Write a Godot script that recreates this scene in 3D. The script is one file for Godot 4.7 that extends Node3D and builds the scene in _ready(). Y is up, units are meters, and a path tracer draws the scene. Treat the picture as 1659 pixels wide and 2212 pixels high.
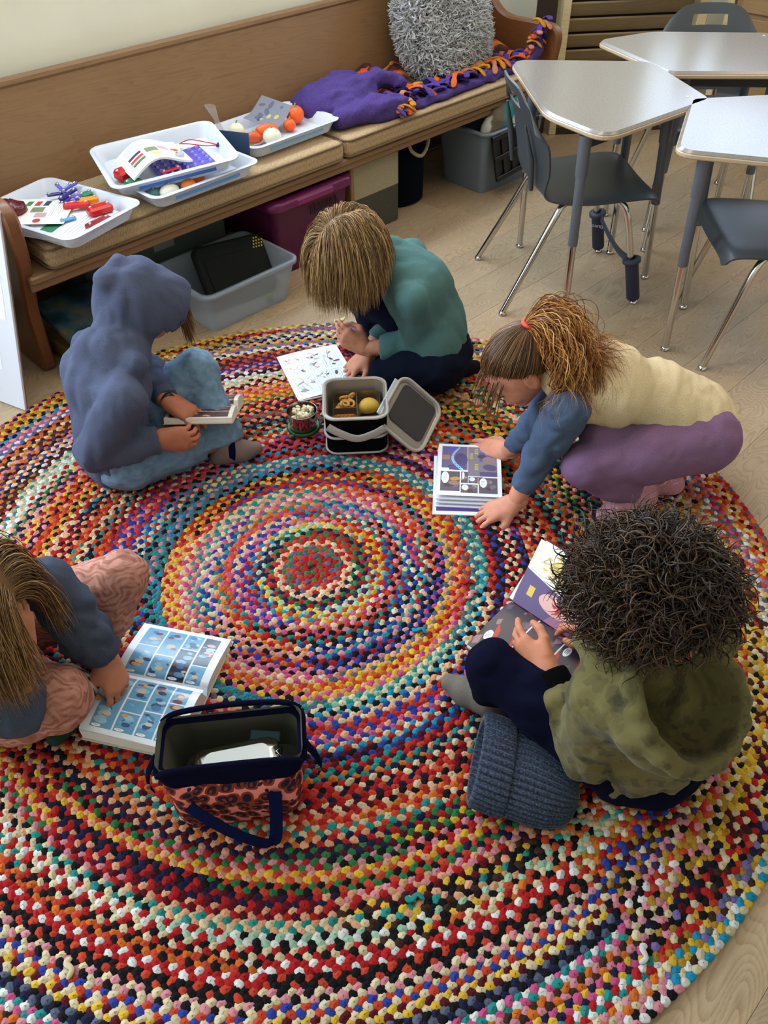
extends Node3D
# A classroom corner: children reading on a round braided rug beside a wooden pew.

const FOCAL := 1720.0
const PITCH := 44.18
const ROLL := -1.4
const EYE := Vector3(0, 1.5655, 0)
const AZ := 46.3
var U := Vector3(sin(deg_to_rad(AZ)), 0, -cos(deg_to_rad(AZ)))   # along the pew
var N := Vector3(cos(deg_to_rad(AZ)), 0, sin(deg_to_rad(AZ)))    # out of the pew's wall, into the room
var view := Basis(Vector3.RIGHT, -deg_to_rad(PITCH)) * Basis(Vector3.BACK, deg_to_rad(ROLL))
var used := {}
var mats := {}
var rng := RandomNumberGenerator.new()


func P(px: float, py: float, h: float) -> Vector3:      # the point at height h seen at a pixel of the 1659 x 2212 photograph
	var d := view * Vector3((px - 829.5) / FOCAL, -(py - 1106.0) / FOCAL, -1)
	return EYE + d * ((h - EYE.y) / d.y)


func B(s: float, h: float, t: float) -> Vector3:        # pew axes: along, up, out of the wall
	return U * s + Vector3.UP * h + N * t


func bframe(s: float, h: float, t: float, turn := 0.0) -> Transform3D:   # x along the pew, y up, z into the room
	return Transform3D(Basis(U, Vector3.UP, N) * Basis(Vector3.UP, turn), B(s, h, t))


func lin(c: Color) -> Color:
	return c.srgb_to_linear()


# ---------------------------------------------------------------- mesh builder
class MB:
	var v := PackedVector3Array()
	var uv := PackedVector2Array()
	var c := PackedColorArray()
	var ix := PackedInt32Array()
	var col := Color.WHITE

	func p(a: Vector3, t := Vector2.ZERO) -> int:
		v.append(a)
		uv.append(t)
		c.append(col)
		return v.size() - 1

	func tri(a: int, b: int, d: int) -> void:      # anticlockwise seen from outside
		ix.append(a)
		ix.append(d)
		ix.append(b)

	func quad(a: Vector3, b: Vector3, d: Vector3, e: Vector3, r := Rect2(0, 0, 1, 1)) -> void:
		var i := p(a, Vector2(r.position.x, r.end.y))
		p(b, r.end)
		p(d, Vector2(r.end.x, r.position.y))
		p(e, r.position)
		tri(i, i + 1, i + 2)
		tri(i, i + 2, i + 3)

	func box(t: Transform3D, s: Vector3, bev := 0.004) -> void:     # a box round t's origin with chamfered edges
		var h := s * 0.5
		bev = minf(bev, minf(h.x, minf(h.y, h.z)) * 0.9)
		var ax := [Vector3.RIGHT, Vector3.UP, Vector3.BACK]
		for k in 3:
			var n: Vector3 = ax[k]
			var a: Vector3 = ax[(k + 1) % 3]
			var b: Vector3 = ax[(k + 2) % 3]
			var hn: float = h[k]
			var ha: float = h[(k + 1) % 3]
			var hb: float = h[(k + 2) % 3]
			for sg in [-1.0, 1.0]:
				var a2: Vector3 = a * sg
				var q := [n * sg * hn - a2 * (ha - bev) - b * (hb - bev), n * sg * hn + a2 * (ha - bev) - b * (hb - bev), n * sg * hn + a2 * (ha - bev) + b * (hb - bev), n * sg * hn - a2 * (ha - bev) + b * (hb - bev)]
				var i := v.size()
				for j in 4:
					p(t * (q[j] as Vector3), Vector2((q[j] as Vector3).dot(a), (q[j] as Vector3).dot(b)))
				tri(i, i + 1, i + 2)
				tri(i, i + 2, i + 3)
			if bev > 0.0:
				for sa in [-1.0, 1.0]:
					for sb in [-1.0, 1.0]:      # the edge that runs along n, between faces a and b
						var e0: Vector3 = a * sa * ha + b * sb * (hb - bev)
						var e1: Vector3 = a * sa * (ha - bev) + b * sb * hb
						var i := v.size()
						p(t * (e0 - n * (hn - bev)))
						p(t * (e0 + n * (hn - bev)))
						p(t * (e1 + n * (hn - bev)))
						p(t * (e1 - n * (hn - bev)))
						if sa * sb < 0.0:
							tri(i, i + 1, i + 2)
							tri(i, i + 2, i + 3)
						else:
							tri(i, i + 2, i + 1)
							tri(i, i + 3, i + 2)
		if bev > 0.0:
			for sx in [-1.0, 1.0]:
				for sy in [-1.0, 1.0]:
					for sz in [-1.0, 1.0]:
						var sg := Vector3(sx, sy, sz)
						var i := v.size()
						p(t * (sg * (h - Vector3(0, bev, bev))))
						p(t * (sg * (h - Vector3(bev, 0, bev))))
						p(t * (sg * (h - Vector3(bev, bev, 0))))
						if sx * sy * sz > 0.0:
							tri(i, i + 1, i + 2)
						else:
							tri(i, i + 2, i + 1)

	func bar(a: Vector3, b: Vector3, w: float, th: float, up := Vector3.UP, bev := 0.002) -> void:    # a beam from a to b
		var d := (b - a)
		var z := d.normalized()
		var x := up.cross(z)
		x = Vector3.RIGHT.cross(z).normalized() if x.length() < 0.01 else x.normalized()
		box(Transform3D(Basis(x, z.cross(x), z), (a + b) * 0.5), Vector3(w, th, d.length()), bev)

	func tube(path: PackedVector3Array, rad: PackedFloat32Array, sides := 10, caps := true, flat := 1.0, up := Vector3.UP, closed := false) -> void:
		var n := path.size()
		var first := v.size()
		var ref := up
		for i in n:
			var d: Vector3
			if closed:
				d = path[(i + 1) % n] - path[(i + n - 1) % n]
			else:
				d = path[mini(i + 1, n - 1)] - path[maxi(i - 1, 0)]
			d = d.normalized()
			var x := ref - d * ref.dot(d)
			if x.length() < 0.05:
				x = Vector3.RIGHT - d * d.x if absf(d.x) < 0.8 else Vector3.BACK - d * d.z
			x = x.normalized()
			ref = x
			var y := d.cross(x)
			var r: float = rad[mini(i, rad.size() - 1)]
			for k in sides:
				var a := TAU * k / sides
				p(path[i] + x * (cos(a) * r * flat) + y * (sin(a) * r), Vector2(float(k) / sides, float(i) / (n - 1)))
		var rings := n if closed else n - 1
		for i in rings:
			var j := (i + 1) % n
			for k in sides:
				var k2 := (k + 1) % sides
				var a := first + i * sides + k
				var b := first + i * sides + k2
				var e := first + j * sides + k2
				var g := first + j * sides + k
				tri(a, b, e)
				tri(a, e, g)
		if caps and not closed:
			for q in 2:
				var o: int = first + (0 if q == 0 else (n - 1) * sides)
				var i := v.size()
				for k in sides:
					p(v[o + k])
				for k in range(1, sides - 1):
					if q == 0:
						tri(i, i + k + 1, i + k)
					else:
						tri(i, i + k, i + k + 1)

	func lathe(t: Transform3D, prof: Array, segs := 24, sq := 1.0) -> void:       # profile of Vector2(radius, height), bottom to top on the outside; a repeated point makes a hard edge
		var first := v.size()
		var n := prof.size()
		for i in n:
			var q: Vector2 = prof[i]
			for k in segs:
				var a := TAU * k / segs
				p(t * Vector3(cos(a) * q.x, q.y, -sin(a) * q.x * sq), Vector2(float(k) / segs, float(i) / (n - 1)))
		for i in n - 1:
			if (prof[i] as Vector2).distance_to(prof[i + 1]) < 1e-6:
				continue
			for k in segs:
				var k2 := (k + 1) % segs
				tri(first + i * segs + k, first + i * segs + k2, first + (i + 1) * segs + k2)
				tri(first + i * segs + k, first + (i + 1) * segs + k2, first + (i + 1) * segs + k)

	func blob(t: Transform3D, r: Vector3, segs := 14, rings := 8, pw := 1.0) -> void:      # an ellipsoid; pw under 1 makes it boxier
		var prof_first := v.size()
		for i in rings + 1:
			var f := PI * i / rings - PI / 2
			for k in segs:
				var a := TAU * k / segs
				var q := Vector3(cos(a) * cos(f), sin(f), -sin(a) * cos(f))
				q = Vector3(signf(q.x) * pow(absf(q.x), pw), signf(q.y) * pow(absf(q.y), pw), signf(q.z) * pow(absf(q.z), pw))
				p(t * (q * r), Vector2(float(k) / segs, float(i) / rings))
		for i in rings:
			for k in segs:
				var k2 := (k + 1) % segs
				tri(prof_first + i * segs + k, prof_first + i * segs + k2, prof_first + (i + 1) * segs + k2)
				tri(prof_first + i * segs + k, prof_first + (i + 1) * segs + k2, prof_first + (i + 1) * segs + k)

	func prism(t: Transform3D, poly: PackedVector2Array, depth: float, bev := 0.0) -> void:    # an outline in x, y (anticlockwise) drawn out along z from 0 to depth
		var n := poly.size()
		var inner := PackedVector2Array()
		for i in n:
			var a := (poly[i] - poly[(i + n - 1) % n]).normalized()
			var b := (poly[(i + 1) % n] - poly[i]).normalized()
			var na := Vector2(-a.y, a.x)
			var nb := Vector2(-b.y, b.x)
			var m := (na + nb).normalized()
			inner.append(poly[i] + m * (bev / maxf(0.4, m.dot(na))))
		var cut := Geometry2D.triangulate_polygon(inner)
		for side in 2:
			var z: float = 0.0 if side == 0 else depth
			var i := v.size()
			for q in inner:
				p(t * Vector3(q.x, q.y, z), q)
			for k in range(0, cut.size(), 3):
				var a := cut[k]
				var b := cut[k + 1]
				var e := cut[k + 2]
				if (inner[b] - inner[a]).cross(inner[e] - inner[a]) < 0.0:
					var sw := b
					b = e
					e = sw
				if side == 1:
					tri(i + a, i + b, i + e)
				else:
					tri(i + a, i + e, i + b)
		var rows := [[inner, 0.0], [poly, bev], [poly, depth - bev], [inner, depth]] if bev > 0.0 else [[poly, 0.0], [poly, depth]]
		for r in rows.size() - 1:
			var i := v.size()
			for w in 2:
				var q: PackedVector2Array = rows[r + w][0]
				var z: float = rows[r + w][1]
				for k in n:
					p(t * Vector3(q[k].x, q[k].y, z), Vector2(q[k].x + q[k].y, z))
			for k in n:
				var k2 := (k + 1) % n
				tri(i + k, i + k2, i + n + k2)
				tri(i + k, i + n + k2, i + n + k)

	func sheet(pts: PackedVector3Array, nu: int, nv: int, th := 0.0, flip_v := false) -> void:    # rows of nu points; a slab of thickness th below it
		var first := v.size()
		for j in nv:
			for i in nu:
				p(pts[j * nu + i], Vector2(float(i) / (nu - 1), float(j) / (nv - 1) if not flip_v else 1.0 - float(j) / (nv - 1)))
		for j in nv - 1:
			for i in nu - 1:
				var a := first + j * nu + i
				tri(a, a + nu + 1, a + 1)
				tri(a, a + nu, a + nu + 1)
		if th > 0.0:
			var nrm := PackedVector3Array()
			for j in nv:
				for i in nu:
					var du := pts[j * nu + mini(i + 1, nu - 1)] - pts[j * nu + maxi(i - 1, 0)]
					var dv := pts[mini(j + 1, nv - 1) * nu + i] - pts[maxi(j - 1, 0) * nu + i]
					nrm.append(dv.cross(du).normalized())
			var low := PackedVector3Array()
			for i in pts.size():
				low.append(pts[i] - nrm[i] * th)
			var g := v.size()
			for q in low:
				p(q)
			for j in nv - 1:
				for i in nu - 1:
					var a := g + j * nu + i
					tri(a, a + 1, a + nu + 1)
					tri(a, a + nu + 1, a + nu)
			var rim := PackedInt32Array()
			for i in nu:
				rim.append(i)
			for j in range(1, nv):
				rim.append(j * nu + nu - 1)
			for i in range(nu - 2, -1, -1):
				rim.append((nv - 1) * nu + i)
			for j in range(nv - 2, 0, -1):
				rim.append(j * nu)
			for k in rim.size():
				var a := rim[k]
				var b := rim[(k + 1) % rim.size()]
				var i := p(pts[a])
				p(pts[b])
				p(low[b])
				p(low[a])
				tri(i, i + 1, i + 2)
				tri(i, i + 2, i + 3)

	func mesh() -> ArrayMesh:
		var nr := PackedVector3Array()
		nr.resize(v.size())
		for k in range(0, ix.size(), 3):
			var a := ix[k]
			var b := ix[k + 1]
			var d := ix[k + 2]
			var n := (v[d] - v[a]).cross(v[b] - v[a])
			nr[a] += n
			nr[b] += n
			nr[d] += n
		for k in nr.size():
			nr[k] = nr[k].normalized() if nr[k].length_squared() > 1e-24 else Vector3.UP
		var arr := []
		arr.resize(Mesh.ARRAY_MAX)
		arr[Mesh.ARRAY_VERTEX] = v
		arr[Mesh.ARRAY_NORMAL] = nr
		arr[Mesh.ARRAY_TEX_UV] = uv
		arr[Mesh.ARRAY_COLOR] = c
		arr[Mesh.ARRAY_INDEX] = ix
		var m := ArrayMesh.new()
		m.add_surface_from_arrays(Mesh.PRIMITIVE_TRIANGLES, arr)
		return m


# ---------------------------------------------------------------- distance field, meshed as surface nets
class Field:
	var o: Vector3
	var cell: float
	var nx: int
	var ny: int
	var nz: int
	var d := PackedFloat32Array()

	func _init(lo: Vector3, hi: Vector3, size: float) -> void:
		cell = size
		o = lo
		nx = int(ceil((hi.x - lo.x) / cell)) + 2
		ny = int(ceil((hi.y - lo.y) / cell)) + 2
		nz = int(ceil((hi.z - lo.z) / cell)) + 2
		d.resize(nx * ny * nz)
		d.fill(1.0)

	func span(lo: Vector3, hi: Vector3) -> PackedInt32Array:
		return PackedInt32Array([clampi(int((lo.x - o.x) / cell), 0, nx - 1), clampi(int((hi.x - o.x) / cell) + 1, 0, nx - 1), clampi(int((lo.y - o.y) / cell), 0, ny - 1), clampi(int((hi.y - o.y) / cell) + 1, 0, ny - 1), clampi(int((lo.z - o.z) / cell), 0, nz - 1), clampi(int((hi.z - o.z) / cell) + 1, 0, nz - 1)])

	func cap(a: Vector3, b: Vector3, ra: float, rb: float, k := 0.02) -> void:     # a tapered capsule, joined smoothly
		var m := maxf(ra, rb) + k + cell * 2.0
		var g := span(Vector3(minf(a.x, b.x) - m, minf(a.y, b.y) - m, minf(a.z, b.z) - m), Vector3(maxf(a.x, b.x) + m, maxf(a.y, b.y) + m, maxf(a.z, b.z) + m))
		var ab := b - a
		var inv := 1.0 / maxf(ab.length_squared(), 1e-9)
		var dr := rb - ra
		var ik := 0.5 / k
		for z in range(g[4], g[5] + 1):
			for y in range(g[2], g[3] + 1):
				var at := (z * ny + y) * nx
				var q := Vector3(o.x + g[0] * cell, o.y + y * cell, o.z + z * cell) - a
				for x in range(g[0], g[1] + 1):
					var t := clampf(q.dot(ab) * inv, 0.0, 1.0)
					var e := (q - ab * t).length() - ra - dr * t
					var f := d[at + x]
					var h := 0.5 + (f - e) * ik
					if h >= 1.0:
						d[at + x] = e
					elif h > 0.0:
						d[at + x] = f + (e - f) * h - k * h * (1.0 - h)
					q.x += cell

	func chain(pts: Array, rad: Array, k := 0.02) -> void:
		for i in pts.size() - 1:
			cap(pts[i], pts[i + 1], rad[i], rad[i + 1], k)

	func ell(c: Vector3, basis: Basis, r: Vector3, k := 0.02) -> void:       # an ellipsoid with its own axes
		var m := maxf(r.x, maxf(r.y, r.z)) + k + cell * 2.0
		var g := span(c - Vector3.ONE * m, c + Vector3.ONE * m)
		var inv := Basis.from_scale(Vector3(1.0 / r.x, 1.0 / r.y, 1.0 / r.z)) * basis.transposed()
		var inv2 := Basis.from_scale(Vector3(1.0 / (r.x * r.x), 1.0 / (r.y * r.y), 1.0 / (r.z * r.z))) * basis.transposed()
		var ik := 0.5 / k
		for z in range(g[4], g[5] + 1):
			for y in range(g[2], g[3] + 1):
				var at := (z * ny + y) * nx
				var q := Vector3(o.x + g[0] * cell, o.y + y * cell, o.z + z * cell) - c
				for x in range(g[0], g[1] + 1):
					var s := (inv * q).length()
					var s2 := (inv2 * q).length()
					var e := s * (s - 1.0) / maxf(s2, 1e-6)
					var f := d[at + x]
					var h := 0.5 + (f - e) * ik
					if h >= 1.0:
						d[at + x] = e
					elif h > 0.0:
						d[at + x] = f + (e - f) * h - k * h * (1.0 - h)
					q.x += cell

	func dig(c: Vector3, basis: Basis, r: Vector3, k := 0.006) -> void:      # an ellipsoid taken away
		var m := maxf(r.x, maxf(r.y, r.z)) + k + cell * 2.0
		var g := span(c - Vector3.ONE * m, c + Vector3.ONE * m)
		var inv := Basis.from_scale(Vector3(1.0 / r.x, 1.0 / r.y, 1.0 / r.z)) * basis.transposed()
		var inv2 := Basis.from_scale(Vector3(1.0 / (r.x * r.x), 1.0 / (r.y * r.y), 1.0 / (r.z * r.z))) * basis.transposed()
		var ik := 0.5 / k
		for z in range(g[4], g[5] + 1):
			for y in range(g[2], g[3] + 1):
				var at := (z * ny + y) * nx
				var q := Vector3(o.x + g[0] * cell, o.y + y * cell, o.z + z * cell) - c
				for x in range(g[0], g[1] + 1):
					var s := (inv * q).length()
					var e := -s * (s - 1.0) / maxf((inv2 * q).length(), 1e-6)
					var f := d[at + x]
					var h := 0.5 - (f - e) * ik
					if h >= 1.0:
						d[at + x] = e
					elif h > 0.0:
						d[at + x] = f + (e - f) * h + k * h * (1.0 - h)
					q.x += cell

	func cut(c: Vector3, n: Vector3, r: float) -> void:         # within r of c nothing stands beyond the plane
		var g := span(c - Vector3.ONE * r, c + Vector3.ONE * r)
		n = n.normalized()
		for z in range(g[4], g[5] + 1):
			for y in range(g[2], g[3] + 1):
				var at := (z * ny + y) * nx
				for x in range(g[0], g[1] + 1):
					var q := Vector3(o.x + x * cell, o.y + y * cell, o.z + z * cell) - c
					if q.length() < r:
						d[at + x] = maxf(d[at + x], q.dot(n))

	func rough(noise: FastNoiseLite, amp: float, sc := Vector3.ONE, turn := Basis.IDENTITY) -> void:      # folds: the surface pushed in and out
		var near := amp * 2.0 + cell * 2.0
		for z in nz:
			for y in ny:
				var at := (z * ny + y) * nx
				for x in nx:
					if absf(d[at + x]) < near:
						var q := (turn * Vector3(o.x + x * cell, o.y + y * cell, o.z + z * cell)) * sc
						d[at + x] += amp * noise.get_noise_3d(q.x, q.y, q.z)

	func floor_at(h: float) -> void:         # flattened where it rests
		var top := clampi(int((h - o.y) / cell) + 2, 0, ny)
		for z in nz:
			for y in top:
				var at := (z * ny + y) * nx
				var e := h - (o.y + y * cell)
				for x in nx:
					if d[at + x] < e:
						d[at + x] = e

	func into(mb: MB) -> void:
		var sx := 1
		var sy := nx
		var sz := nx * ny
		var which := {}
		var off := PackedInt32Array([0, sx, sy, sx + sy, sz, sx + sz, sy + sz, sx + sy + sz])
		var ea := PackedInt32Array([0, 2, 4, 6, 0, 1, 4, 5, 0, 1, 2, 3])
		var eb := PackedInt32Array([1, 3, 5, 7, 2, 3, 6, 7, 4, 5, 6, 7])
		var lim := cell * 5.0
		var todo := PackedInt32Array()
		for z in nz - 1:
			for y in ny - 1:
				var at := (z * ny + y) * nx
				for x in nx - 1:
					var i := at + x
					if absf(d[i]) > lim:
						continue
					var s := 0
					for q in 8:
						if d[i + off[q]] < 0.0:
							s += 1
					if s == 0 or s == 8:
						continue
					var sum := Vector3.ZERO
					var n := 0
					for e in 12:
						var fa := d[i + off[ea[e]]]
						var fb := d[i + off[eb[e]]]
						if (fa < 0.0) != (fb < 0.0):
							var t := fa / (fa - fb)
							var va := Vector3(ea[e] & 1, (ea[e] >> 1) & 1, ea[e] >> 2)
							var vb := Vector3(eb[e] & 1, (eb[e] >> 1) & 1, eb[e] >> 2)
							sum += va.lerp(vb, t)
							n += 1
					which[i] = mb.p(o + (Vector3(x, y, z) + sum / n) * cell)
					todo.append(i)
		for i in todo:
			var f0 := d[i] < 0.0
			for ax in 3:
				var st: int = [sx, sy, sz][ax]
				var s1: int = [sy, sz, sx][ax]
				var s2: int = [sz, sx, sy][ax]
				if (d[i + st] < 0.0) == f0:
					continue
				if not (which.has(i - s1) and which.has(i - s2) and which.has(i - s1 - s2)):
					continue
				var a: int = which[i]
				var b: int = which[i - s1]
				var e: int = which[i - s1 - s2]
				var g: int = which[i - s2]
				if f0:
					mb.tri(a, b, e)
					mb.tri(a, e, g)
				else:
					mb.tri(a, e, b)
					mb.tri(a, g, e)


# ---------------------------------------------------------------- objects
func numbered(called: String) -> String:
	var n: int = used.get(called, 0)
	used[called] = n + 1
	return called if n == 0 else "%s_%03d" % [called, n]


func thing(called: String, label: String, category: String, t := Transform3D.IDENTITY, group := "") -> Node3D:
	var o := Node3D.new()
	o.name = numbered(called)
	add_child(o)
	o.transform = t
	return tag(o, label, category, group)


func tag(o: Node3D, label: String, category := "", group := "") -> Node3D:
	o.set_meta("label", label)
	if category:
		o.set_meta("category", category)
	if group:
		o.set_meta("group", group)
	return o


func part(called: String, m, material: Material, parent: Node3D = null, label := "") -> MeshInstance3D:
	var o := MeshInstance3D.new()
	o.mesh = m.mesh() if m is MB else m
	o.material_override = material
	if parent == null:
		o.name = numbered(called)
		add_child(o)
	else:
		o.name = called
		parent.add_child(o, true)
	if label:
		o.set_meta("label", label)
	return o


func struct(called: String, m, material: Material, parent: Node3D = null) -> MeshInstance3D:
	var o := part(called, m, material, parent)
	o.set_meta("kind", "structure")
	return o


func mat(c: Color, rough := 0.8, metal := 0.0, spec := 0.5) -> StandardMaterial3D:
	var key := [c, rough, metal, spec]
	if mats.has(key):
		return mats[key]
	var m := StandardMaterial3D.new()
	m.albedo_color = c
	m.roughness = rough
	m.metallic = metal
	m.metallic_specular = spec
	mats[key] = m
	return m


func ntex(freq: float, stops: Array, size := 512, kind := FastNoiseLite.TYPE_SIMPLEX_SMOOTH, oct := 4, sd := 1, flat := false) -> NoiseTexture2D:
	var n := FastNoiseLite.new()
	n.noise_type = kind
	n.frequency = freq
	n.fractal_octaves = oct
	n.seed = sd
	if oct <= 1:
		n.fractal_type = FastNoiseLite.FRACTAL_NONE
	var t := NoiseTexture2D.new()
	t.width = size
	t.height = size
	t.seamless = true
	t.noise = n
	var g := Gradient.new()
	var offs := PackedFloat32Array()
	var cols := PackedColorArray()
	for s in stops:
		offs.append(s[0])
		cols.append(s[1])
	g.offsets = offs
	g.colors = cols
	if flat:
		g.interpolation_mode = Gradient.GRADIENT_INTERPOLATE_CONSTANT
	t.color_ramp = g
	return t


func grain(m: StandardMaterial3D, tex: Texture2D, scale: Vector3, world := false) -> StandardMaterial3D:     # colour map laid on by triplanar mapping
	m.albedo_texture = tex
	m.uv1_triplanar = true
	m.uv1_world_triplanar = world
	m.uv1_scale = scale
	return m


func relief(m: StandardMaterial3D, tex: Texture2D, depth: float) -> StandardMaterial3D:
	m.heightmap_enabled = true
	m.heightmap_texture = tex
	m.heightmap_scale = depth
	return m


func bag_of(pts: Array) -> PackedVector3Array:
	return PackedVector3Array(pts)


func smooth(pts: Array, per := 6, closed := false) -> PackedVector3Array:       # Catmull-Rom through the points
	var out := PackedVector3Array()
	var n := pts.size()
	var last := n if closed else n - 1
	for i in last:
		var a: Vector3 = pts[(i + n - 1) % n] if closed else pts[maxi(i - 1, 0)]
		var b: Vector3 = pts[i]
		var c: Vector3 = pts[(i + 1) % n]
		var e: Vector3 = pts[(i + 2) % n] if closed else pts[mini(i + 2, n - 1)]
		for k in per:
			out.append(b.cubic_interpolate(c, a, e, float(k) / per))
	if not closed:
		out.append(pts[n - 1])
	return out


func rounded(w: float, h: float, r: float, seg := 4) -> PackedVector2Array:      # a rounded rectangle round the origin, anticlockwise
	var out := PackedVector2Array()
	for q in 4:
		var c := Vector2((w / 2 - r) * (1 if q == 0 or q == 3 else -1), (h / 2 - r) * (1 if q < 2 else -1))
		for k in seg + 1:
			var a := PI / 2 * q + PI / 2 * k / seg
			out.append(c + Vector2(cos(a), sin(a)) * r)
	return out


func fillet(pts: Array, r: Array, seg := 5) -> PackedVector2Array:        # a polygon (anticlockwise) with its corners rounded
	var out := PackedVector2Array()
	var n := pts.size()
	for i in n:
		var b: Vector2 = pts[i]
		var a: Vector2 = pts[(i + n - 1) % n]
		var c: Vector2 = pts[(i + 1) % n]
		var da := (a - b).normalized()
		var dc := (c - b).normalized()
		var half := acos(clampf(da.dot(dc), -1, 1)) / 2
		var len := minf((r[i] as float) / tan(half), minf(a.distance_to(b), c.distance_to(b)) * 0.48)
		var p0 := b + da * len
		var p1 := b + dc * len
		for k in seg + 1:
			var t := float(k) / seg
			out.append(p0.lerp(b, t).lerp(b.lerp(p1, t), t))
	return out


func _ready() -> void:
	rng.seed = 20240117
	# camera
	var cam := Camera3D.new()
	cam.name = "camera"
	cam.fov = rad_to_deg(2.0 * atan(1106.0 / FOCAL))
	cam.near = 0.05
	cam.far = 60.0
	cam.transform = Transform3D(view, EYE)
	add_child(cam)
	cam.current = true
	# overcast sky outside the windows, and the exposure
	var env := Environment.new()
	env.background_mode = Environment.BG_SKY
	var sky := Sky.new()
	var sm := ProceduralSkyMaterial.new()
	sm.sky_top_color = Color(0.62, 0.72, 0.86)
	sm.sky_horizon_color = Color(0.80, 0.85, 0.90)
	sm.ground_bottom_color = Color(0.30, 0.31, 0.28)
	sm.ground_horizon_color = Color(0.62, 0.66, 0.68)
	sm.energy_multiplier = 0.7
	sky.sky_material = sm
	env.sky = sky
	env.tonemap_mode = Environment.TONE_MAPPER_LINEAR
	env.tonemap_exposure = 2.95
	env.ambient_light_source = Environment.AMBIENT_SOURCE_DISABLED
	env.sdfgi_enabled = true
	env.ssao_enabled = true
	env.ssil_enabled = true
	var we := WorldEnvironment.new()
	we.name = "environment"
	we.environment = env
	add_child(we)
	# daylight at the windows (sizes as the openings), and warm fill lights added overhead, out of view
	var day := Color(0.83, 0.91, 1.0)
	window_light(bframe(-0.9, 1.6, -2.90, PI), Vector2(1.9, 1.4), 5.4, day)
	window_light(bframe(2.0, 1.88, -2.90, PI), Vector2(2.1, 0.95), 3.0, day)
	window_light(bframe(4.62, 1.75, -1.45, -PI / 2 + PI), Vector2(2.2, 1.2), 0.8, day)
	for q in CEILING:
		var l := AreaLight3D.new()
		l.name = "added_fill_light"
		l.area_size = Vector2(1.15, 0.55)
		l.light_color = Color(1.0, 0.86, 0.70)
		l.light_energy = 0.28
		l.shadow_enabled = true
		l.area_range = 12.0
		l.area_attenuation = 2.0
		l.transform = Transform3D(Basis(U, N, U.cross(N)) , B(q.x, 2.66, q.y))
		add_child(l, true)
	room()
	rug()
	pew()
	cabinets()
	desks()
	props()
	people()


const CEILING := [Vector2(1.7, -1.5), Vector2(3.4, -0.3)]  # where the added fill panels hang


func window_light(t: Transform3D, size: Vector2, energy: float, c: Color) -> void:
	var l := AreaLight3D.new()
	l.name = "window_daylight"
	l.area_size = size
	l.light_color = c
	l.light_energy = energy
	l.shadow_enabled = true
	l.area_range = 14.0
	l.area_attenuation = 2.0
	l.transform = t
	add_child(l, true)


# ---------------------------------------------------------------- the room
func wall_of(t: Transform3D, length: float, height: float, thick: float, holes: Array) -> MB:     # x along, y up, z through the wall; holes are Rect2 in x, y
	var m := MB.new()
	var xs := [0.0, length]
	for h in holes:
		xs.append(h.position.x)
		xs.append(h.end.x)
	xs.sort()
	for i in xs.size() - 1:
		var x0: float = xs[i]
		var x1: float = xs[i + 1]
		if x1 - x0 < 0.001:
			continue
		var spans := [[0.0, height]]
		for h in holes:
			if x0 > h.position.x - 0.001 and x1 < h.end.x + 0.001:
				spans = [[0.0, h.position.y], [h.end.y, height]]
		for s in spans:
			m.box(t * Transform3D(Basis.IDENTITY, Vector3((x0 + x1) / 2, (s[0] + s[1]) / 2, thick / 2)), Vector3(x1 - x0, s[1] - s[0], thick), 0.0)
	return m


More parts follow.
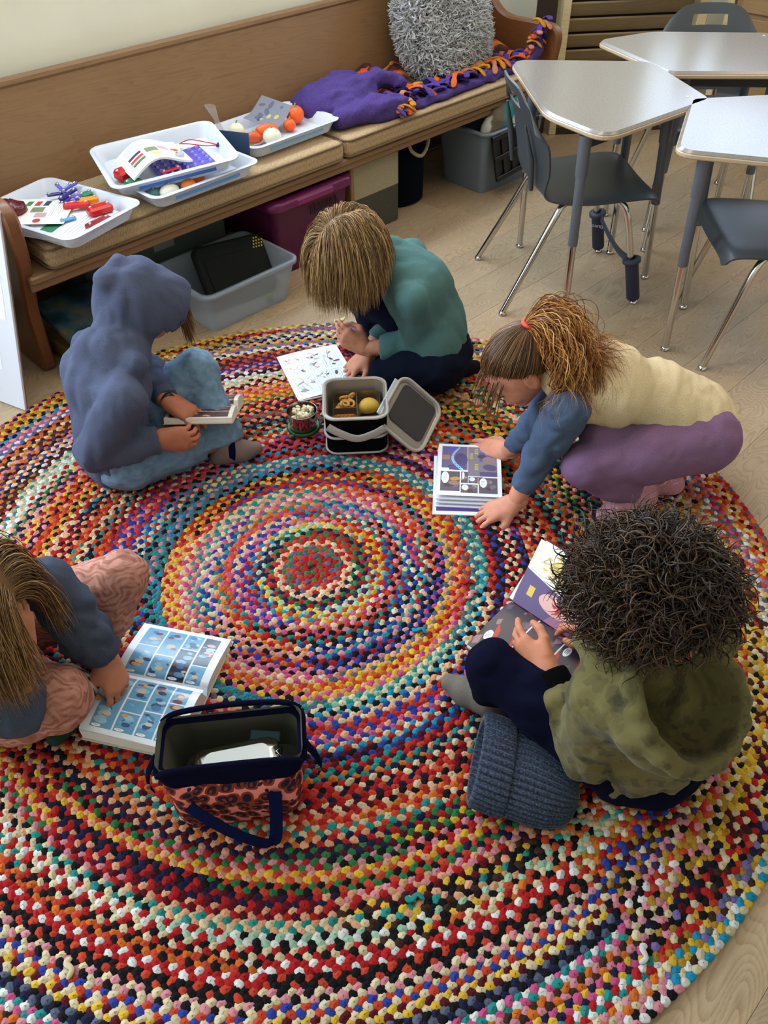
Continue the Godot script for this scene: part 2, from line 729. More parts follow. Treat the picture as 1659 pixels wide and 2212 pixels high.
func room() -> void:
	var plaster := StandardMaterial3D.new()
	plaster.albedo_color = Color(0.94, 0.92, 0.84)
	plaster.roughness = 0.92
	grain(plaster, ntex(0.006, [[0.0, Color(0.95, 0.95, 0.94)], [0.5, Color(0.985, 0.985, 0.98)], [1.0, Color(1, 1, 1)]], 512, FastNoiseLite.TYPE_SIMPLEX_SMOOTH, 5, 3), Vector3(0.9, 0.9, 0.9), true)
	plaster.roughness = 0.9
	var s0 := -2.6
	var s1 := 4.66
	var t0 := -2.94
	var t1 := 2.6
	var hh := 2.7
	var along := Transform3D(Basis(U, Vector3.UP, N), Vector3.ZERO)
	var holes_l := [Rect2(-1.85 - s0, 0.9, 1.9, 1.4), Rect2(0.95 - s0, 1.4, 2.1, 0.95)]
	var wl := struct("wall_left", wall_of(along.translated_local(Vector3(s0, 0, t0 - 0.14)), s1 - s0, hh, 0.14, holes_l), plaster)
	var holes_b := [Rect2(-2.55 - t0, 1.15, 2.2, 1.2)]
	var wb := struct("wall_back", wall_of(Transform3D(Basis(N, Vector3.UP, -U), B(s1 + 0.14, 0, t0)), t1 - t0, hh, 0.14, holes_b), plaster)
	struct("wall_right", wall_of(along.translated_local(Vector3(s0, 0, t1)), s1 - s0, hh, 0.14, []), plaster)
	struct("wall_front", wall_of(Transform3D(Basis(N, Vector3.UP, -U), B(s0, 0, t0)), t1 - t0, hh, 0.14, []), plaster)
	var cl := MB.new()
	cl.box(along.translated_local(Vector3((s0 + s1) / 2, hh + 0.07, (t0 + t1) / 2)), Vector3(s1 - s0 + 0.3, 0.14, t1 - t0 + 0.3), 0.0)
	struct("ceiling", cl, mat(Color(0.84, 0.83, 0.80), 0.95))
	# windows
	var white := mat(Color(0.9, 0.9, 0.88), 0.5)
	var glass := StandardMaterial3D.new()
	glass.albedo_color = Color(1, 1, 1, 0.06)
	glass.transparency = BaseMaterial3D.TRANSPARENCY_ALPHA
	glass.roughness = 0.03
	var n := 1
	for w in [[along.translated_local(Vector3(-0.9, 1.6, t0 - 0.07)), 1.9, 1.4], [along.translated_local(Vector3(2.0, 1.875, t0 - 0.07)), 2.1, 0.95], [Transform3D(Basis(N, Vector3.UP, -U), B(s1 + 0.07, 1.75, -1.45)), 2.2, 1.2]]:
		var fr := MB.new()
		var t: Transform3D = w[0]
		var wd: float = w[1]
		var ht: float = w[2]
		for sg in [-1.0, 1.0]:
			fr.box(t.translated_local(Vector3(sg * (wd / 2 - 0.025), 0, 0)), Vector3(0.05, ht, 0.08))
			fr.box(t.translated_local(Vector3(0, sg * (ht / 2 - 0.025), 0)), Vector3(wd - 0.1, 0.05, 0.08))
		fr.box(t, Vector3(0.04, ht - 0.1, 0.06))
		var win := struct("window_%d" % n, fr, white)
		for sg in [-1.0, 1.0]:
			var pn := MB.new()
			pn.box(t.translated_local(Vector3(sg * (wd / 4 - 0.015), 0, 0)), Vector3(wd / 2 - 0.07, ht - 0.1, 0.005), 0.0)
			part("pane", pn, glass, win)
		n += 1
	# ceiling panels added to carry the warm fill, none known in the room
	for q in CEILING:
		var c := thing("added_fill_panel", "added unseen fill panel on the ceiling, the one %s" % ("over the rug's middle" if q.x < 2.0 else "over the school desks"), "ceiling light", bframe(q.x, 2.7, q.y))
		var f := MB.new()
		for sg in [-1.0, 1.0]:
			f.box(Transform3D(Basis.IDENTITY, Vector3(sg * 0.6, -0.012, 0)), Vector3(0.03, 0.024, 0.63))
			f.box(Transform3D(Basis.IDENTITY, Vector3(0, -0.012, sg * 0.3)), Vector3(1.17, 0.024, 0.03))
		part("frame", f, white, c)
		var d := MB.new()
		d.box(Transform3D(Basis.IDENTITY, Vector3(0, -0.008, 0)), Vector3(1.17, 0.01, 0.57), 0.0)
		var glow := StandardMaterial3D.new()
		glow.albedo_color = Color(0.9, 0.9, 0.88)
		glow.emission_enabled = true
		glow.emission = Color(1.0, 0.88, 0.72)
		glow.emission_energy_multiplier = 1.2
		part("diffuser", d, glow, c)
	# baseboard behind the pew and along the back wall
	var bb := MB.new()
	bb.box(along.translated_local(Vector3((s0 + s1) / 2, 0.055, t0 + 0.008)), Vector3(s1 - s0, 0.09, 0.016))
	struct("baseboard_left", bb, mat(Color(0.45, 0.36, 0.27), 0.6))
	bb = MB.new()
	bb.box(Transform3D(Basis(N, Vector3.UP, -U), B(s1 - 0.008, 0.055, (t0 + t1) / 2)), Vector3(t1 - t0, 0.09, 0.016))
	struct("baseboard_back", bb, mat(Color(0.45, 0.36, 0.27), 0.6))
	floor_planks(s0, s1, t0, t1)


func wood_image(w: int, h: int, lanes: int, sd: int, ramp: Gradient, along_f: float, across_f: float, rings: float, fine := 0.35) -> ImageTexture:     # boards side by side; grain from contours of a stretched noise
	var img := Image.create(w, h, false, Image.FORMAT_RGB8)
	var a := FastNoiseLite.new()
	a.seed = sd
	a.frequency = 1.0
	a.fractal_octaves = 2
	var b := FastNoiseLite.new()
	b.seed = sd + 5
	b.frequency = 1.0
	b.fractal_octaves = 3
	var data := PackedByteArray()
	data.resize(w * h * 3)
	for y in h:
		var lane := y * lanes / h
		var fy := float(y - lane * h / lanes) / (h / lanes)
		for x in w:
			var fx := float(x) / w
			var n := a.get_noise_3d(fx * along_f, fy * across_f, lane * 7.3)
			var v := fposmod(n * rings, 1.0)
			v = v * v
			v = 0.62 * v + fine * b.get_noise_3d(fx * along_f * 9.0, fy * across_f * 30.0, lane * 3.1) + 0.25 * b.get_noise_2d(fx * 3.0, lane * 5.0 + fy)
			var c := ramp.sample(clampf(0.25 + v * 0.6, 0.0, 1.0))
			var k := (y * w + x) * 3
			data[k] = int(c.r * 255.0)
			data[k + 1] = int(c.g * 255.0)
			data[k + 2] = int(c.b * 255.0)
	img.set_data(w, h, false, Image.FORMAT_RGB8, data)
	return ImageTexture.create_from_image(img)


func floor_planks(s0: float, s1: float, t0: float, t1: float) -> void:
	var slab := MB.new()
	slab.box(Transform3D(Basis(U, Vector3.UP, N), B((s0 + s1) / 2, -0.055, (t0 + t1) / 2)), Vector3(s1 - s0 + 0.28, 0.1, t1 - t0 + 0.28), 0.0)
	var fl := struct("floor", slab, mat(Color(0.28, 0.22, 0.17), 0.9))
	var ramp := Gradient.new()
	ramp.offsets = PackedFloat32Array([0.0, 0.35, 0.7, 1.0])
	ramp.colors = PackedColorArray([Color(0.72, 0.63, 0.51), Color(0.67, 0.58, 0.46), Color(0.58, 0.49, 0.38), Color(0.47, 0.38, 0.28)])
	var lanes := 4
	var tex := wood_image(768, 512, lanes, 11, ramp, 2.6, 1.5, 11.0)
	var tones := []
	for k in 4:
		var m := StandardMaterial3D.new()
		m.albedo_texture = tex
		m.albedo_color = [Color(1, 1, 1), Color(0.96, 0.955, 0.945), Color(1.0, 0.98, 0.955), Color(0.94, 0.935, 0.93)][k]
		m.roughness = 0.42
		m.metallic_specular = 0.45
		tones.append(m)
	var pl := 1.22
	var pw := 0.182
	var shapes := []
	for k in lanes * 2:
		var m := MB.new()
		m.box(Transform3D(Basis.IDENTITY, Vector3.ZERO), Vector3(pl - 0.0006, 0.008, pw - 0.0006), 0.0006)
		for i in m.v.size():
			var fx := m.v[i].x / pl + 0.5
			var fz := clampf(m.v[i].z / pw + 0.5, 0.02, 0.98)
			m.uv[i] = Vector2(fx if k < lanes else 1.0 - fx, (k % lanes + fz) / lanes)
		shapes.append(m.mesh())
	var rows := int((t1 - t0) / pw)
	var r2 := RandomNumberGenerator.new()
	r2.seed = 5
	for j in rows + 1:
		var t := t0 + (j + 0.5) * pw
		var s := s0 - r2.randf() * pl
		while s < s1:
			var c := s + pl / 2
			var lo := maxf(s, s0)
			var hi := minf(s + pl, s1)
			if hi - lo > 0.1 and c > -1.6 and t < 1.9:
				var o := part("plank", shapes[r2.randi() % shapes.size()], tones[r2.randi() % 4], fl)
				o.transform = bframe((lo + hi) / 2, -0.004, t).scaled_local(Vector3((hi - lo) / pl, 1, 1))
			s += pl


# ---------------------------------------------------------------- the braided rug
const RUG_AT := Vector3(-0.1843, 0.0, -1.3956)
const RUG_R := 1.22
const DYE := {
	"red": Color(0.76, 0.11, 0.11), "vermilion": Color(0.84, 0.25, 0.14), "orange": Color(0.88, 0.42, 0.10), "yellow": Color(0.90, 0.70, 0.14), "mustard": Color(0.72, 0.52, 0.13),
	"cream": Color(0.88, 0.79, 0.60), "white": Color(0.90, 0.88, 0.84), "peach": Color(0.91, 0.63, 0.45), "pink": Color(0.88, 0.53, 0.56), "hotpink": Color(0.84, 0.30, 0.50), "magenta": Color(0.65, 0.10, 0.36),
	"maroon": Color(0.36, 0.07, 0.12), "black": Color(0.09, 0.08, 0.09), "navy": Color(0.12, 0.12, 0.25), "blue": Color(0.17, 0.25, 0.62), "turquoise": Color(0.10, 0.57, 0.72), "teal": Color(0.12, 0.56, 0.52),
	"mint": Color(0.62, 0.78, 0.64), "green": Color(0.16, 0.48, 0.24), "olive": Color(0.40, 0.39, 0.16), "brown": Color(0.26, 0.16, 0.11), "purple": Color(0.28, 0.18, 0.36), "lavender": Color(0.50, 0.42, 0.68), "slate": Color(0.36, 0.38, 0.46)}
const RINGS := [   # which cloths turn up at which radius
	[0.072, ["red", "green", "vermilion", "slate", "red"]], [0.098, ["peach", "red", "green", "peach", "cream"]], [0.135, ["red", "green", "vermilion", "navy", "red"]], [0.17, ["cream", "turquoise", "yellow", "purple", "mint", "vermilion"]],
	[0.34, ["red", "hotpink", "cream", "teal", "orange", "black", "blue", "pink", "peach", "vermilion"]], [0.40, ["vermilion", "orange", "black", "peach", "slate", "yellow", "hotpink", "red"]], [0.45, ["mint", "turquoise", "cream", "teal", "pink", "slate", "black"]],
	[0.56, ["red", "vermilion", "peach", "black", "turquoise", "maroon", "cream", "blue", "red", "hotpink"]], [0.72, ["red", "red", "vermilion", "maroon", "black", "cream", "orange", "navy", "peach", "teal", "vermilion"]],
	[0.86, ["red", "green", "vermilion", "yellow", "navy", "maroon", "orange", "black", "pink", "red", "peach"]], [0.93, ["mint", "cream", "peach", "white", "teal", "red", "black"]], [1.08, ["brown", "white", "mustard", "black", "pink", "red", "cream", "purple", "maroon", "orange", "blue", "vermilion"]],
	[1.30, ["cream", "turquoise", "yellow", "red", "lavender", "hotpink", "white", "mustard", "slate", "black", "navy", "peach", "vermilion", "maroon"]]]
const NEAR_RINGS := [   # from inside to outside, as they lie towards the camera
	["red", "white", "red"], ["black", "vermilion", "black"], ["pink", "black", "cream"], ["vermilion", "blue", "cream"], ["maroon", "cream", "yellow"], ["slate", "black", "navy"], ["teal", "white", "hotpink"], ["orange", "pink", "brown"],
	["navy", "hotpink", "yellow"], ["white", "teal", "red"], ["orange", "cream", "pink"], ["white", "black", "pink"]]


func dye(cloth_: String) -> Color:      # washed cotton
	var c: Color = DYE[cloth_]
	var g := c.get_luminance()
	return Color(lerpf(c.r, g, 0.10) * 0.85, lerpf(c.g, g, 0.10) * 0.85, lerpf(c.b, g, 0.10) * 0.85)


func loop_mesh(sd: int) -> ArrayMesh:      # one turn of plaited cloth showing at the top: a puffed, pinched lobe
	var r := RandomNumberGenerator.new()
	r.seed = sd
	var m := MB.new()
	m.blob(Transform3D.IDENTITY, Vector3(0.0118, 0.0060, 0.0088), 10, 6, 0.86)
	for i in m.v.size():
		var q := m.v[i]
		var along := q.x / 0.0118
		q.z *= 1.0 - 0.34 * along * absf(along) + 0.10 * r.randf_range(-1, 1)
		q.y += 0.0013 * sin(q.z * 1000.0 + sd) * (1.0 - along * along) + r.randf_range(-0.0005, 0.0005)
		q.x += r.randf_range(-0.0008, 0.0008)
		m.v[i] = q
	return m.mesh()


func rug() -> void:
	var root := thing("braided_rug", "large round braided rag rug in many bright colours on the wooden floor", "rug", Transform3D(Basis.IDENTITY, RUG_AT))
	var base := MB.new()
	base.lathe(Transform3D.IDENTITY, [Vector2(0, 0.0005), Vector2(RUG_R - 0.024, 0.0005), Vector2(RUG_R - 0.019, 0.004), Vector2(RUG_R - 0.024, 0.0080), Vector2(0, 0.0085)], 72)
	part("backing", base, mat(Color(0.16, 0.11, 0.10), 0.95), root)
	var r := RandomNumberGenerator.new()
	r.seed = 77
	var w := 0.0222
	var th := TAU * 0.55
	var side := 0
	var strand := [["red", 0.3], ["green", 0.2], ["red", 0.25]]
	var count := [0, 0]
	var all := []
	var at_eye := view.inverse()
	while true:
		var rad := w * th / TAU
		if rad > RUG_R - 0.009:
			break
		var ang := th + 1.1
		# which cloths the three strands are made of here
		for k in 3:
			strand[k][1] -= 0.0082
			if strand[k][1] <= 0.0:
				var pal: Array = RINGS[-1][1]
				for ring in RINGS:
					if rad < ring[0]:
						pal = ring[1]
						break
				var dye: String = pal[r.randi() % pal.size()]
				while dye == strand[(k + 1) % 3][0] or dye == strand[(k + 2) % 3][0]:
					dye = pal[r.randi() % pal.size()]
				strand[k] = [dye, r.randf_range(0.35, 1.3) * minf(1.0, 0.25 + rad)]
		count[side] += 1
		var pick: int = (count[side] + side * 2) % 3
		var cloth: String = strand[pick][0]
		var dirn := Vector3(cos(ang), 0, -sin(ang))
		var tang := Vector3(-sin(ang), 0, -cos(ang))
		if rad > 0.85 and dirn.x > 0.1 and r.randf() < 0.35:
			cloth = ["mustard", "brown", "vermilion", "black", "cream", "pink", "yellow", "orange"][(int(th * 1.3) + pick * 3) % 8]
		var off := (0.0055 if side == 0 else -0.0055) + r.randf_range(-0.0007, 0.0007)
		var pos := dirn * (rad + off) + Vector3.UP * (0.0086 + r.randf_range(-0.0008, 0.0012))
		# towards the camera the rings follow the photograph
		var near := pos + RUG_AT
		var from_cam := dirn.dot(Vector3(-0.05, 0, 1))
		if from_cam > 0.80:
			var turn := int(floor((rad - 0.945) / w))
			if turn >= 0 and turn < NEAR_RINGS.size():
				cloth = NEAR_RINGS[turn][pick]
		var lean := (0.62 if side == 0 else -0.62) + r.randf_range(-0.12, 0.12)
		var x := (tang * cos(lean) + dirn * sin(lean)) * (1.0 if r.randf() < 0.9 else -1.0)
		var sc := r.randf_range(0.9, 1.14)
		var bs := Basis(x * sc, Vector3.UP * r.randf_range(0.85, 1.2), x.cross(Vector3.UP) * r.randf_range(0.94, 1.12))
		var q := at_eye * (near - EYE)
		var px := Vector2(829.5 + FOCAL * q.x / -q.z, 1106.0 - FOCAL * q.y / -q.z)
		var seen := q.z < -0.1 and px.x > 8 and px.x < 1650 and px.y > 8 and px.y < 2200
		all.append([-q.z if seen else 99.0, Transform3D(bs, pos), cloth, r.randf_range(0.82, 1.12), r.randi() % 3])
		side = 1 - side
		th += 0.0082 / maxf(rad, 0.012)
	var shapes := [loop_mesh(1), loop_mesh(2), loop_mesh(3)]
	var order := range(all.size())
	order.sort_custom(func(a, b): return all[a][0] < all[b][0])
	for k in 300:
		var e: Array = all[order[k]]
		var o := part("loop", shapes[e[4]], mat(dye(e[2]), 0.9, 0.0, 0.25), root)
		o.transform = e[1]
	var cloth_mat := StandardMaterial3D.new()
	cloth_mat.vertex_color_use_as_albedo = true
	cloth_mat.roughness = 0.9
	cloth_mat.metallic_specular = 0.25
	for sh in 3:
		var mine := []
		for k in range(300, order.size()):
			if all[order[k]][4] == sh:
				mine.append(all[order[k]])
		var mm := MultiMesh.new()
		mm.transform_format = MultiMesh.TRANSFORM_3D
		mm.use_colors = true
		mm.mesh = shapes[sh]
		mm.instance_count = mine.size()
		for k in mine.size():
			mm.set_instance_transform(k, mine[k][1])
			var c: Color = lin(dye(mine[k][2]))
			var f: float = mine[k][3]
			mm.set_instance_color(k, Color(c.r * f, c.g * f, c.b * f))
		var mi := MultiMeshInstance3D.new()
		mi.name = "braid"
		mi.multimesh = mm
		mi.material_override = cloth_mat
		mi.set_meta("kind", "stuff")
		root.add_child(mi, true)
	# torn ends of cloth that have worked loose
	for q in [[905, 1362, "turquoise", 0.5], [912, 1248, "turquoise", 1.4], [1018, 1285, "pink", 2.6], [1010, 1258, "red", 0.3], [895, 1940, "teal", 0.2], [150, 2090, "cream", 1.5], [1390, 2060, "white", 2.2]]:
		var at := P(q[0], q[1], 0.017) - RUG_AT
		var m := MB.new()
		var d := Vector3(cos(q[3]), 0, sin(q[3])) * 0.016
		var side_ := d.cross(Vector3.UP) * 0.4
		m.tube(smooth([at - d, at - d * 0.4 + side_ + Vector3(0, 0.003, 0), at + d * 0.3 - side_ + Vector3(0, 0.004, 0), at + d * 1.2 + Vector3(0, 0.001, 0)], 4), PackedFloat32Array([0.003, 0.005, 0.006, 0.006, 0.005, 0.006, 0.006, 0.005, 0.005, 0.005, 0.005, 0.004, 0.002]), 7, true, 0.5)
		part("loose_end", m, mat(dye(q[2]), 0.9, 0.0, 0.25), root)


# ---------------------------------------------------------------- furniture
func wood(c: Color, rough := 0.5, sd := 21) -> StandardMaterial3D:
	var key := ["wood", c, rough]
	if mats.has(key):
		return mats[key]
	if not mats.has("grain"):
		var ramp := Gradient.new()
		ramp.offsets = PackedFloat32Array([0.0, 0.4, 0.75, 1.0])
		ramp.colors = PackedColorArray([Color(1, 1, 1), Color(0.95, 0.94, 0.93), Color(0.87, 0.85, 0.82), Color(0.76, 0.72, 0.68)])
		mats["grain"] = wood_image(512, 512, 1, sd, ramp, 1.3, 5.0, 5.0, 0.5)
	var m := StandardMaterial3D.new()
	m.albedo_color = c
	m.roughness = rough
	grain(m, mats["grain"], Vector3(0.8, 2.6, 2.6))
	mats[key] = m
	return m


func pew() -> void:
	var oak := wood(Color(0.57, 0.43, 0.285), 0.45)
	var root := thing("wooden_pew", "long brown wooden pew with high back and rounded ends against the cream wall", "pew", bframe(0, 0, 0))
	var s0 := 0.80
	var s1 := 3.46
	var m := MB.new()
	m.box(Transform3D(Basis.IDENTITY, Vector3((s0 + s1) / 2, 0.368, -2.62)), Vector3(s1 - s0, 0.026, 0.44), 0.006)
	part("seat", m, oak, root)
	m = MB.new()
	m.box(Transform3D(Basis.IDENTITY, Vector3((s0 + s1) / 2, 0.343, -2.425)), Vector3(s1 - s0, 0.03, 0.022), 0.004)
	part("seat_rail", m, oak, root)
	var tilt := atan2(0.075, 0.42)
	m = MB.new()
	m.box(Transform3D(Basis(Vector3.RIGHT, -tilt), Vector3((s0 + s1) / 2, 0.575, -2.838)), Vector3(s1 - s0, 0.41, 0.02), 0.003)
	part("backrest", m, oak, root)
	m = MB.new()
	m.box(Transform3D(Basis(Vector3.RIGHT, -tilt), Vector3((s0 + s1) / 2, 0.786, -2.876)), Vector3(s1 - s0, 0.032, 0.036), 0.01)
	part("top_rail", m, oak, root)
	var prof := fillet([Vector2(-2.50, 0.002), Vector2(-2.485, 0.22), Vector2(-2.395, 0.44), Vector2(-2.365, 0.62), Vector2(-2.74, 0.615), Vector2(-2.85, 0.81), Vector2(-2.925, 0.81), Vector2(-2.90, 0.002)], [0.02, 0.25, 0.3, 0.075, 0.16, 0.02, 0.02, 0.02], 6)
	for s in [s0 - 0.022, s1 - 0.022]:
		m = MB.new()
		m.prism(Transform3D(Basis(Vector3.BACK, Vector3.UP, Vector3.LEFT), Vector3(s + 0.048, 0, 0)), prof, 0.048, 0.009)
		part("end_panel", m, wood(Color(0.50, 0.31, 0.17), 0.4), root)
	m = MB.new()
	m.box(Transform3D(Basis.IDENTITY, Vector3(2.20, 0.178, -2.62)), Vector3(0.022, 0.35, 0.36), 0.004)
	part("middle_support", m, oak, root)
	# cushions
	var tweed := StandardMaterial3D.new()
	tweed.albedo_color = Color(0.76, 0.66, 0.52)
	tweed.roughness = 0.95
	tweed.metallic_specular = 0.2
	grain(tweed, ntex(0.035, [[0.15, Color(0.74, 0.70, 0.65)], [0.5, Color(0.90, 0.88, 0.85)], [0.85, Color(1, 1, 1)]], 512, FastNoiseLite.TYPE_SIMPLEX_SMOOTH, 4, 14), Vector3(16.0, 3.5, 3.5))
	var pipe := mat(Color(0.45, 0.35, 0.25), 0.95)
	cushion(0.872, 2.125, tweed, pipe, "tan woven bench cushion with piped edges under the three plastic trays")
	cushion(2.135, 3.415, tweed, pipe, "tan woven bench cushion with piped edges under the purple fleece blanket")


func cushion(a: float, b: float, cloth: Material, pipe: Material, label: String) -> void:
	var root := thing("bench_cushion", label, "cushion", bframe((a + b) / 2, 0.381, -2.60), "bench cushions on the pew")
	var w := b - a
	var dp := 0.42
	var hgt := 0.076
	var m := MB.new()
	var ring := rounded(dp, hgt, 0.022, 4)
	var n := ring.size()
	var stations := [0.0, 0.006, 0.018, 0.03, 0.06, 0.15, 0.3, 0.5, 0.7, 0.85, 0.94, 0.97, 0.982, 0.994, 1.0]
	var first := m.v.size()
	for st in stations:
		var edge := minf(st, 1.0 - st) * w
		var sh := 1.0 if edge > 0.025 else sqrt(maxf(0.0, 1.0 - pow(1.0 - edge / 0.025, 2.0)))
		for q in ring:
			var crown := 0.007 * cos(q.x / dp * PI) * sin(clampf(st, 0.03, 0.97) * PI) if q.y > 0.0 else 0.0
			var bulge := 0.003 * sin(st * 41.0 + q.x * 20.0)
			m.p(Vector3((st - 0.5) * w, hgt / 2 + q.y * (0.45 + 0.55 * sh) + crown + (bulge if q.y > 0 else 0.0), -q.x * (dp - 0.04 * (1.0 - sh)) / dp))
	for i in stations.size() - 1:
		for k in n:
			var k2 := (k + 1) % n
			m.tri(first + i * n + k, first + i * n + k2, first + (i + 1) * n + k2)
			m.tri(first + i * n + k, first + (i + 1) * n + k2, first + (i + 1) * n + k)
	for e in 2:
		var o: int = first + (0 if e == 0 else (stations.size() - 1) * n)
		var i := m.v.size()
		for k in n:
			m.p(m.v[o + k])
		for k in range(1, n - 1):
			if e == 0:
				m.tri(i, i + k + 1, i + k)
			else:
				m.tri(i, i + k, i + k + 1)
	part("cover", m, cloth, root)
	for y in [0.009, 0.067]:
		m = MB.new()
		var path := PackedVector3Array()
		for q in rounded(w - 0.004, dp + 0.001, 0.03, 4):
			path.append(Vector3(q.x, y, -q.y))
		m.tube(path, PackedFloat32Array([0.0042]), 6, false, 1.0, Vector3.UP, true)
		part("piping", m, pipe, root)


func cabinets() -> void:
	var cream := wood(Color(0.86, 0.80, 0.62), 0.55)
	var slat := wood(Color(0.60, 0.52, 0.38), 0.75)
	var brown := wood(Color(0.60, 0.47, 0.30), 0.5)
	var dark := wood(Color(0.20, 0.13, 0.09), 0.6)
	var at := P(1207, 105, 0.42)
	at.y = 0.0
	var t := Transform3D(Basis(Vector3.UP, deg_to_rad(4.0)), at)
	var root := thing("louvered_cabinet", "cream wooden cabinet with horizontal louvre slats and a shelf, beyond the pew", "cabinet", t)
	var m := MB.new()
	m.box(Transform3D(Basis.IDENTITY, Vector3(0.02, 0.62, -0.06)), Vector3(0.04, 1.24, 0.12), 0.004)
	part("post", m, cream, root)
	m = MB.new()
	m.box(Transform3D(Basis.IDENTITY, Vector3(0.70, 0.62, -0.03)), Vector3(0.05, 1.24, 0.14), 0.004)
	part("post", m, cream, root)
	for k in 9:
		m = MB.new()
		m.box(Transform3D(Basis(Vector3.RIGHT, deg_to_rad(28)), Vector3(0.357, 0.09 + k * 0.07, -0.05)), Vector3(0.635, 0.072, 0.012), 0.003)
		part("slat", m, slat, root)
	m = MB.new()
	m.box(Transform3D(Basis.IDENTITY, Vector3(0.357, 0.36, -0.105)), Vector3(0.635, 0.70, 0.01), 0.0)
	part("back_panel", m, dark, root)
	m = MB.new()
	m.box(Transform3D(Basis.IDENTITY, Vector3(0.46, 0.715, 0.03)), Vector3(0.43, 0.022, 0.24), 0.004)
	part("shelf", m, cream, root)
	m = MB.new()
	m.box(Transform3D(Basis.IDENTITY, Vector3(0.357, 0.02, -0.05)), Vector3(0.635, 0.04, 0.1), 0.004)
	part("plinth", m, dark, root)
	# dark upright strip drawn in the gap between the pew and the louvres
	var sb := thing("dark_strip", "dark brown upright strip in the gap between pew and louvred cabinet", "board", t.translated_local(Vector3(-0.07, 0, -0.05)))
	m = MB.new()
	m.box(Transform3D(Basis.IDENTITY, Vector3(0, 0.65, 0)), Vector3(0.10, 1.3, 0.03), 0.004)
	part("panel", m, dark, sb)
	# brown drawer cabinet on the right
	var c2 := thing("drawer_cabinet", "brown wooden cabinet with a horizontal drawer pull behind the far chair", "cabinet", Transform3D(Basis(N, Vector3.UP, -U), B(4.40, 0, -2.02)))
	m = MB.new()
	m.box(Transform3D(Basis.IDENTITY, Vector3(0.6, 0.6, -0.10)), Vector3(1.2, 1.2, 0.20), 0.005)
	part("body", m, brown, c2)
	for k in 4:
		for col in 2:
			m = MB.new()
			m.box(Transform3D(Basis.IDENTITY, Vector3(0.31 + col * 0.58, 0.16 + k * 0.27, 0.008)), Vector3(0.55, 0.25, 0.018), 0.004)
			var dr := part("drawer", m, brown, c2)
			var h := MB.new()
			h.box(Transform3D(Basis.IDENTITY, Vector3(0.31 + col * 0.58, 0.19 + k * 0.27, 0.034)), Vector3(0.17, 0.02, 0.03), 0.006)
			part("handle", h, wood(Color(0.42, 0.28, 0.16), 0.5), dr)
	m = MB.new()
	m.box(Transform3D(Basis.IDENTITY, Vector3(-0.03, 0.6, -0.05)), Vector3(0.035, 1.2, 0.1), 0.003)
	part("side_strip", m, cream, c2)


func shell(m: MB, pts: PackedVector3Array, nu: int, nv: int, th: float, gone: Callable) -> void:     # a moulded sheet with holes: gone(i, j) says which cells are missing
	var nrm := PackedVector3Array()
	for j in nv:
		for i in nu:
			var du := pts[j * nu + mini(i + 1, nu - 1)] - pts[j * nu + maxi(i - 1, 0)]
			var dv := pts[mini(j + 1, nv - 1) * nu + i] - pts[maxi(j - 1, 0) * nu + i]
			nrm.append(du.cross(dv).normalized())
	var a := m.v.size()
	for q in pts:
		m.p(q)
	var b := m.v.size()
	for k in pts.size():
		m.p(pts[k] - nrm[k] * th)
	for j in nv - 1:
		for i in nu - 1:
			if gone.call(i, j):
				continue
			var k := j * nu + i
			m.tri(a + k, a + k + 1, a + k + nu + 1)
			m.tri(a + k, a + k + nu + 1, a + k + nu)
			m.tri(b + k, b + k + nu + 1, b + k + 1)
			m.tri(b + k, b + k + nu, b + k + nu + 1)
			for e in [[i, j - 1, k, k + 1], [i + 1, j, k + 1, k + nu + 1], [i, j + 1, k + nu + 1, k + nu], [i - 1, j, k + nu, k]]:
				if e[0] < 0 or e[1] < 0 or e[0] >= nu - 1 or e[1] >= nv - 1 or gone.call(e[0], e[1]):
					var f := m.v.size()
					m.p(m.v[a + e[3]])
					m.p(m.v[a + e[2]])
					m.p(m.v[b + e[2]])
					m.p(m.v[b + e[3]])
					m.tri(f, f + 1, f + 2)
					m.tri(f, f + 2, f + 3)


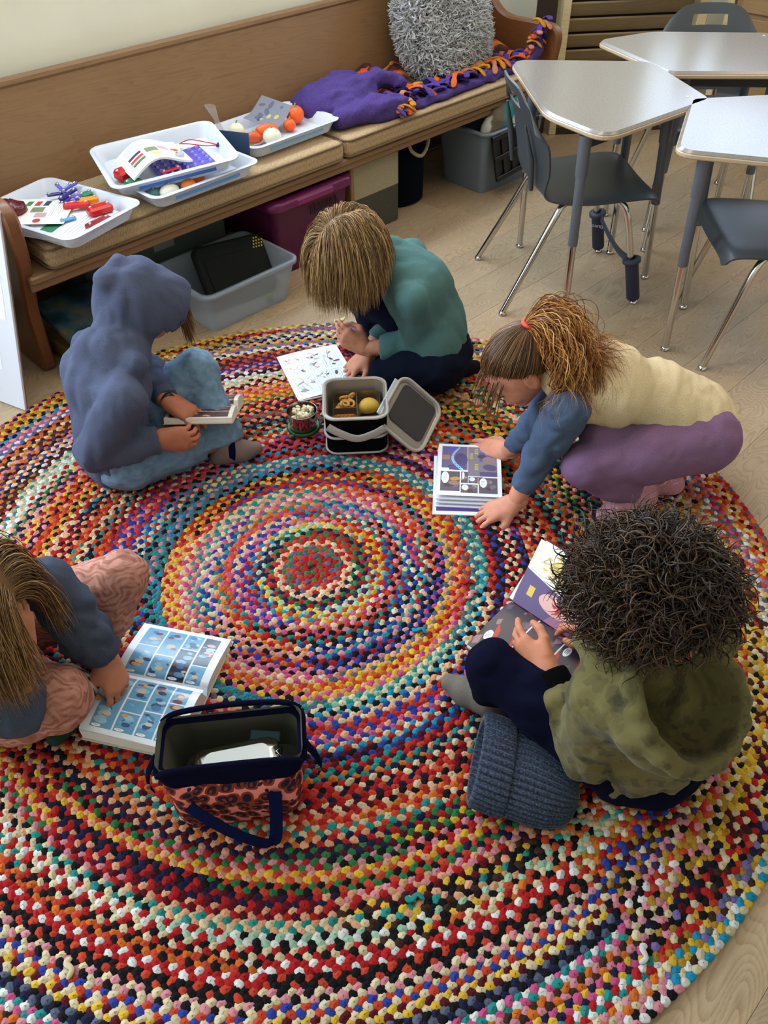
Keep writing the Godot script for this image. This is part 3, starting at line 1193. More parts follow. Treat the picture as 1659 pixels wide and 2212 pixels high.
func chair(label: String, at: Vector3, turn: float) -> Node3D:      # x to the sitter's left, z where the sitter looks
	var root := thing("school_chair", label, "chair", Transform3D(Basis(Vector3.UP, turn), at), "grey plastic school chairs at the desks")
	if mats.has("chair_shell"):
		pass
	else:
		var path := [Vector2(0.262, 0.372), Vector2(0.25, 0.398), Vector2(0.215, 0.411), Vector2(0.12, 0.408), Vector2(0.0, 0.400), Vector2(-0.10, 0.403), Vector2(-0.155, 0.42), Vector2(-0.185, 0.46), Vector2(-0.198, 0.53), Vector2(-0.215, 0.61), Vector2(-0.245, 0.70), Vector2(-0.265, 0.755)]
		var nu := 25
		var nv := 45
		var pts := PackedVector3Array()
		for j in nv:
			var f := float(j) / (nv - 1) * (path.size() - 1)
			var i := mini(int(f), path.size() - 2)
			var q: Vector2 = (path[i] as Vector2).cubic_interpolate(path[i + 1], path[maxi(i - 1, 0)], path[mini(i + 2, path.size() - 1)], f - i)
			var u := float(j) / (nv - 1)
			var half := lerpf(0.205, 0.222, smoothstep(0.0, 0.25, u)) - 0.03 * smoothstep(0.3, 0.55, u) * (1.0 - smoothstep(0.62, 0.8, u))
			if u > 0.86:
				half *= 1.0 - 0.10 * pow((u - 0.86) / 0.14, 2.0)
			if u < 0.05:
				half *= 0.9 + 2.0 * u
			for k in nu:
				var x := (float(k) / (nu - 1) * 2.0 - 1.0)
				var back := smoothstep(0.5, 0.7, u)
				var curl := x * x
				var y := q.y + (1.0 - back) * (0.012 * curl - 0.02 * pow(absf(x), 6.0) * (1.0 - u)) - 0.115 * curl * curl * smoothstep(0.78, 1.0, u)
				var z := q.x + back * 0.045 * curl
				pts.append(Vector3(x * half, y, z))
		var m := MB.new()
		shell(m, pts, nu, nv, 0.007, func(i, j): return (j >= 39 and j <= 40 and i >= 8 and i <= 15) or (j >= 25 and j <= 26 and i >= 7 and i <= 16))
		for rib in [-1.0, 1.0]:
			m.tube(bag_of([Vector3(rib * 0.14, 0.43, -0.192), Vector3(rib * 0.145, 0.53, -0.205), Vector3(rib * 0.13, 0.64, -0.232)]), PackedFloat32Array([0.008, 0.012, 0.004]), 8)
		mats["chair_shell"] = m.mesh()
		for sg in [-1.0, 1.0]:
			m = MB.new()
			m.tube(smooth([Vector3(sg * 0.215, 0.012, 0.235), Vector3(sg * 0.20, 0.20, 0.19), Vector3(sg * 0.188, 0.33, 0.158), Vector3(sg * 0.172, 0.378, 0.13), Vector3(sg * 0.14, 0.388, 0.08), Vector3(sg * 0.12, 0.388, 0.0)], 6), PackedFloat32Array([0.0115]), 12)
			mats["front%d" % sg] = m.mesh()
			m = MB.new()
			m.tube(smooth([Vector3(sg * 0.225, 0.012, -0.275), Vector3(sg * 0.20, 0.22, -0.17), Vector3(sg * 0.185, 0.35, -0.105), Vector3(sg * 0.165, 0.385, -0.07), Vector3(sg * 0.13, 0.39, 0.0)], 6), PackedFloat32Array([0.0115]), 12)
			mats["rear%d" % sg] = m.mesh()
		m = MB.new()
		m.lathe(Transform3D.IDENTITY, [Vector2(0, 0), Vector2(0.014, 0.0), Vector2(0.016, 0.004), Vector2(0.012, 0.014), Vector2(0, 0.015)], 12)
		mats["glide"] = m.mesh()
	part("seat_shell", mats["chair_shell"], mat(Color(0.25, 0.265, 0.275), 0.38, 0.0, 0.5), root)
	var chrome := mat(Color(0.80, 0.79, 0.77), 0.14, 1.0)
	for sg in [-1, 1]:
		for q in ["front", "rear"]:
			var lg := part("leg", mats["%s%d" % [q, sg]], chrome, root)
			var g := part("glide", mats["glide"], chrome, lg)
			g.position = Vector3(sg * (0.215 if q == "front" else 0.225), 0.0, 0.235 if q == "front" else -0.275)
	return root


func desk(label: String, outline: Array, radii: Array, legs: Array, lines: Array) -> void:     # outline as x, z on the floor plan
	var mid := Vector2.ZERO
	for q in outline:
		mid += q / outline.size()
	var root := thing("school_desk", label, "desk", Transform3D(Basis.IDENTITY, Vector3(mid.x, 0, mid.y)), "grey topped school desks")
	var poly := []
	for q in outline:
		poly.append(Vector2(q.x - mid.x, -(q.y - mid.y)))
	if Geometry2D.is_polygon_clockwise(PackedVector2Array(poly)):
		poly.reverse()
		radii = radii.duplicate()
		radii.reverse()
	var edge := fillet(poly, radii, 7)
	var t := Transform3D(Basis(Vector3.RIGHT, Vector3.FORWARD, Vector3.UP), Vector3(0, 0.676, 0))
	var m := MB.new()
	m.prism(t, edge, 0.026, 0.008)
	var lam := StandardMaterial3D.new()
	lam.albedo_color = Color(0.53, 0.50, 0.47)
	lam.roughness = 0.22
	lam.metallic_specular = 0.6
	if not mats.has("speck"):
		mats["speck"] = ntex(0.12, [[0.0, Color(0.90, 0.89, 0.88)], [0.5, Color(0.97, 0.97, 0.96)], [1.0, Color(1, 1, 1)]], 256, FastNoiseLite.TYPE_SIMPLEX, 3, 31)
	grain(lam, mats["speck"], Vector3(3, 3, 3))
	part("desktop", m, lam, root)
	m = MB.new()
	m.prism(t.translated_local(Vector3(0, 0, 0.002)), Geometry2D.offset_polygon(edge, 0.0025)[0], 0.016, 0.004)
	part("edge_band", m, mat(Color(0.72, 0.62, 0.50), 0.35), root)
	var grey := mat(Color(0.34, 0.35, 0.37), 0.42)
	var chrome := mat(Color(0.80, 0.79, 0.77), 0.14, 1.0)
	for l in legs:
		var top := Vector3(l[0] - mid.x, 0.672, l[1] - mid.y)
		var foot := Vector3(l[2] - mid.x, 0.0, l[3] - mid.y)
		var knee := top.lerp(foot, 0.52)
		m = MB.new()
		m.tube(bag_of([top, top.lerp(foot, 0.18), top.lerp(foot, 0.19), knee]), PackedFloat32Array([0.021, 0.020, 0.0165, 0.0165]), 14)
		var lg := part("leg", m, grey, root)
		m = MB.new()
		m.tube(bag_of([knee.lerp(top, 0.06), foot + Vector3(0, 0.012, 0)]), PackedFloat32Array([0.0125]), 12)
		part("leg_insert", m, chrome, lg)
		m = MB.new()
		m.lathe(Transform3D(Basis.IDENTITY, foot), [Vector2(0, 0), Vector2(0.015, 0.0), Vector2(0.016, 0.006), Vector2(0.012, 0.015), Vector2(0, 0.016)], 12)
		part("glide", m, chrome, lg)
	for e in lines:
		m = MB.new()
		m.bar(Vector3(e[0] - mid.x, 0.645, e[1] - mid.y), Vector3(e[2] - mid.x, 0.645, e[3] - mid.y), 0.014, 0.03)
		part("brace", m, mat(Color(0.17, 0.17, 0.18), 0.45), root)
	m = MB.new()
	var scr: Vector2 = (outline[2] as Vector2).lerp(Vector2(mid.x, mid.y), 0.22) - mid
	m.lathe(Transform3D(Basis.IDENTITY, Vector3(scr.x, 0.702, scr.y)), [Vector2(0, 0.0), Vector2(0.006, 0.0), Vector2(0.005, 0.0012), Vector2(0, 0.0016)], 12)
	part("screw_cap", m, mat(Color(0.85, 0.85, 0.84), 0.25), root)


func desks() -> void:
	desk("grey laminate school desk standing nearest the pew, chair tucked under it", [Vector2(0.51, -3.285), Vector2(1.02, -3.225), Vector2(1.105, -2.79), Vector2(0.69, -2.475), Vector2(0.545, -2.70)], [0.06, 0.10, 0.05, 0.07, 0.25],
		[[0.655, -2.575, 0.665, -2.53], [0.985, -2.83, 1.064, -2.918], [0.95, -3.14, 0.972, -3.135], [0.59, -3.18, 0.605, -3.213]], [[0.655, -2.575, 0.985, -2.83], [0.985, -2.83, 0.95, -3.14]])
	desk("grey laminate school desk farthest back, in front of the drawer cabinet", [Vector2(0.88, -3.52), Vector2(1.12, -3.625), Vector2(1.62, -3.56), Vector2(1.52, -3.045), Vector2(1.05, -3.085)], [0.05, 0.15, 0.08, 0.05, 0.05],
		[[1.01, -3.46, 1.03, -3.50], [1.50, -3.48, 1.53, -3.52], [1.14, -3.17, 1.12, -3.15], [1.45, -3.13, 1.47, -3.12]], [[1.14, -3.17, 1.45, -3.13], [1.01, -3.46, 1.50, -3.48]])
	desk("grey laminate school desk cut by the right edge of the picture", [Vector2(1.04, -2.80), Vector2(1.55, -2.84), Vector2(1.58, -2.36), Vector2(1.20, -2.235), Vector2(0.865, -2.355)], [0.05, 0.08, 0.06, 0.25, 0.06],
		[[0.968, -2.385, 1.004, -2.399], [1.10, -2.70, 1.149, -2.679], [1.49, -2.72, 1.52, -2.74], [1.47, -2.43, 1.49, -2.42]], [[1.10, -2.70, 1.49, -2.72], [0.968, -2.385, 1.10, -2.70]])
	var c := chair("grey plastic chair with blue foot band, tucked under the desk nearest pew", Vector3(0.715, 0, -2.915), PI / 2 + 0.10)
	chair("grey plastic chair at the right picture edge, its seat under the cut-off desk", Vector3(1.345, 0, -2.475), -PI / 2 - 0.06)
	chair("grey plastic chair behind the farthest desk, slotted back towards the cabinet", Vector3(1.40, 0, -3.56), -0.06)
	# the elastic foot band across the near chair's front legs
	var fb := thing("foot_band", "navy elastic foot band stretched between the front legs of a chair", "foot band", c.transform)
	var navy := mat(Color(0.10, 0.13, 0.21), 0.55)
	var grey := mat(Color(0.20, 0.23, 0.28), 0.6)
	for sg in [-1.0, 1.0]:
		var a := Vector3(sg * 0.2145, 0.017, 0.233)
		var b := Vector3(sg * 0.2035, 0.175, 0.199)
		var m := MB.new()
		m.tube(bag_of([a, a.lerp(b, 0.02), a.lerp(b, 0.05), a.lerp(b, 0.97), b]), PackedFloat32Array([0.016, 0.0225, 0.0245, 0.0245, 0.0235]), 18)
		var slv := part("sleeve", m, navy, fb)
		m = MB.new()
		var ax := (b - a).normalized()
		var x := ax.cross(Vector3.FORWARD).normalized()
		m.lathe(Transform3D(Basis(x, ax, x.cross(ax)), b - ax * 0.012), [Vector2(0.0245, 0.0), Vector2(0.033, 0.002), Vector2(0.033, 0.014), Vector2(0.026, 0.018), Vector2(0.016, 0.018)], 20)
		part("collar", m, grey, slv)
		if sg > 0.0:
			var tm := TextMesh.new()
			tm.text = "Bouncy"
			tm.font = SystemFont.new()
			tm.font.font_names = PackedStringArray(["Droid Sans"])
			tm.font_size = 20
			tm.pixel_size = 0.0009
			tm.depth = 0.0006
			var tx := part("lettering", tm, mat(Color(0.8, 0.8, 0.82), 0.6), slv)
			tx.transform = Transform3D(Basis(Vector3.UP, -PI / 2 - 0.5), b.lerp(a, 0.3) + Basis(Vector3.UP, -PI / 2 - 0.5) * Vector3(0, 0, 0.0245))
	var m := MB.new()
	m.tube(smooth([Vector3(-0.185, 0.168, 0.205), Vector3(-0.10, 0.135, 0.215), Vector3(0.0, 0.118, 0.222), Vector3(0.10, 0.135, 0.215), Vector3(0.185, 0.168, 0.205)], 6), PackedFloat32Array([0.0035]), 8, true, 4.0)
	part("strap", m, grey, fb)


# ---------------------------------------------------------------- small helpers for the props
func loft(m: MB, t: Transform3D, rings: Array, seg := 4, low_cap := true, high_cap := false) -> void:     # rounded rectangles [width, depth, radius, height(, dx, dz)] joined upwards; going down again makes an inside
	var n := (seg + 1) * 4
	var first := m.v.size()
	var up := 0.0
	for i in rings.size():
		var g: Array = rings[i]
		var poly := rounded(g[0], g[1], minf(g[2], minf(g[0], g[1]) * 0.49), seg)
		var run := 0.0
		if i > 0:
			up += Vector2(rings[i][3] - rings[i - 1][3], (rings[i][0] - rings[i - 1][0]) / 2).length()
		for k in n + 1:
			var q := poly[k % n]
			if k > 0:
				run += q.distance_to(poly[k - 1])
			m.p(t * Vector3(q.x + (g[4] if g.size() > 4 else 0.0), g[3], -q.y + (g[5] if g.size() > 5 else 0.0)), Vector2(run, -up))
	for i in rings.size() - 1:
		if rings[i] == rings[i + 1]:
			continue
		for k in n:
			var a := first + i * (n + 1) + k
			m.tri(a, a + 1, a + n + 2)
			m.tri(a, a + n + 2, a + n + 1)
	for e in 2:
		if (e == 0 and low_cap) or (e == 1 and high_cap):
			var o: int = first + (0 if e == 0 else (rings.size() - 1) * (n + 1))
			var i := m.v.size()
			for k in n:
				m.p(m.v[o + k], m.uv[o + k])
			for k in range(1, n - 1):
				if e == 0:
					m.tri(i, i + k + 1, i + k)
				else:
					m.tri(i, i + k, i + k + 1)


func clear(c: Color, alpha: float, rough := 0.35) -> StandardMaterial3D:
	var key := ["clear", c, alpha, rough]
	if mats.has(key):
		return mats[key]
	var m := StandardMaterial3D.new()
	m.albedo_color = Color(c.r, c.g, c.b, alpha)
	m.transparency = BaseMaterial3D.TRANSPARENCY_ALPHA
	m.roughness = rough
	mats[key] = m
	return m


func tex_mat(t: Texture2D, rough := 0.6, spec := 0.5) -> StandardMaterial3D:
	var m := StandardMaterial3D.new()
	m.albedo_texture = t
	m.roughness = rough
	m.metallic_specular = spec
	return m


func cloth(c: Color, weave := 0.12, rim := 0.15) -> StandardMaterial3D:       # jersey, fleece and the like
	var key := ["cloth", c, weave, rim]
	if mats.has(key):
		return mats[key]
	if not mats.has("weave"):
		mats["weave"] = ntex(0.09, [[0.1, Color(0.80, 0.80, 0.80)], [0.5, Color(0.93, 0.93, 0.93)], [0.9, Color(1, 1, 1)]], 256, FastNoiseLite.TYPE_SIMPLEX, 4, 44)
	var m := StandardMaterial3D.new()
	m.albedo_color = c
	m.roughness = 0.95
	m.metallic_specular = 0.15
	m.rim_enabled = true
	m.rim = rim
	m.rim_tint = 0.8
	grain(m, mats["weave"], Vector3.ONE * (1.0 / weave))
	mats[key] = m
	return m


# flat print: a picture is drawn into an image
func p_ell(img: Image, c: Vector2, r: Vector2, col: Color, turn := 0.0) -> void:
	var R := int(maxf(r.x, r.y)) + 1
	var cs := cos(turn)
	var sn := sin(turn)
	for y in range(maxi(0, int(c.y) - R), mini(img.get_height(), int(c.y) + R + 1)):
		for x in range(maxi(0, int(c.x) - R), mini(img.get_width(), int(c.x) + R + 1)):
			var d := Vector2(x, y) - c
			var q := Vector2((d.x * cs + d.y * sn) / r.x, (-d.x * sn + d.y * cs) / r.y)
			if q.length_squared() <= 1.0:
				img.set_pixel(x, y, col)


func p_poly(img: Image, pts: PackedVector2Array, col: Color) -> void:
	var lo := pts[0]
	var hi := pts[0]
	for q in pts:
		lo = lo.min(q)
		hi = hi.max(q)
	for y in range(maxi(0, int(lo.y)), mini(img.get_height(), int(hi.y) + 1)):
		for x in range(maxi(0, int(lo.x)), mini(img.get_width(), int(hi.x) + 1)):
			if Geometry2D.is_point_in_polygon(Vector2(x + 0.5, y + 0.5), pts):
				img.set_pixel(x, y, col)


func p_line(img: Image, a: Vector2, b: Vector2, w: float, col: Color) -> void:
	var n := (b - a).orthogonal().normalized() * w / 2
	p_poly(img, PackedVector2Array([a + n, b + n, b - n, a - n]), col)


func p_bubble(img: Image, r: Rect2, ink: Color) -> void:       # a speech balloon with lines of tiny lettering
	p_ell(img, r.get_center(), r.size / 2 + Vector2(1, 1), ink)
	p_ell(img, r.get_center(), r.size / 2, Color(0.96, 0.96, 0.95))
	var y := r.position.y + r.size.y * 0.3
	while y < r.end.y - r.size.y * 0.25:
		img.fill_rect(Rect2i(int(r.position.x + r.size.x * 0.25), int(y), int(r.size.x * 0.5), 1), ink)
		y += 4


const GLYPH := {"R": ["110", "101", "110", "101", "101"], "U": ["101", "101", "101", "101", "111"], "B": ["110", "101", "110", "101", "110"], "S": ["111", "100", "111", "001", "111"], "H": ["101", "101", "111", "101", "101"], "O": ["111", "101", "101", "101", "111"], "M": ["101", "111", "111", "101", "101"], "F": ["111", "100", "110", "100", "100"]}


func p_glyph(img: Image, ch: String, at: Vector2, px: float, turn: float, col: Color) -> void:
	for y in 5:
		for x in 3:
			if GLYPH[ch][y][x] == "1":
				var q := at + (Vector2(x - 1, y - 2) * px).rotated(turn)
				p_ell(img, q, Vector2(px, px) * 0.62, col)


func page(style: String, sd: int, w := 220, h := 308) -> ImageTexture:
	var key := "page_%s_%d" % [style, sd]
	if mats.has(key):
		return mats[key]
	var r := RandomNumberGenerator.new()
	r.seed = sd
	var img := Image.create(w, h, false, Image.FORMAT_RGB8)
	img.fill(Color(0.93, 0.93, 0.93))
	var fw := float(w)
	var fh := float(h)
	var ink := Color(0.15, 0.14, 0.18)
	if style == "manga":
		var cells := [Rect2(0.08, 0.07, 0.29, 0.2), Rect2(0.40, 0.07, 0.26, 0.2), Rect2(0.69, 0.07, 0.24, 0.42), Rect2(0.08, 0.29, 0.29, 0.2), Rect2(0.40, 0.29, 0.26, 0.2), Rect2(0.08, 0.52, 0.33, 0.4), Rect2(0.44, 0.52, 0.24, 0.2), Rect2(0.71, 0.52, 0.22, 0.4), Rect2(0.44, 0.74, 0.24, 0.18)]
		for c in cells:
			var q := Rect2i(int(c.position.x * fw), int(c.position.y * fh), int(c.size.x * fw), int(c.size.y * fh))
			img.fill_rect(q, Color(0.55, 0.57, 0.62))
			img.fill_rect(q.grow(-1), Color(0.86, 0.87, 0.90))
			var lo := Vector2(q.position)
			var sz := Vector2(q.size)
			for k in 9:
				var col: Color = [Color(0.70, 0.72, 0.77), Color(0.78, 0.80, 0.84), Color(0.95, 0.95, 0.95), Color(0.80, 0.68, 0.62), Color(0.86, 0.82, 0.60), Color(0.62, 0.52, 0.54), Color(0.22, 0.20, 0.23)][r.randi() % 7]
				var s := Vector2(r.randf_range(0.05, 0.16) * sz.x, r.randf_range(0.05, 0.14) * sz.y)
				var at := lo + s * 1.2 + Vector2(r.randf(), r.randf()) * (sz - s * 2.4)
				p_ell(img, at, s, col, r.randf() * 3.0)
			for k in 6:
				var a := lo + Vector2(r.randf(), r.randf()) * sz * 0.9 + Vector2(2, 2)
				var b := lo + Vector2(r.randf(), r.randf()) * sz * 0.9 + Vector2(2, 2)
				p_line(img, a, b, 1.3, Color(0.45, 0.46, 0.52))
			var bs := Vector2(0.34, 0.26) * sz
			p_bubble(img, Rect2(lo + Vector2(r.randf(), r.randf()) * (sz - bs), bs), Color(0.35, 0.35, 0.4))
		img.fill_rect(Rect2i(int(fw * 0.45), int(fh * 0.955), 12, 3), Color(0.4, 0.4, 0.45))
	elif style == "violet":
		img.fill(Color(0.90, 0.91, 0.97))
		var big := [Rect2(0.06, 0.05, 0.41, 0.49), Rect2(0.49, 0.05, 0.45, 0.60)]
		img.fill_rect(Rect2i(int(0.06 * fw), int(0.05 * fh), int(0.41 * fw), int(0.49 * fh)), Color(0.42, 0.38, 0.52))
		img.fill_rect(Rect2i(int(0.48 * fw), int(0.05 * fh), int(0.46 * fw), int(0.60 * fh)), Color(0.50, 0.44, 0.48))
		p_poly(img, PackedVector2Array([Vector2(0.14, 0.06) * Vector2(fw, fh), Vector2(0.33, 0.06) * Vector2(fw, fh), Vector2(0.30, 0.15) * Vector2(fw, fh), Vector2(0.11, 0.15) * Vector2(fw, fh)]), Color(0.36, 0.36, 0.72))
		img.fill_rect(Rect2i(int(0.07 * fw), int(0.24 * fh), int(0.12 * fw), int(0.1 * fh)), Color(0.66, 0.48, 0.42))
		p_ell(img, Vector2(0.36 * fw, 0.33 * fh), Vector2(0.11 * fw, 0.14 * fh), Color(0.31, 0.26, 0.44))
		p_ell(img, Vector2(0.30 * fw, 0.48 * fh), Vector2(0.15 * fw, 0.06 * fh), Color(0.35, 0.29, 0.50))
		img.fill_rect(Rect2i(int(0.06 * fw), int(0.50 * fh), int(0.12 * fw), int(0.05 * fh)), Color(0.92, 0.92, 0.95))
		var word := "SSSSSSHHHOOOOM"
		for k in word.length():
			var f := float(k) / (word.length() - 1)
			var at := Vector2(lerpf(0.33, 0.42, f) - 0.15 * sin(f * PI * 0.9) , lerpf(0.08, 0.52, f)) * Vector2(fw, fh)
			p_glyph(img, word[k], at, 2.2 + f * 1.2, 0.5 - f * 0.9, Color(0.62, 0.80, 0.90))
		img.fill_rect(Rect2i(int(0.66 * fw), int(0.16 * fh), int(0.22 * fw), int(0.20 * fh)), Color(0.33, 0.32, 0.62))
		img.fill_rect(Rect2i(int(0.76 * fw), int(0.16 * fh), int(0.01 * fw), int(0.20 * fh)), Color(0.55, 0.52, 0.7))
		p_ell(img, Vector2(0.70 * fw, 0.25 * fh), Vector2(0.07 * fw, 0.045 * fh), Color(0.27, 0.22, 0.24))
		p_ell(img, Vector2(0.80 * fw, 0.32 * fh), Vector2(0.10 * fw, 0.065 * fh), Color(0.56, 0.45, 0.42), 0.7)
		p_ell(img, Vector2(0.82 * fw, 0.47 * fh), Vector2(0.11 * fw, 0.06 * fh), Color(0.33, 0.28, 0.40), 0.3)
		img.fill_rect(Rect2i(int(0.66 * fw), int(0.56 * fh), int(0.27 * fw), int(0.08 * fh)), Color(0.34, 0.26, 0.45))
		for w2 in [[0.60, 0.10], [0.52, 0.20], [0.60, 0.42]]:
			for k in 3:
				p_glyph(img, "RUB"[k], Vector2((w2[0] as float) * fw + 2.0, ((w2[1] as float) + k * 0.045) * fh), 2.4, 1.5, Color(0.80, 0.76, 0.30))
		for c in [Rect2(0.05, 0.57, 0.30, 0.36), Rect2(0.49, 0.66, 0.22, 0.12), Rect2(0.37, 0.80, 0.26, 0.15), Rect2(0.65, 0.67, 0.29, 0.28), Rect2(0.37, 0.57, 0.11, 0.21)]:
			var q := Rect2i(int(c.position.x * fw), int(c.position.y * fh), int(c.size.x * fw), int(c.size.y * fh))
			img.fill_rect(q, Color(0.36, 0.29, 0.33))
			var lo := Vector2(q.position)
			var sz := Vector2(q.size)
			for k in 6:
				p_ell(img, lo + sz * 0.2 + Vector2(r.randf(), r.randf()) * sz * 0.6, sz * r.randf_range(0.08, 0.19), [Color(0.26, 0.20, 0.23), Color(0.72, 0.56, 0.22), Color(0.46, 0.38, 0.44), Color(0.40, 0.34, 0.55), Color(0.60, 0.45, 0.36)][r.randi() % 5], r.randf() * 3)
			p_bubble(img, Rect2(lo + Vector2(2, 2), sz * Vector2(0.4, 0.6)), Color(0.4, 0.4, 0.5))
	elif style == "sea":
		img.fill(Color(0.90, 0.92, 0.94))
		var cols := [0.09, 0.33, 0.55, 0.75, 0.93]
		for i in 4:
			var cut: float = [0.62, 0.42, 0.55, 0.36][(i + sd) % 4]
			for half in 2:
				var y0: float = 0.07 if half == 0 else cut + 0.015
				var y1: float = cut if half == 0 else 0.93
				var q := Rect2i(int(cols[i] * fw), int(y0 * fh), int((cols[i + 1] - cols[i] - 0.015) * fw), int((y1 - y0) * fh))
				var deep := r.randf() < 0.35
				var base := Color(0.13, 0.17, 0.24) if deep else Color(0.40, 0.62, 0.76)
				img.fill_rect(q, base)
				var lo := Vector2(q.position)
				var sz := Vector2(q.size)
				for k in 9:
					var s := Vector2(r.randf_range(0.12, 0.3), r.randf_range(0.06, 0.16)) * sz
					var at := lo + s + Vector2(r.randf(), r.randf()) * (sz - s * 2.0)
					var s2 := minf(s.x, s.y)
					var col: Color = [Color(0.52, 0.72, 0.82), Color(0.28, 0.48, 0.66), Color(0.60, 0.76, 0.84), Color(0.20, 0.30, 0.44), Color(0.48, 0.22, 0.20), Color(0.80, 0.62, 0.46), Color(0.45, 0.66, 0.78)][r.randi() % 7]
					p_ell(img, at, Vector2(s2, s2 * 1.2), col, r.randf() * 3)
				p_ell(img, lo + sz * Vector2(0.5, 0.6), Vector2.ONE * minf(sz.x, sz.y) * 0.22, [Color(0.80, 0.76, 0.66), Color(0.86, 0.70, 0.52), Color(0.25, 0.38, 0.56)][r.randi() % 3])
				if half == 1:
					var bs := Vector2(minf(sz.x * 0.6, 22), 13)
					p_bubble(img, Rect2(lo + Vector2(2, sz.y - bs.y - 3), bs), Color(0.4, 0.45, 0.5))
	elif style == "umber":
		img.fill(Color(0.88, 0.84, 0.78))
		for c in [Rect2(0.06, 0.05, 0.88, 0.28), Rect2(0.06, 0.35, 0.42, 0.28), Rect2(0.5, 0.35, 0.44, 0.28), Rect2(0.06, 0.65, 0.88, 0.29)]:
			var q := Rect2i(int(c.position.x * fw), int(c.position.y * fh), int(c.size.x * fw), int(c.size.y * fh))
			img.fill_rect(q, Color(0.34, 0.22, 0.19))
			var lo := Vector2(q.position)
			var sz := Vector2(q.size)
			for k in 16:
				var s := minf(sz.x, sz.y) * r.randf_range(0.06, 0.2)
				p_ell(img, lo + Vector2(s, s) + Vector2(r.randf(), r.randf()) * (sz - Vector2(s, s) * 2), Vector2(s, s * 0.6), [Color(0.52, 0.38, 0.31), Color(0.20, 0.12, 0.11), Color(0.66, 0.54, 0.44), Color(0.44, 0.22, 0.19), Color(0.74, 0.66, 0.56)][r.randi() % 5], r.randf() * 3)
	elif style == "sunmoon":
		img.fill(Color(0.90, 0.88, 0.80))
		for k in 14:
			var a := TAU * k / 14.0
			p_poly(img, PackedVector2Array([Vector2(0.42, 0.27) * Vector2(fw, fh) + Vector2.from_angle(a - 0.09) * 66, Vector2(0.42, 0.27) * Vector2(fw, fh) + Vector2.from_angle(a + 0.09) * 66, Vector2(0.42, 0.27) * Vector2(fw, fh) + Vector2.from_angle(a) * 50]), Color(0.85, 0.72, 0.35))
		p_ell(img, Vector2(0.42 * fw, 0.27 * fh), Vector2(50, 50), Color(0.86, 0.76, 0.45))
		p_ell(img, Vector2(0.86 * fw, 0.42 * fh), Vector2(26, 20), Color(0.78, 0.62, 0.22), 0.6)
		p_poly(img, PackedVector2Array([Vector2(0, 0.46 * fh), Vector2(0.05 * fw, 0.44 * fh), Vector2(fw, 0.72 * fh), Vector2(fw, 0.78 * fh), Vector2(0.6 * fw, fh), Vector2(0, fh)]), Color(0.38, 0.31, 0.47))
		p_poly(img, PackedVector2Array([Vector2(0.55 * fw, 0.62 * fh), Vector2(fw, 0.74 * fh), Vector2(fw, fh), Vector2(0.35 * fw, fh)]), Color(0.62, 0.40, 0.52))
		p_poly(img, PackedVector2Array([Vector2(0, 0.43 * fh), Vector2(0, 0.46 * fh), Vector2(fw, 0.74 * fh), Vector2(fw, 0.71 * fh)]), Color(0.93, 0.92, 0.9))
		p_ell(img, Vector2(0.42 * fw, 0.74 * fh), Vector2(42, 42), Color(0.88, 0.68, 0.64))
		p_ell(img, Vector2(0.34 * fw, 0.65 * fh), Vector2(9, 6), Color(0.74, 0.46, 0.46))
		p_ell(img, Vector2(0.46 * fw, 0.64 * fh), Vector2(11, 6), Color(0.74, 0.46, 0.46))
		for at in [Vector2(0.46 * fw, 0.29 * fh), Vector2(0.46 * fw, 0.76 * fh)]:
			p_ell(img, at, Vector2(6, 15), Color(0.76, 0.16, 0.11), 0.3)
			p_ell(img, at + Vector2(-2, -17), Vector2(5, 5), Color(0.76, 0.16, 0.11))
			p_poly(img, PackedVector2Array([at + Vector2(-4, -8), at + Vector2(-22, -14), at + Vector2(-12, 4)]), Color(0.76, 0.16, 0.11))
			p_poly(img, PackedVector2Array([at + Vector2(4, -8), at + Vector2(16, -20), at + Vector2(10, 6)]), Color(0.76, 0.16, 0.11))
			p_line(img, at + Vector2(0, 10), at + Vector2(-12, 30), 4, Color(0.76, 0.16, 0.11))
			p_line(img, at + Vector2(0, 10), at + Vector2(9, 26), 4, Color(0.76, 0.16, 0.11))
		img.fill_rect(Rect2i(int(0.10 * fw), int(0.66 * fh), 14, 46), Color(0.86, 0.72, 0.32))
	elif style == "cavern":
		img.fill(Color(0.24, 0.22, 0.26))
		for k in 26:
			var at := Vector2(r.randf() * fw, r.randf() * fh)
			var s := r.randf_range(8, 28)
			p_poly(img, PackedVector2Array([at + Vector2(-s, s * 0.2), at + Vector2(-s * 0.2, -s * 0.5), at + Vector2(s, -s * 0.1), at + Vector2(s * 0.4, s * 0.45)]), [Color(0.58, 0.43, 0.46), Color(0.44, 0.34, 0.40), Color(0.16, 0.14, 0.17), Color(0.34, 0.33, 0.40)][r.randi() % 4])
		for k in 5:
			var at := Vector2(fw * r.randf_range(0.15, 0.85), fh * (0.12 + 0.19 * k))
			p_poly(img, PackedVector2Array([at + Vector2(-34, -10), at + Vector2(-4, -4), at + Vector2(40, 10), at + Vector2(8, 12), at + Vector2(-16, 6)]), Color(0.74, 0.19, 0.14))
		for y in [0.33, 0.66]:
			img.fill_rect(Rect2i(0, int(y * fh), w, 4), Color(0.92, 0.9, 0.88))
		p_bubble(img, Rect2(fw * 0.6, fh * 0.05, 40, 22), ink)
		p_bubble(img, Rect2(fw * 0.12, fh * 0.70, 40, 20), ink)
	elif style == "kit":
		img.fill(Color(0.92, 0.91, 0.87))
		for k in 3:
			img.fill_rect(Rect2i(int(fw * 0.12), int(fh * (0.40 + k * 0.14)), int(fw * 0.22), int(fh * 0.09)), [Color(0.2, 0.2, 0.35), Color(0.8, 0.2, 0.15), Color(0.2, 0.5, 0.25)][k])
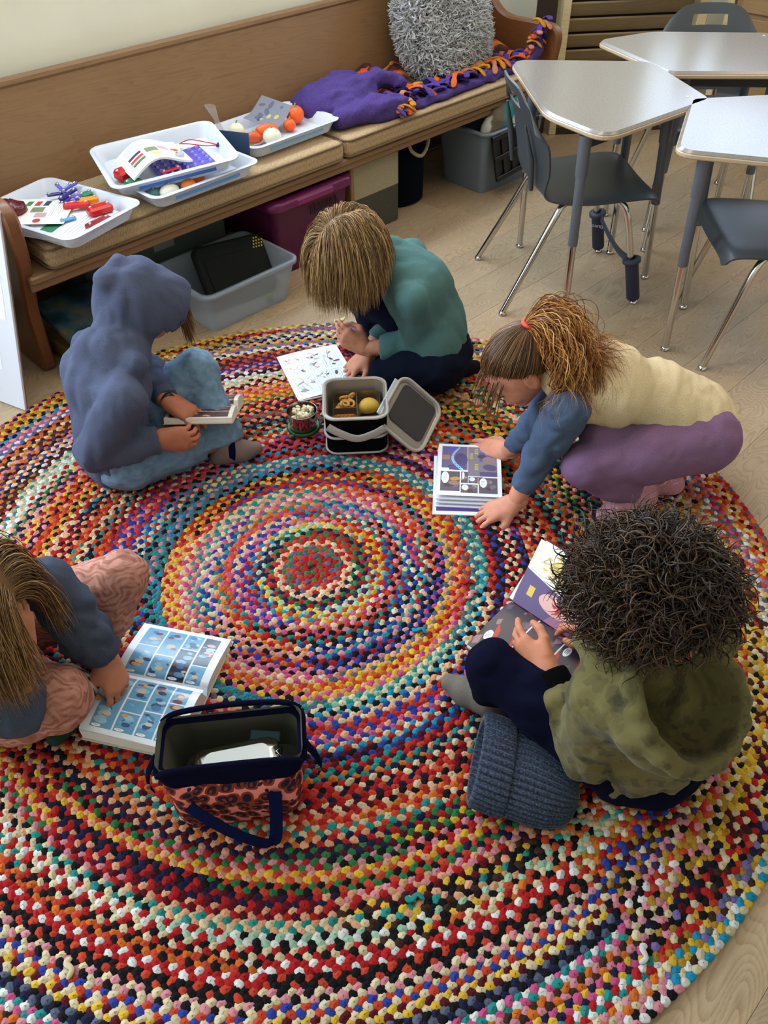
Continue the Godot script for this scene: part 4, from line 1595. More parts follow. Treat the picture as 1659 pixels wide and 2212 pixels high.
		img.fill_rect(Rect2i(int(fw * 0.40), int(fh * 0.42), int(fw * 0.2), int(fh * 0.2)), Color(0.45, 0.52, 0.35))
		p_ell(img, Vector2(fw * 0.53, fh * 0.72), Vector2(fw * 0.08, fh * 0.05), Color(0.85, 0.75, 0.3))
		img.fill_rect(Rect2i(int(fw * 0.62), int(fh * 0.34), int(fw * 0.16), int(fh * 0.18)), Color(0.75, 0.62, 0.62))
		p_ell(img, Vector2(fw * 0.88, fh * 0.44), Vector2(fw * 0.07, fh * 0.06), Color(0.78, 0.22, 0.18))
		for k in 6:
			img.fill_rect(Rect2i(int(fw * 0.12), int(fh * (0.12 + k * 0.035)), int(fw * r.randf_range(0.4, 0.75)), 2), Color(0.5, 0.5, 0.5))
	elif style == "mag":
		img.fill(Color(0.48, 0.48, 0.52))
		for k in 10:
			p_ell(img, Vector2(fw * r.randf_range(0.15, 0.85), fh * r.randf_range(0.15, 0.85)), Vector2(r.randf_range(8, 34), r.randf_range(6, 20)), [Color(0.2, 0.2, 0.24), Color(0.66, 0.6, 0.55), Color(0.35, 0.36, 0.45), Color(0.72, 0.70, 0.36)][r.randi() % 4], r.randf() * 3)
	elif style == "notice":
		img.fill(Color(0.90, 0.90, 0.92))
		for k in 5:
			img.fill_rect(Rect2i(int(fw * 0.15), int(fh * (0.1 + k * 0.05)), int(fw * 0.6), 3), Color(0.6, 0.6, 0.66))
		img.fill_rect(Rect2i(int(fw * 0.45), int(fh * 0.45), int(fw * 0.35), int(fh * 0.2)), Color(0.12, 0.46, 0.30))
		img.fill_rect(Rect2i(int(fw * 0.5), int(fh * 0.82), int(fw * 0.35), 4), Color(0.55, 0.4, 0.55))
	var t := ImageTexture.create_from_image(img)
	mats[key] = t
	return t


func leopard() -> ImageTexture:
	var n := 384
	var img := Image.create(n, n, false, Image.FORMAT_RGB8)
	img.fill(Color(0.86, 0.50, 0.46))
	var r := RandomNumberGenerator.new()
	r.seed = 9
	var rust := Color(0.48, 0.19, 0.09)
	var ink := Color(0.13, 0.09, 0.19)
	var g := 7
	var spots := []
	for j in g:
		for i in g:
			spots.append([Vector2((i + 0.5 + r.randf_range(-0.3, 0.3) + 0.5 * (j % 2)) * n / g, (j + 0.5 + r.randf_range(-0.3, 0.3)) * n / g), r.randf_range(17, 24), r.randf() * 3.0, r.randf()])
	for pass_ in 3:
		for s in spots:
			for ox in [-n, 0, n]:
				for oy in [-n, 0, n]:
					var c: Vector2 = s[0] + Vector2(ox, oy)
					if c.x < -60 or c.y < -60 or c.x > n + 60 or c.y > n + 60:
						continue
					var rad: float = s[1]
					var a: float = s[2]
					if pass_ == 0:
						p_ell(img, c, Vector2(rad * 1.55, rad * 1.22), rust, a)
						p_ell(img, c + Vector2.from_angle(a) * rad * 0.9, Vector2(rad * 0.8, rad * 0.7), rust, a)
					elif pass_ == 1:
						p_ell(img, c, Vector2(rad, rad * 0.8), ink, a)
						if rad < 20:
							p_ell(img, c + Vector2.from_angle(a + 2.0) * rad * 1.7, Vector2(rad * 0.4, rad * 0.5), ink, a)
					elif s[3] > 0.3:
						p_ell(img, c + Vector2.from_angle(a + 1.0) * rad * 0.25, Vector2(rad * 0.42, rad * 0.3), rust, a)
						if s[3] > 0.6:
							p_ell(img, c + Vector2.from_angle(a + 1.0) * rad * 0.75, Vector2(rad * 0.45, rad * 0.28), rust, a + 1.0)
	return ImageTexture.create_from_image(img)


# ---------------------------------------------------------------- things on the pew, under it and on the rug
func props() -> void:
	trays()
	blanket_and_pillow()
	under_pew()
	board()
	lunch_things()
	leopard_bag()
	knitted_hat()
	books()


func tray(label: String, t: Transform3D, tape: Color) -> Node3D:
	var root := thing("plastic_tray", label, "tray", t, "white plastic trays on the pew")
	var m := MB.new()
	var L := 0.43
	var D := 0.31
	loft(m, Transform3D.IDENTITY, [[L - 0.05, D - 0.05, 0.03, 0.0], [L - 0.012, D - 0.012, 0.035, 0.040], [L + 0.014, D + 0.014, 0.04, 0.042], [L + 0.014, D + 0.014, 0.04, 0.046], [L - 0.016, D - 0.016, 0.033, 0.046], [L - 0.054, D - 0.054, 0.028, 0.004]], 5, true, true)
	part("tray_body", m, clear(Color(0.88, 0.90, 0.93), 0.82, 0.32), root)
	m = MB.new()
	m.box(Transform3D(Basis(Vector3.RIGHT, -0.44), Vector3(0.0, 0.022, D / 2 - 0.0125)), Vector3(L * 0.62, 0.014, 0.0012), 0.0)
	part("tape", m, mat(tape, 0.4), root)
	return root


func lump(called: String, label: String, category: String, t: Transform3D, r: Vector3, c: Color, ribs := 0, group := "") -> Node3D:      # pumpkins and gourds: a ribbed body with a stem
	var root := thing(called, label, category, t, group)
	var m := MB.new()
	m.blob(Transform3D(Basis.IDENTITY, Vector3(0, r.y, 0)), r, 28, 12)
	for i in m.v.size():
		var q := m.v[i] - Vector3(0, r.y, 0)
		var a := atan2(q.z, q.x)
		var f := 1.0 - (0.06 * pow(absf(sin(a * ribs / 2.0)), 0.5) if ribs > 0 else 0.0)
		var dip := 0.25 * exp(-(q.x * q.x + q.z * q.z) / (r.x * r.x * 0.08)) if ribs > 0 else 0.0
		m.v[i] = Vector3(q.x * f, r.y + q.y * (1.0 - dip), q.z * f)
	part("body", m, mat(c, 0.45), root)
	m = MB.new()
	m.tube(smooth([Vector3(0, r.y * 1.6, 0), Vector3(0.001, r.y * 2.0, 0), Vector3(0.005, r.y * 2.25, 0.002)], 3), PackedFloat32Array([0.006, 0.004, 0.004, 0.003, 0.003, 0.003, 0.0035]), 7)
	part("stem", m, mat(Color(0.62, 0.64, 0.36), 0.7), root)
	return root


func block(called: String, label: String, category: String, t: Transform3D, size: Vector3, c: Color, rough := 0.3) -> Node3D:       # a snap circuit piece: a bar with studs and wire ends
	var root := thing(called, label, category, t)
	var m := MB.new()
	m.box(Transform3D(Basis.IDENTITY, Vector3(0, size.y / 2, 0)), size, minf(size.y, size.x) * 0.25)
	part("body", m, mat(c, rough), root)
	for sg in [-1.0, 1.0]:
		m = MB.new()
		m.lathe(Transform3D(Basis.IDENTITY, Vector3(sg * size.x * 0.36, size.y, 0)), [Vector2(0.005, 0), Vector2(0.0045, 0.004), Vector2(0, 0.0045)], 10)
		part("stud", m, mat(Color(0.75, 0.75, 0.76), 0.2, 1.0), root)
	return root


func trays() -> void:
	var top := 0.466
	# tray by the pew's left end
	var ta := bframe(1.005, top, -2.525, -deg_to_rad(-15.0)) * Transform3D(Basis(Vector3.UP, PI / 2), Vector3.ZERO)
	tray("white plastic tray of papers and red and purple circuit parts, nearest the pew's left end", ta, Color(0.45, 0.66, 0.85))
	var ia := ta.translated_local(Vector3(0, 0.006, 0))
	var sheet_ := func(name_: String, label: String, t: Transform3D, w: float, d: float, style: String, sd: int, bend: float) -> void:
		var o := thing(name_, label, "paper", t)
		var m := MB.new()
		var pts := PackedVector3Array()
		for j in 7:
			for i in 9:
				var u := i / 8.0 - 0.5
				var v := j / 6.0 - 0.5
				pts.append(Vector3(u * w, bend * (0.5 + 0.5 * sin(u * 5.0 + sd)) + 0.001, v * d))
		m.sheet(pts, 9, 7, 0.0008)
		part("leaf", m, tex_mat(page(style, sd), 0.7), o)
	sheet_.call("paper_sheet", "white printed sheet lying in the tray at pew's left end", ia * Transform3D(Basis(Vector3.UP, 1.75), Vector3(-0.04, 0.006, -0.03)), 0.24, 0.26, "notice", 3, 0.006)
	sheet_.call("paper_sheet", "cream printed card lying half over the white sheet in left tray", ia * Transform3D(Basis(Vector3.UP, 2.1), Vector3(0.07, 0.016, -0.02)), 0.19, 0.21, "kit", 8, 0.006)
	# dark red foil bag at the back corner
	var fb := thing("foil_bag", "shiny dark red foil bag in the left tray's back corner", "bag", ia * Transform3D(Basis(Vector3.UP, 0.4), Vector3(0.14, 0.004, -0.075)))
	var m := MB.new()
	m.blob(Transform3D(Basis.IDENTITY, Vector3(0, 0.026, 0)), Vector3(0.055, 0.026, 0.04), 16, 8, 0.8)
	for i in m.v.size():
		m.v[i] += Vector3(0, 0.006 * sin(m.v[i].x * 190.0 + m.v[i].z * 120.0), 0)
	part("body", m, mat(Color(0.36, 0.05, 0.06), 0.22), fb)
	block("circuit_piece", "big red rounded circuit piece in front of the left tray", "circuit piece", ia * Transform3D(Basis(Vector3.UP, 1.2), Vector3(-0.11, 0.012, 0.07)), Vector3(0.08, 0.028, 0.042), Color(0.74, 0.06, 0.08))
	block("circuit_piece", "long dark red circuit bar at the left tray's front edge", "circuit piece", ia * Transform3D(Basis(Vector3.UP, 1.5), Vector3(-0.155, 0.008, 0.015)), Vector3(0.09, 0.014, 0.03), Color(0.55, 0.05, 0.10))
	block("circuit_piece", "yellow orange circuit piece beside the big red one in left tray", "circuit piece", ia * Transform3D(Basis(Vector3.UP, 0.9), Vector3(-0.045, 0.026, 0.085)), Vector3(0.07, 0.02, 0.024), Color(0.93, 0.58, 0.10))
	block("circuit_piece", "bright red circuit piece behind the yellow one in left tray", "circuit piece", ia * Transform3D(Basis(Vector3.UP, 0.7), Vector3(-0.03, 0.022, 0.05)), Vector3(0.085, 0.018, 0.02), Color(0.86, 0.10, 0.10))
	block("circuit_piece", "green circuit block near the left tray's right corner", "circuit piece", ia * Transform3D(Basis(Vector3.UP, 1.4), Vector3(-0.005, 0.022, 0.118)), Vector3(0.042, 0.022, 0.026), Color(0.06, 0.50, 0.34))
	var r := RandomNumberGenerator.new()
	r.seed = 33
	for k in 12:
		var o := block("circuit_piece", "small translucent violet circuit piece in the left tray's purple heap", "circuit piece", ia * Transform3D(Basis.from_euler(Vector3(r.randf_range(-0.5, 0.5), r.randf() * 6.0, r.randf_range(-0.5, 0.5))), Vector3(r.randf_range(-0.03, 0.10), 0.014 + r.randf() * 0.03, r.randf_range(0.07, 0.125))), Vector3(r.randf_range(0.04, 0.07), 0.008, 0.014), [Color(0.28, 0.22, 0.66), Color(0.42, 0.36, 0.80), Color(0.18, 0.16, 0.48), Color(0.62, 0.58, 0.86)][k % 4], 0.15)
		o.set_meta("group", "violet circuit pieces in the left tray")
	block("circuit_piece", "light blue flat circuit strip on the white sheet in left tray", "circuit piece", ia * Transform3D(Basis(Vector3.UP, 1.1), Vector3(-0.06, 0.016, -0.02)), Vector3(0.05, 0.005, 0.016), Color(0.30, 0.62, 0.85))
	# the two stacked trays
	var tb := bframe(1.465, top, -2.50, 0.02)
	tray("lower white plastic tray of the crossed pair, toy gourds peeking out", tb, Color(0.36, 0.60, 0.86))
	var ib := tb.translated_local(Vector3(0, 0.006, 0))
	lump("toy_gourd", "white toy gourd squeezed between the two crossed trays", "toy gourd", ib.translated_local(Vector3(-0.125, 0, 0.095)), Vector3(0.036, 0.022, 0.026), Color(0.90, 0.88, 0.80), 0)
	lump("toy_pumpkin", "orange toy pumpkin between the crossed trays, nearer the front", "toy pumpkin", ib.translated_local(Vector3(-0.055, 0, 0.105)), Vector3(0.03, 0.022, 0.024), Color(0.93, 0.45, 0.08), 10)
	lump("toy_pumpkin", "orange toy pumpkin between the crossed trays, farther in", "toy pumpkin", ib.translated_local(Vector3(0.0, 0, 0.07)), Vector3(0.036, 0.024, 0.03), Color(0.88, 0.38, 0.06), 10)
	lump("toy_gourd", "dark teal toy gourd at the lower tray's left corner", "toy gourd", ib.translated_local(Vector3(-0.17, 0, 0.07)), Vector3(0.026, 0.019, 0.022), Color(0.22, 0.42, 0.40), 0)
	var tc := Transform3D(bframe(0, 0, 0, -deg_to_rad(17.0)).basis * Basis.from_euler(Vector3(0.10, 0, 0.05)), B(1.425, top + 0.054, -2.535))
	tray("upper white plastic tray lying askew across another, instruction booklet on top", tc, Color(0.20, 0.42, 0.80))
	var ic := tc.translated_local(Vector3(0, 0.006, 0))
	# booklet, bent into a wave
	var bk := thing("instruction_booklet", "white instruction booklet bent in a wave on the upper tray", "booklet", ic * Transform3D(Basis(Vector3.UP, 0.12), Vector3(-0.045, 0.02, 0.03)))
	m = MB.new()
	var pts := PackedVector3Array()
	for j in 5:
		for i in 19:
			var u := i / 18.0
			pts.append(Vector3((u - 0.5) * 0.215, 0.03 + 0.024 * sin((u - 0.12) * 5.0) + 0.012 * u, (j / 4.0 - 0.5) * 0.155))
	m.sheet(pts, 19, 5, 0.0)
	part("cover_page", m, tex_mat(page("kit", 4, 300, 220), 0.6), bk)
	m = MB.new()
	var low := PackedVector3Array()
	for q in pts:
		low.append(q - Vector3(0, 0.0006, 0))
	m.sheet(low, 19, 5, 0.006)
	part("page_block", m, mat(Color(0.90, 0.90, 0.88), 0.7), bk)
	# purple circuit grid with clear studs
	var cg := thing("circuit_board", "translucent purple circuit grid with clear studs under the booklet", "circuit board", ic * Transform3D(Basis(Vector3.UP, 0.1), Vector3(0.045, 0.006, 0.035)))
	m = MB.new()
	m.box(Transform3D(Basis.IDENTITY, Vector3(0, 0.004, 0)), Vector3(0.20, 0.008, 0.15), 0.003)
	part("grid", m, mat(Color(0.36, 0.32, 0.72), 0.15), cg)
	for j in 5:
		for i in 7:
			m = MB.new()
			m.lathe(Transform3D(Basis.IDENTITY, Vector3(-0.084 + i * 0.028, 0.008, -0.056 + j * 0.028)), [Vector2(0.006, 0), Vector2(0.005, 0.008), Vector2(0, 0.009)], 8)
			part("peg", m, mat(Color(0.62, 0.58, 0.84), 0.12), cg)
	block("circuit_piece", "clear bulb holder standing on the purple circuit grid", "circuit piece", cg.transform.translated_local(Vector3(-0.01, 0.018, 0.03)), Vector3(0.03, 0.04, 0.02), Color(0.78, 0.78, 0.82), 0.1)
	block("circuit_piece", "thin red circuit strip along the purple grid's front", "circuit piece", cg.transform.translated_local(Vector3(-0.06, 0.018, 0.06)), Vector3(0.07, 0.007, 0.012), Color(0.85, 0.10, 0.10))
	block("circuit_piece", "red box shaped piece at the upper tray's left end", "circuit piece", ic * Transform3D(Basis(Vector3.UP, 0.3), Vector3(-0.155, 0.002, 0.035)), Vector3(0.055, 0.036, 0.05), Color(0.72, 0.08, 0.09))
	block("circuit_piece", "green circuit piece on a white base at upper tray's front left", "circuit piece", ic * Transform3D(Basis(Vector3.UP, 0.2), Vector3(-0.14, 0.002, 0.10)), Vector3(0.055, 0.026, 0.04), Color(0.06, 0.42, 0.26))
	var wr := thing("jumper_wire", "red looped jumper wire in the upper tray's right half", "wire", ic * Transform3D(Basis.IDENTITY, Vector3(0.135, 0.012, -0.04)))
	m = MB.new()
	m.tube(smooth([Vector3(-0.06, 0.01, -0.03), Vector3(-0.02, 0.014, -0.035), Vector3(0.03, 0.004, -0.01), Vector3(0.055, 0.004, 0.025), Vector3(0.02, 0.006, 0.02), Vector3(-0.03, 0.012, -0.01), Vector3(-0.06, 0.012, -0.028)], 6), PackedFloat32Array([0.002]), 6)
	part("cable", m, mat(Color(0.80, 0.10, 0.10), 0.35), wr)
	m = MB.new()
	m.box(Transform3D(Basis(Vector3.UP, 0.9), Vector3(0.06, 0.006, 0.033)), Vector3(0.024, 0.01, 0.01), 0.003)
	part("plug", m, mat(Color(0.08, 0.08, 0.12), 0.3), wr)
	var bcard := thing("blue_card", "dark blue card standing up behind the upper tray's right end", "card", bframe(1.70, top, -2.52, 0.45))
	m = MB.new()
	m.box(Transform3D(Basis(Vector3.BACK, -0.12), Vector3(0, 0.05, 0)), Vector3(0.002, 0.10, 0.13), 0.0)
	part("card", m, mat(Color(0.16, 0.25, 0.38), 0.5), bcard)
	# the right tray of toy vegetables
	var td := bframe(1.955, top, -2.615, 0.03)
	tray("white plastic tray of toy pumpkins and gourds beside the purple blanket", td, Color(0.50, 0.68, 0.80))
	var id := td.translated_local(Vector3(0, 0.006, 0))
	lump("toy_pumpkin", "round orange toy pumpkin at the right end of the gourd tray", "toy pumpkin", id.translated_local(Vector3(0.135, 0, -0.02)), Vector3(0.038, 0.034, 0.038), Color(0.95, 0.36, 0.06), 12)
	lump("toy_pumpkin", "small orange toy pumpkin beside the magazine's corner", "toy pumpkin", id.translated_local(Vector3(0.065, 0, 0.025)), Vector3(0.026, 0.023, 0.026), Color(0.93, 0.34, 0.06), 12)
	lump("toy_squash", "long orange toy squash lying in the gourd tray", "toy squash", Transform3D(id.basis * Basis(Vector3.BACK, 1.4), id * Vector3(-0.005, 0.028, 0.04)), Vector3(0.026, 0.056, 0.026), Color(0.92, 0.36, 0.05), 10)
	lump("toy_gourd", "white round toy gourd at the front of the right tray", "toy gourd", id.translated_local(Vector3(-0.075, 0, 0.085)), Vector3(0.036, 0.03, 0.034), Color(0.90, 0.87, 0.76), 0)
	lump("toy_gourd", "tall cream toy gourd at the gourd tray's left corner", "toy gourd", id.translated_local(Vector3(-0.17, 0.012, 0.0)), Vector3(0.031, 0.036, 0.031), Color(0.91, 0.87, 0.72), 0)
	lump("toy_squash", "brown orange toy squash left of the white gourd", "toy squash", Transform3D(id.basis * Basis(Vector3.BACK, 1.3), id * Vector3(-0.095, 0.022, 0.05)), Vector3(0.022, 0.04, 0.022), Color(0.80, 0.30, 0.07), 10)
	lump("toy_gourd", "yellow green toy gourd between the cream and brown ones", "toy gourd", id.translated_local(Vector3(-0.14, 0.004, 0.035)), Vector3(0.02, 0.018, 0.02), Color(0.68, 0.72, 0.25), 0)
	sheet_.call("magazine", "grey folded magazine page leaning over the toy gourds", id * Transform3D(Basis.from_euler(Vector3(0.25, 0.5, 0.12)), Vector3(0.02, 0.052, -0.045)), 0.19, 0.13, "mag", 5, 0.018)
	var bagp := thing("clear_bag", "crumpled clear plastic bag tip sticking up behind the trays", "bag", bframe(1.745, top, -2.66))
	m = MB.new()
	m.tube(bag_of([Vector3(0.01, 0.0, 0), Vector3(0.005, 0.06, 0), Vector3(-0.005, 0.10, -0.005), Vector3(-0.02, 0.15, -0.01)]), PackedFloat32Array([0.03, 0.022, 0.016, 0.034]), 9, false, 0.35)
	part("film", m, clear(Color(0.85, 0.82, 0.78), 0.35, 0.3), bagp)


func blanket_and_pillow() -> void:
	var top := 0.463
	var root := thing("fleece_blanket", "purple fleece blanket with knotted orange fringe heaped on the pew cushion", "blanket", bframe(0, 0, 0))
	var f := Field.new(Vector3(2.10, 0.44, -2.86), Vector3(3.45, 0.68, -2.36), 0.0085)
	# the heap at the left, folds running through it
	f.ell(Vector3(2.34, 0.50, -2.64), Basis(Vector3.UP, 0.25), Vector3(0.18, 0.085, 0.14), 0.03)
	f.ell(Vector3(2.25, 0.49, -2.68), Basis.IDENTITY, Vector3(0.11, 0.075, 0.12), 0.03)
	f.chain([Vector3(2.24, 0.535, -2.58), Vector3(2.36, 0.555, -2.60), Vector3(2.52, 0.555, -2.62), Vector3(2.60, 0.53, -2.56)], [0.03, 0.032, 0.036, 0.03], 0.02)
	f.chain([Vector3(2.20, 0.49, -2.50), Vector3(2.36, 0.50, -2.455), Vector3(2.48, 0.50, -2.44)], [0.04, 0.048, 0.035], 0.025)
	f.chain([Vector3(2.22, 0.535, -2.70), Vector3(2.36, 0.56, -2.70), Vector3(2.46, 0.55, -2.72)], [0.03, 0.032, 0.03], 0.015)
	# the strip along the front edge to the far end
	f.chain([Vector3(2.40, 0.465, -2.44), Vector3(2.75, 0.465, -2.445), Vector3(3.05, 0.47, -2.455), Vector3(3.34, 0.475, -2.46)], [0.028, 0.028, 0.030, 0.030], 0.02)
	f.chain([Vector3(2.45, 0.465, -2.53), Vector3(2.85, 0.465, -2.53), Vector3(3.30, 0.47, -2.55)], [0.026, 0.026, 0.028], 0.05)
	f.chain([Vector3(3.30, 0.47, -2.47), Vector3(3.38, 0.53, -2.45), Vector3(3.405, 0.61, -2.43)], [0.034, 0.026, 0.016], 0.03)
	var nz := FastNoiseLite.new()
	nz.seed = 4
	nz.frequency = 14.0
	nz.fractal_octaves = 2
	f.rough(nz, 0.012, Vector3(0.6, 1.0, 1.4))
	f.floor_at(top)
	var m := MB.new()
	f.into(m)
	part("fleece", m, cloth(Color(0.33, 0.26, 0.50), 0.25, 0.5), root)
	# the printed side showing behind the front strip
	m = MB.new()
	var pts := PackedVector3Array()
	for j in 6:
		for i in 30:
			var s := 2.42 + 0.98 * i / 29.0
			pts.append(Vector3(s, top + 0.030 + 0.014 * sin(i * 1.3 + j) + 0.05 * (1.0 - j / 5.0) * (1.0 if i < 8 else 0.5), -2.80 + 0.27 * j / 5.0))
	m.sheet(pts, 30, 6, 0.006)
	var plaid := StandardMaterial3D.new()
	plaid.roughness = 0.95
	grain(plaid, ntex(0.02, [[0.0, Color(0.15, 0.07, 0.08)], [0.40, Color(0.86, 0.30, 0.08)], [0.55, Color(0.80, 0.55, 0.12)], [0.66, Color(0.20, 0.08, 0.07)], [0.8, Color(0.88, 0.36, 0.10)]], 256, FastNoiseLite.TYPE_CELLULAR, 1, 6, true), Vector3(1.6, 1.6, 1.6))
	part("printed_side", m, plaid, root, "orange and brown printed side of the fleece")
	# knotted fringe
	var r := RandomNumberGenerator.new()
	r.seed = 12
	var purple := cloth(Color(0.34, 0.26, 0.55), 0.25, 0.5)
	var tones := [purple, purple, purple, cloth(Color(0.86, 0.42, 0.20), 0.25), cloth(Color(0.84, 0.36, 0.13), 0.25), cloth(Color(0.80, 0.55, 0.15), 0.25), cloth(Color(0.12, 0.09, 0.22), 0.25), cloth(Color(0.78, 0.50, 0.36), 0.25)]
	var spots := []
	for k in 84:
		var u := k / 83.0
		var s := lerpf(2.47, 3.33, u)
		spots.append(Vector3(s, 0.507 + 0.012 * sin(k * 2.1), -2.480 + 0.035 * sin(k * 1.7) - 0.015 * u))
	for k in 14:
		spots.append(Vector3(2.42 + 0.012 * (k % 7), 0.50 - 0.006 * (k % 5), -2.43 + 0.008 * (k / 7)) + Vector3(0.03 * r.randf(), 0, 0.02 * r.randf()))
	for k in 16:
		var u := k / 15.0
		spots.append(Vector3(lerpf(3.33, 3.40, u) + 0.015 * sin(k * 3.0), lerpf(0.50, 0.645, u), lerpf(-2.46, -2.43, u) + 0.014 * cos(k * 2.0)))
	for q in spots:
		m = MB.new()
		var a := r.randf() * TAU
		var d := Vector3(cos(a), 0.25, sin(a)).normalized() * r.randf_range(0.030, 0.048)
		m.tube(smooth([q - d + Vector3(0, -0.008, 0), q - d * 0.4 + Vector3(0, 0.006, 0), q + Vector3(0, 0.009, 0), q + d * 0.5 + Vector3(0, 0.006, 0), q + d + Vector3(0, -0.006, 0)], 3), PackedFloat32Array([0.007, 0.013, 0.015, 0.013, 0.011, 0.010, 0.011, 0.011, 0.012, 0.014, 0.015, 0.013, 0.008]), 7, true, 0.38)
		part("fringe_knot", m, tones[r.randi() % tones.size()], root)
	# the shaggy grey cushion leaning on the backrest
	var pil := thing("shaggy_cushion", "large shaggy pale grey fur cushion leaning against the pew's backrest", "cushion", Transform3D(bframe(0, 0, 0).basis * Basis.from_euler(Vector3(-0.30, 0.12, -0.10)), B(2.985, 0.675, -2.665)))
	var core := MB.new()
	var rr := Vector3(0.255, 0.245, 0.10)
	core.blob(Transform3D.IDENTITY, rr, 32, 20, 0.84)
	for i in core.v.size():
		var q := core.v[i]
		q.z += 0.022 * sin(q.x * 14.0 + 0.6) * cos(q.y * 11.0)
		core.v[i] = q
	part("body", core, cloth(Color(0.42, 0.42, 0.42), 0.2), pil)
	var tuft := MB.new()
	tuft.tube(bag_of([Vector3.ZERO, Vector3(0.001, 0.013, 0.002), Vector3(0.006, 0.026, 0.007), Vector3(0.014, 0.034, 0.014)]), PackedFloat32Array([0.0035, 0.0042, 0.0028, 0.0004]), 4, false)
	var mm := MultiMesh.new()
	mm.transform_format = MultiMesh.TRANSFORM_3D
	mm.use_colors = true
	mm.mesh = tuft.mesh()
	var cm := core.mesh()
	var arr := cm.surface_get_arrays(0)
	var vs: PackedVector3Array = arr[Mesh.ARRAY_VERTEX]
	var ns: PackedVector3Array = arr[Mesh.ARRAY_NORMAL]
	var ids: PackedInt32Array = arr[Mesh.ARRAY_INDEX]
	var tot := PackedFloat32Array()
	var sum := 0.0
	for k in range(0, ids.size(), 3):
		sum += (vs[ids[k + 1]] - vs[ids[k]]).cross(vs[ids[k + 2]] - vs[ids[k]]).length()
		tot.append(sum)
	mm.instance_count = 15000
	for k in mm.instance_count:
		var w := tot.bsearch(r.randf() * sum)
		w = mini(w, tot.size() - 1)
		var u := r.randf()
		var v := r.randf()
		if u + v > 1.0:
			u = 1.0 - u
			v = 1.0 - v
		var i0 := ids[w * 3]
		var i1 := ids[w * 3 + 1]
		var i2 := ids[w * 3 + 2]
		var q := vs[i0] + (vs[i1] - vs[i0]) * u + (vs[i2] - vs[i0]) * v
		var n := (ns[i0] * (1 - u - v) + ns[i1] * u + ns[i2] * v + Vector3(r.randf_range(-0.5, 0.5), r.randf_range(-0.9, 0.1), r.randf_range(-0.5, 0.5))).normalized()
		var x := n.cross(Vector3(r.randf_range(-1, 1), r.randf_range(-1, 1), r.randf_range(-1, 1))).normalized()
		var sc := r.randf_range(0.8, 1.4)
		mm.set_instance_transform(k, Transform3D(Basis(x, n, x.cross(n)).scaled(Vector3.ONE * sc), q))
		var g := r.randf_range(0.34, 0.60)
		mm.set_instance_color(k, Color(g, g * 0.985, g * 0.96))
	var fur := MultiMeshInstance3D.new()
	fur.name = "fur"
	fur.multimesh = mm
	var fm := StandardMaterial3D.new()
	fm.vertex_color_use_as_albedo = true
	fm.roughness = 0.7
	fur.material_override = fm
	fur.set_meta("kind", "stuff")
	pil.add_child(fur)


func bin(called: String, label: String, t: Transform3D, w: float, d: float, h: float, m_: Material, rim := 0.012, taper := 0.03) -> Node3D:
	var root := thing(called, label, "bin", t)
	var m := MB.new()
	loft(m, Transform3D.IDENTITY, [[w - taper * 2, d - taper * 2, 0.03, 0.0], [w - taper * 2 + 0.004, d - taper * 2 + 0.004, 0.032, 0.004], [w - 0.006, d - 0.006, 0.035, h - 0.03], [w - 0.004, d - 0.004, 0.035, h - 0.016], [w + rim * 2, d + rim * 2, 0.045, h - 0.014], [w + rim * 2, d + rim * 2, 0.045, h], [w - 0.012, d - 0.012, 0.033, h], [w - taper * 2, d - taper * 2, 0.028, 0.006]], 5, true, true)
	part("bin_body", m, m_, root)
	return root


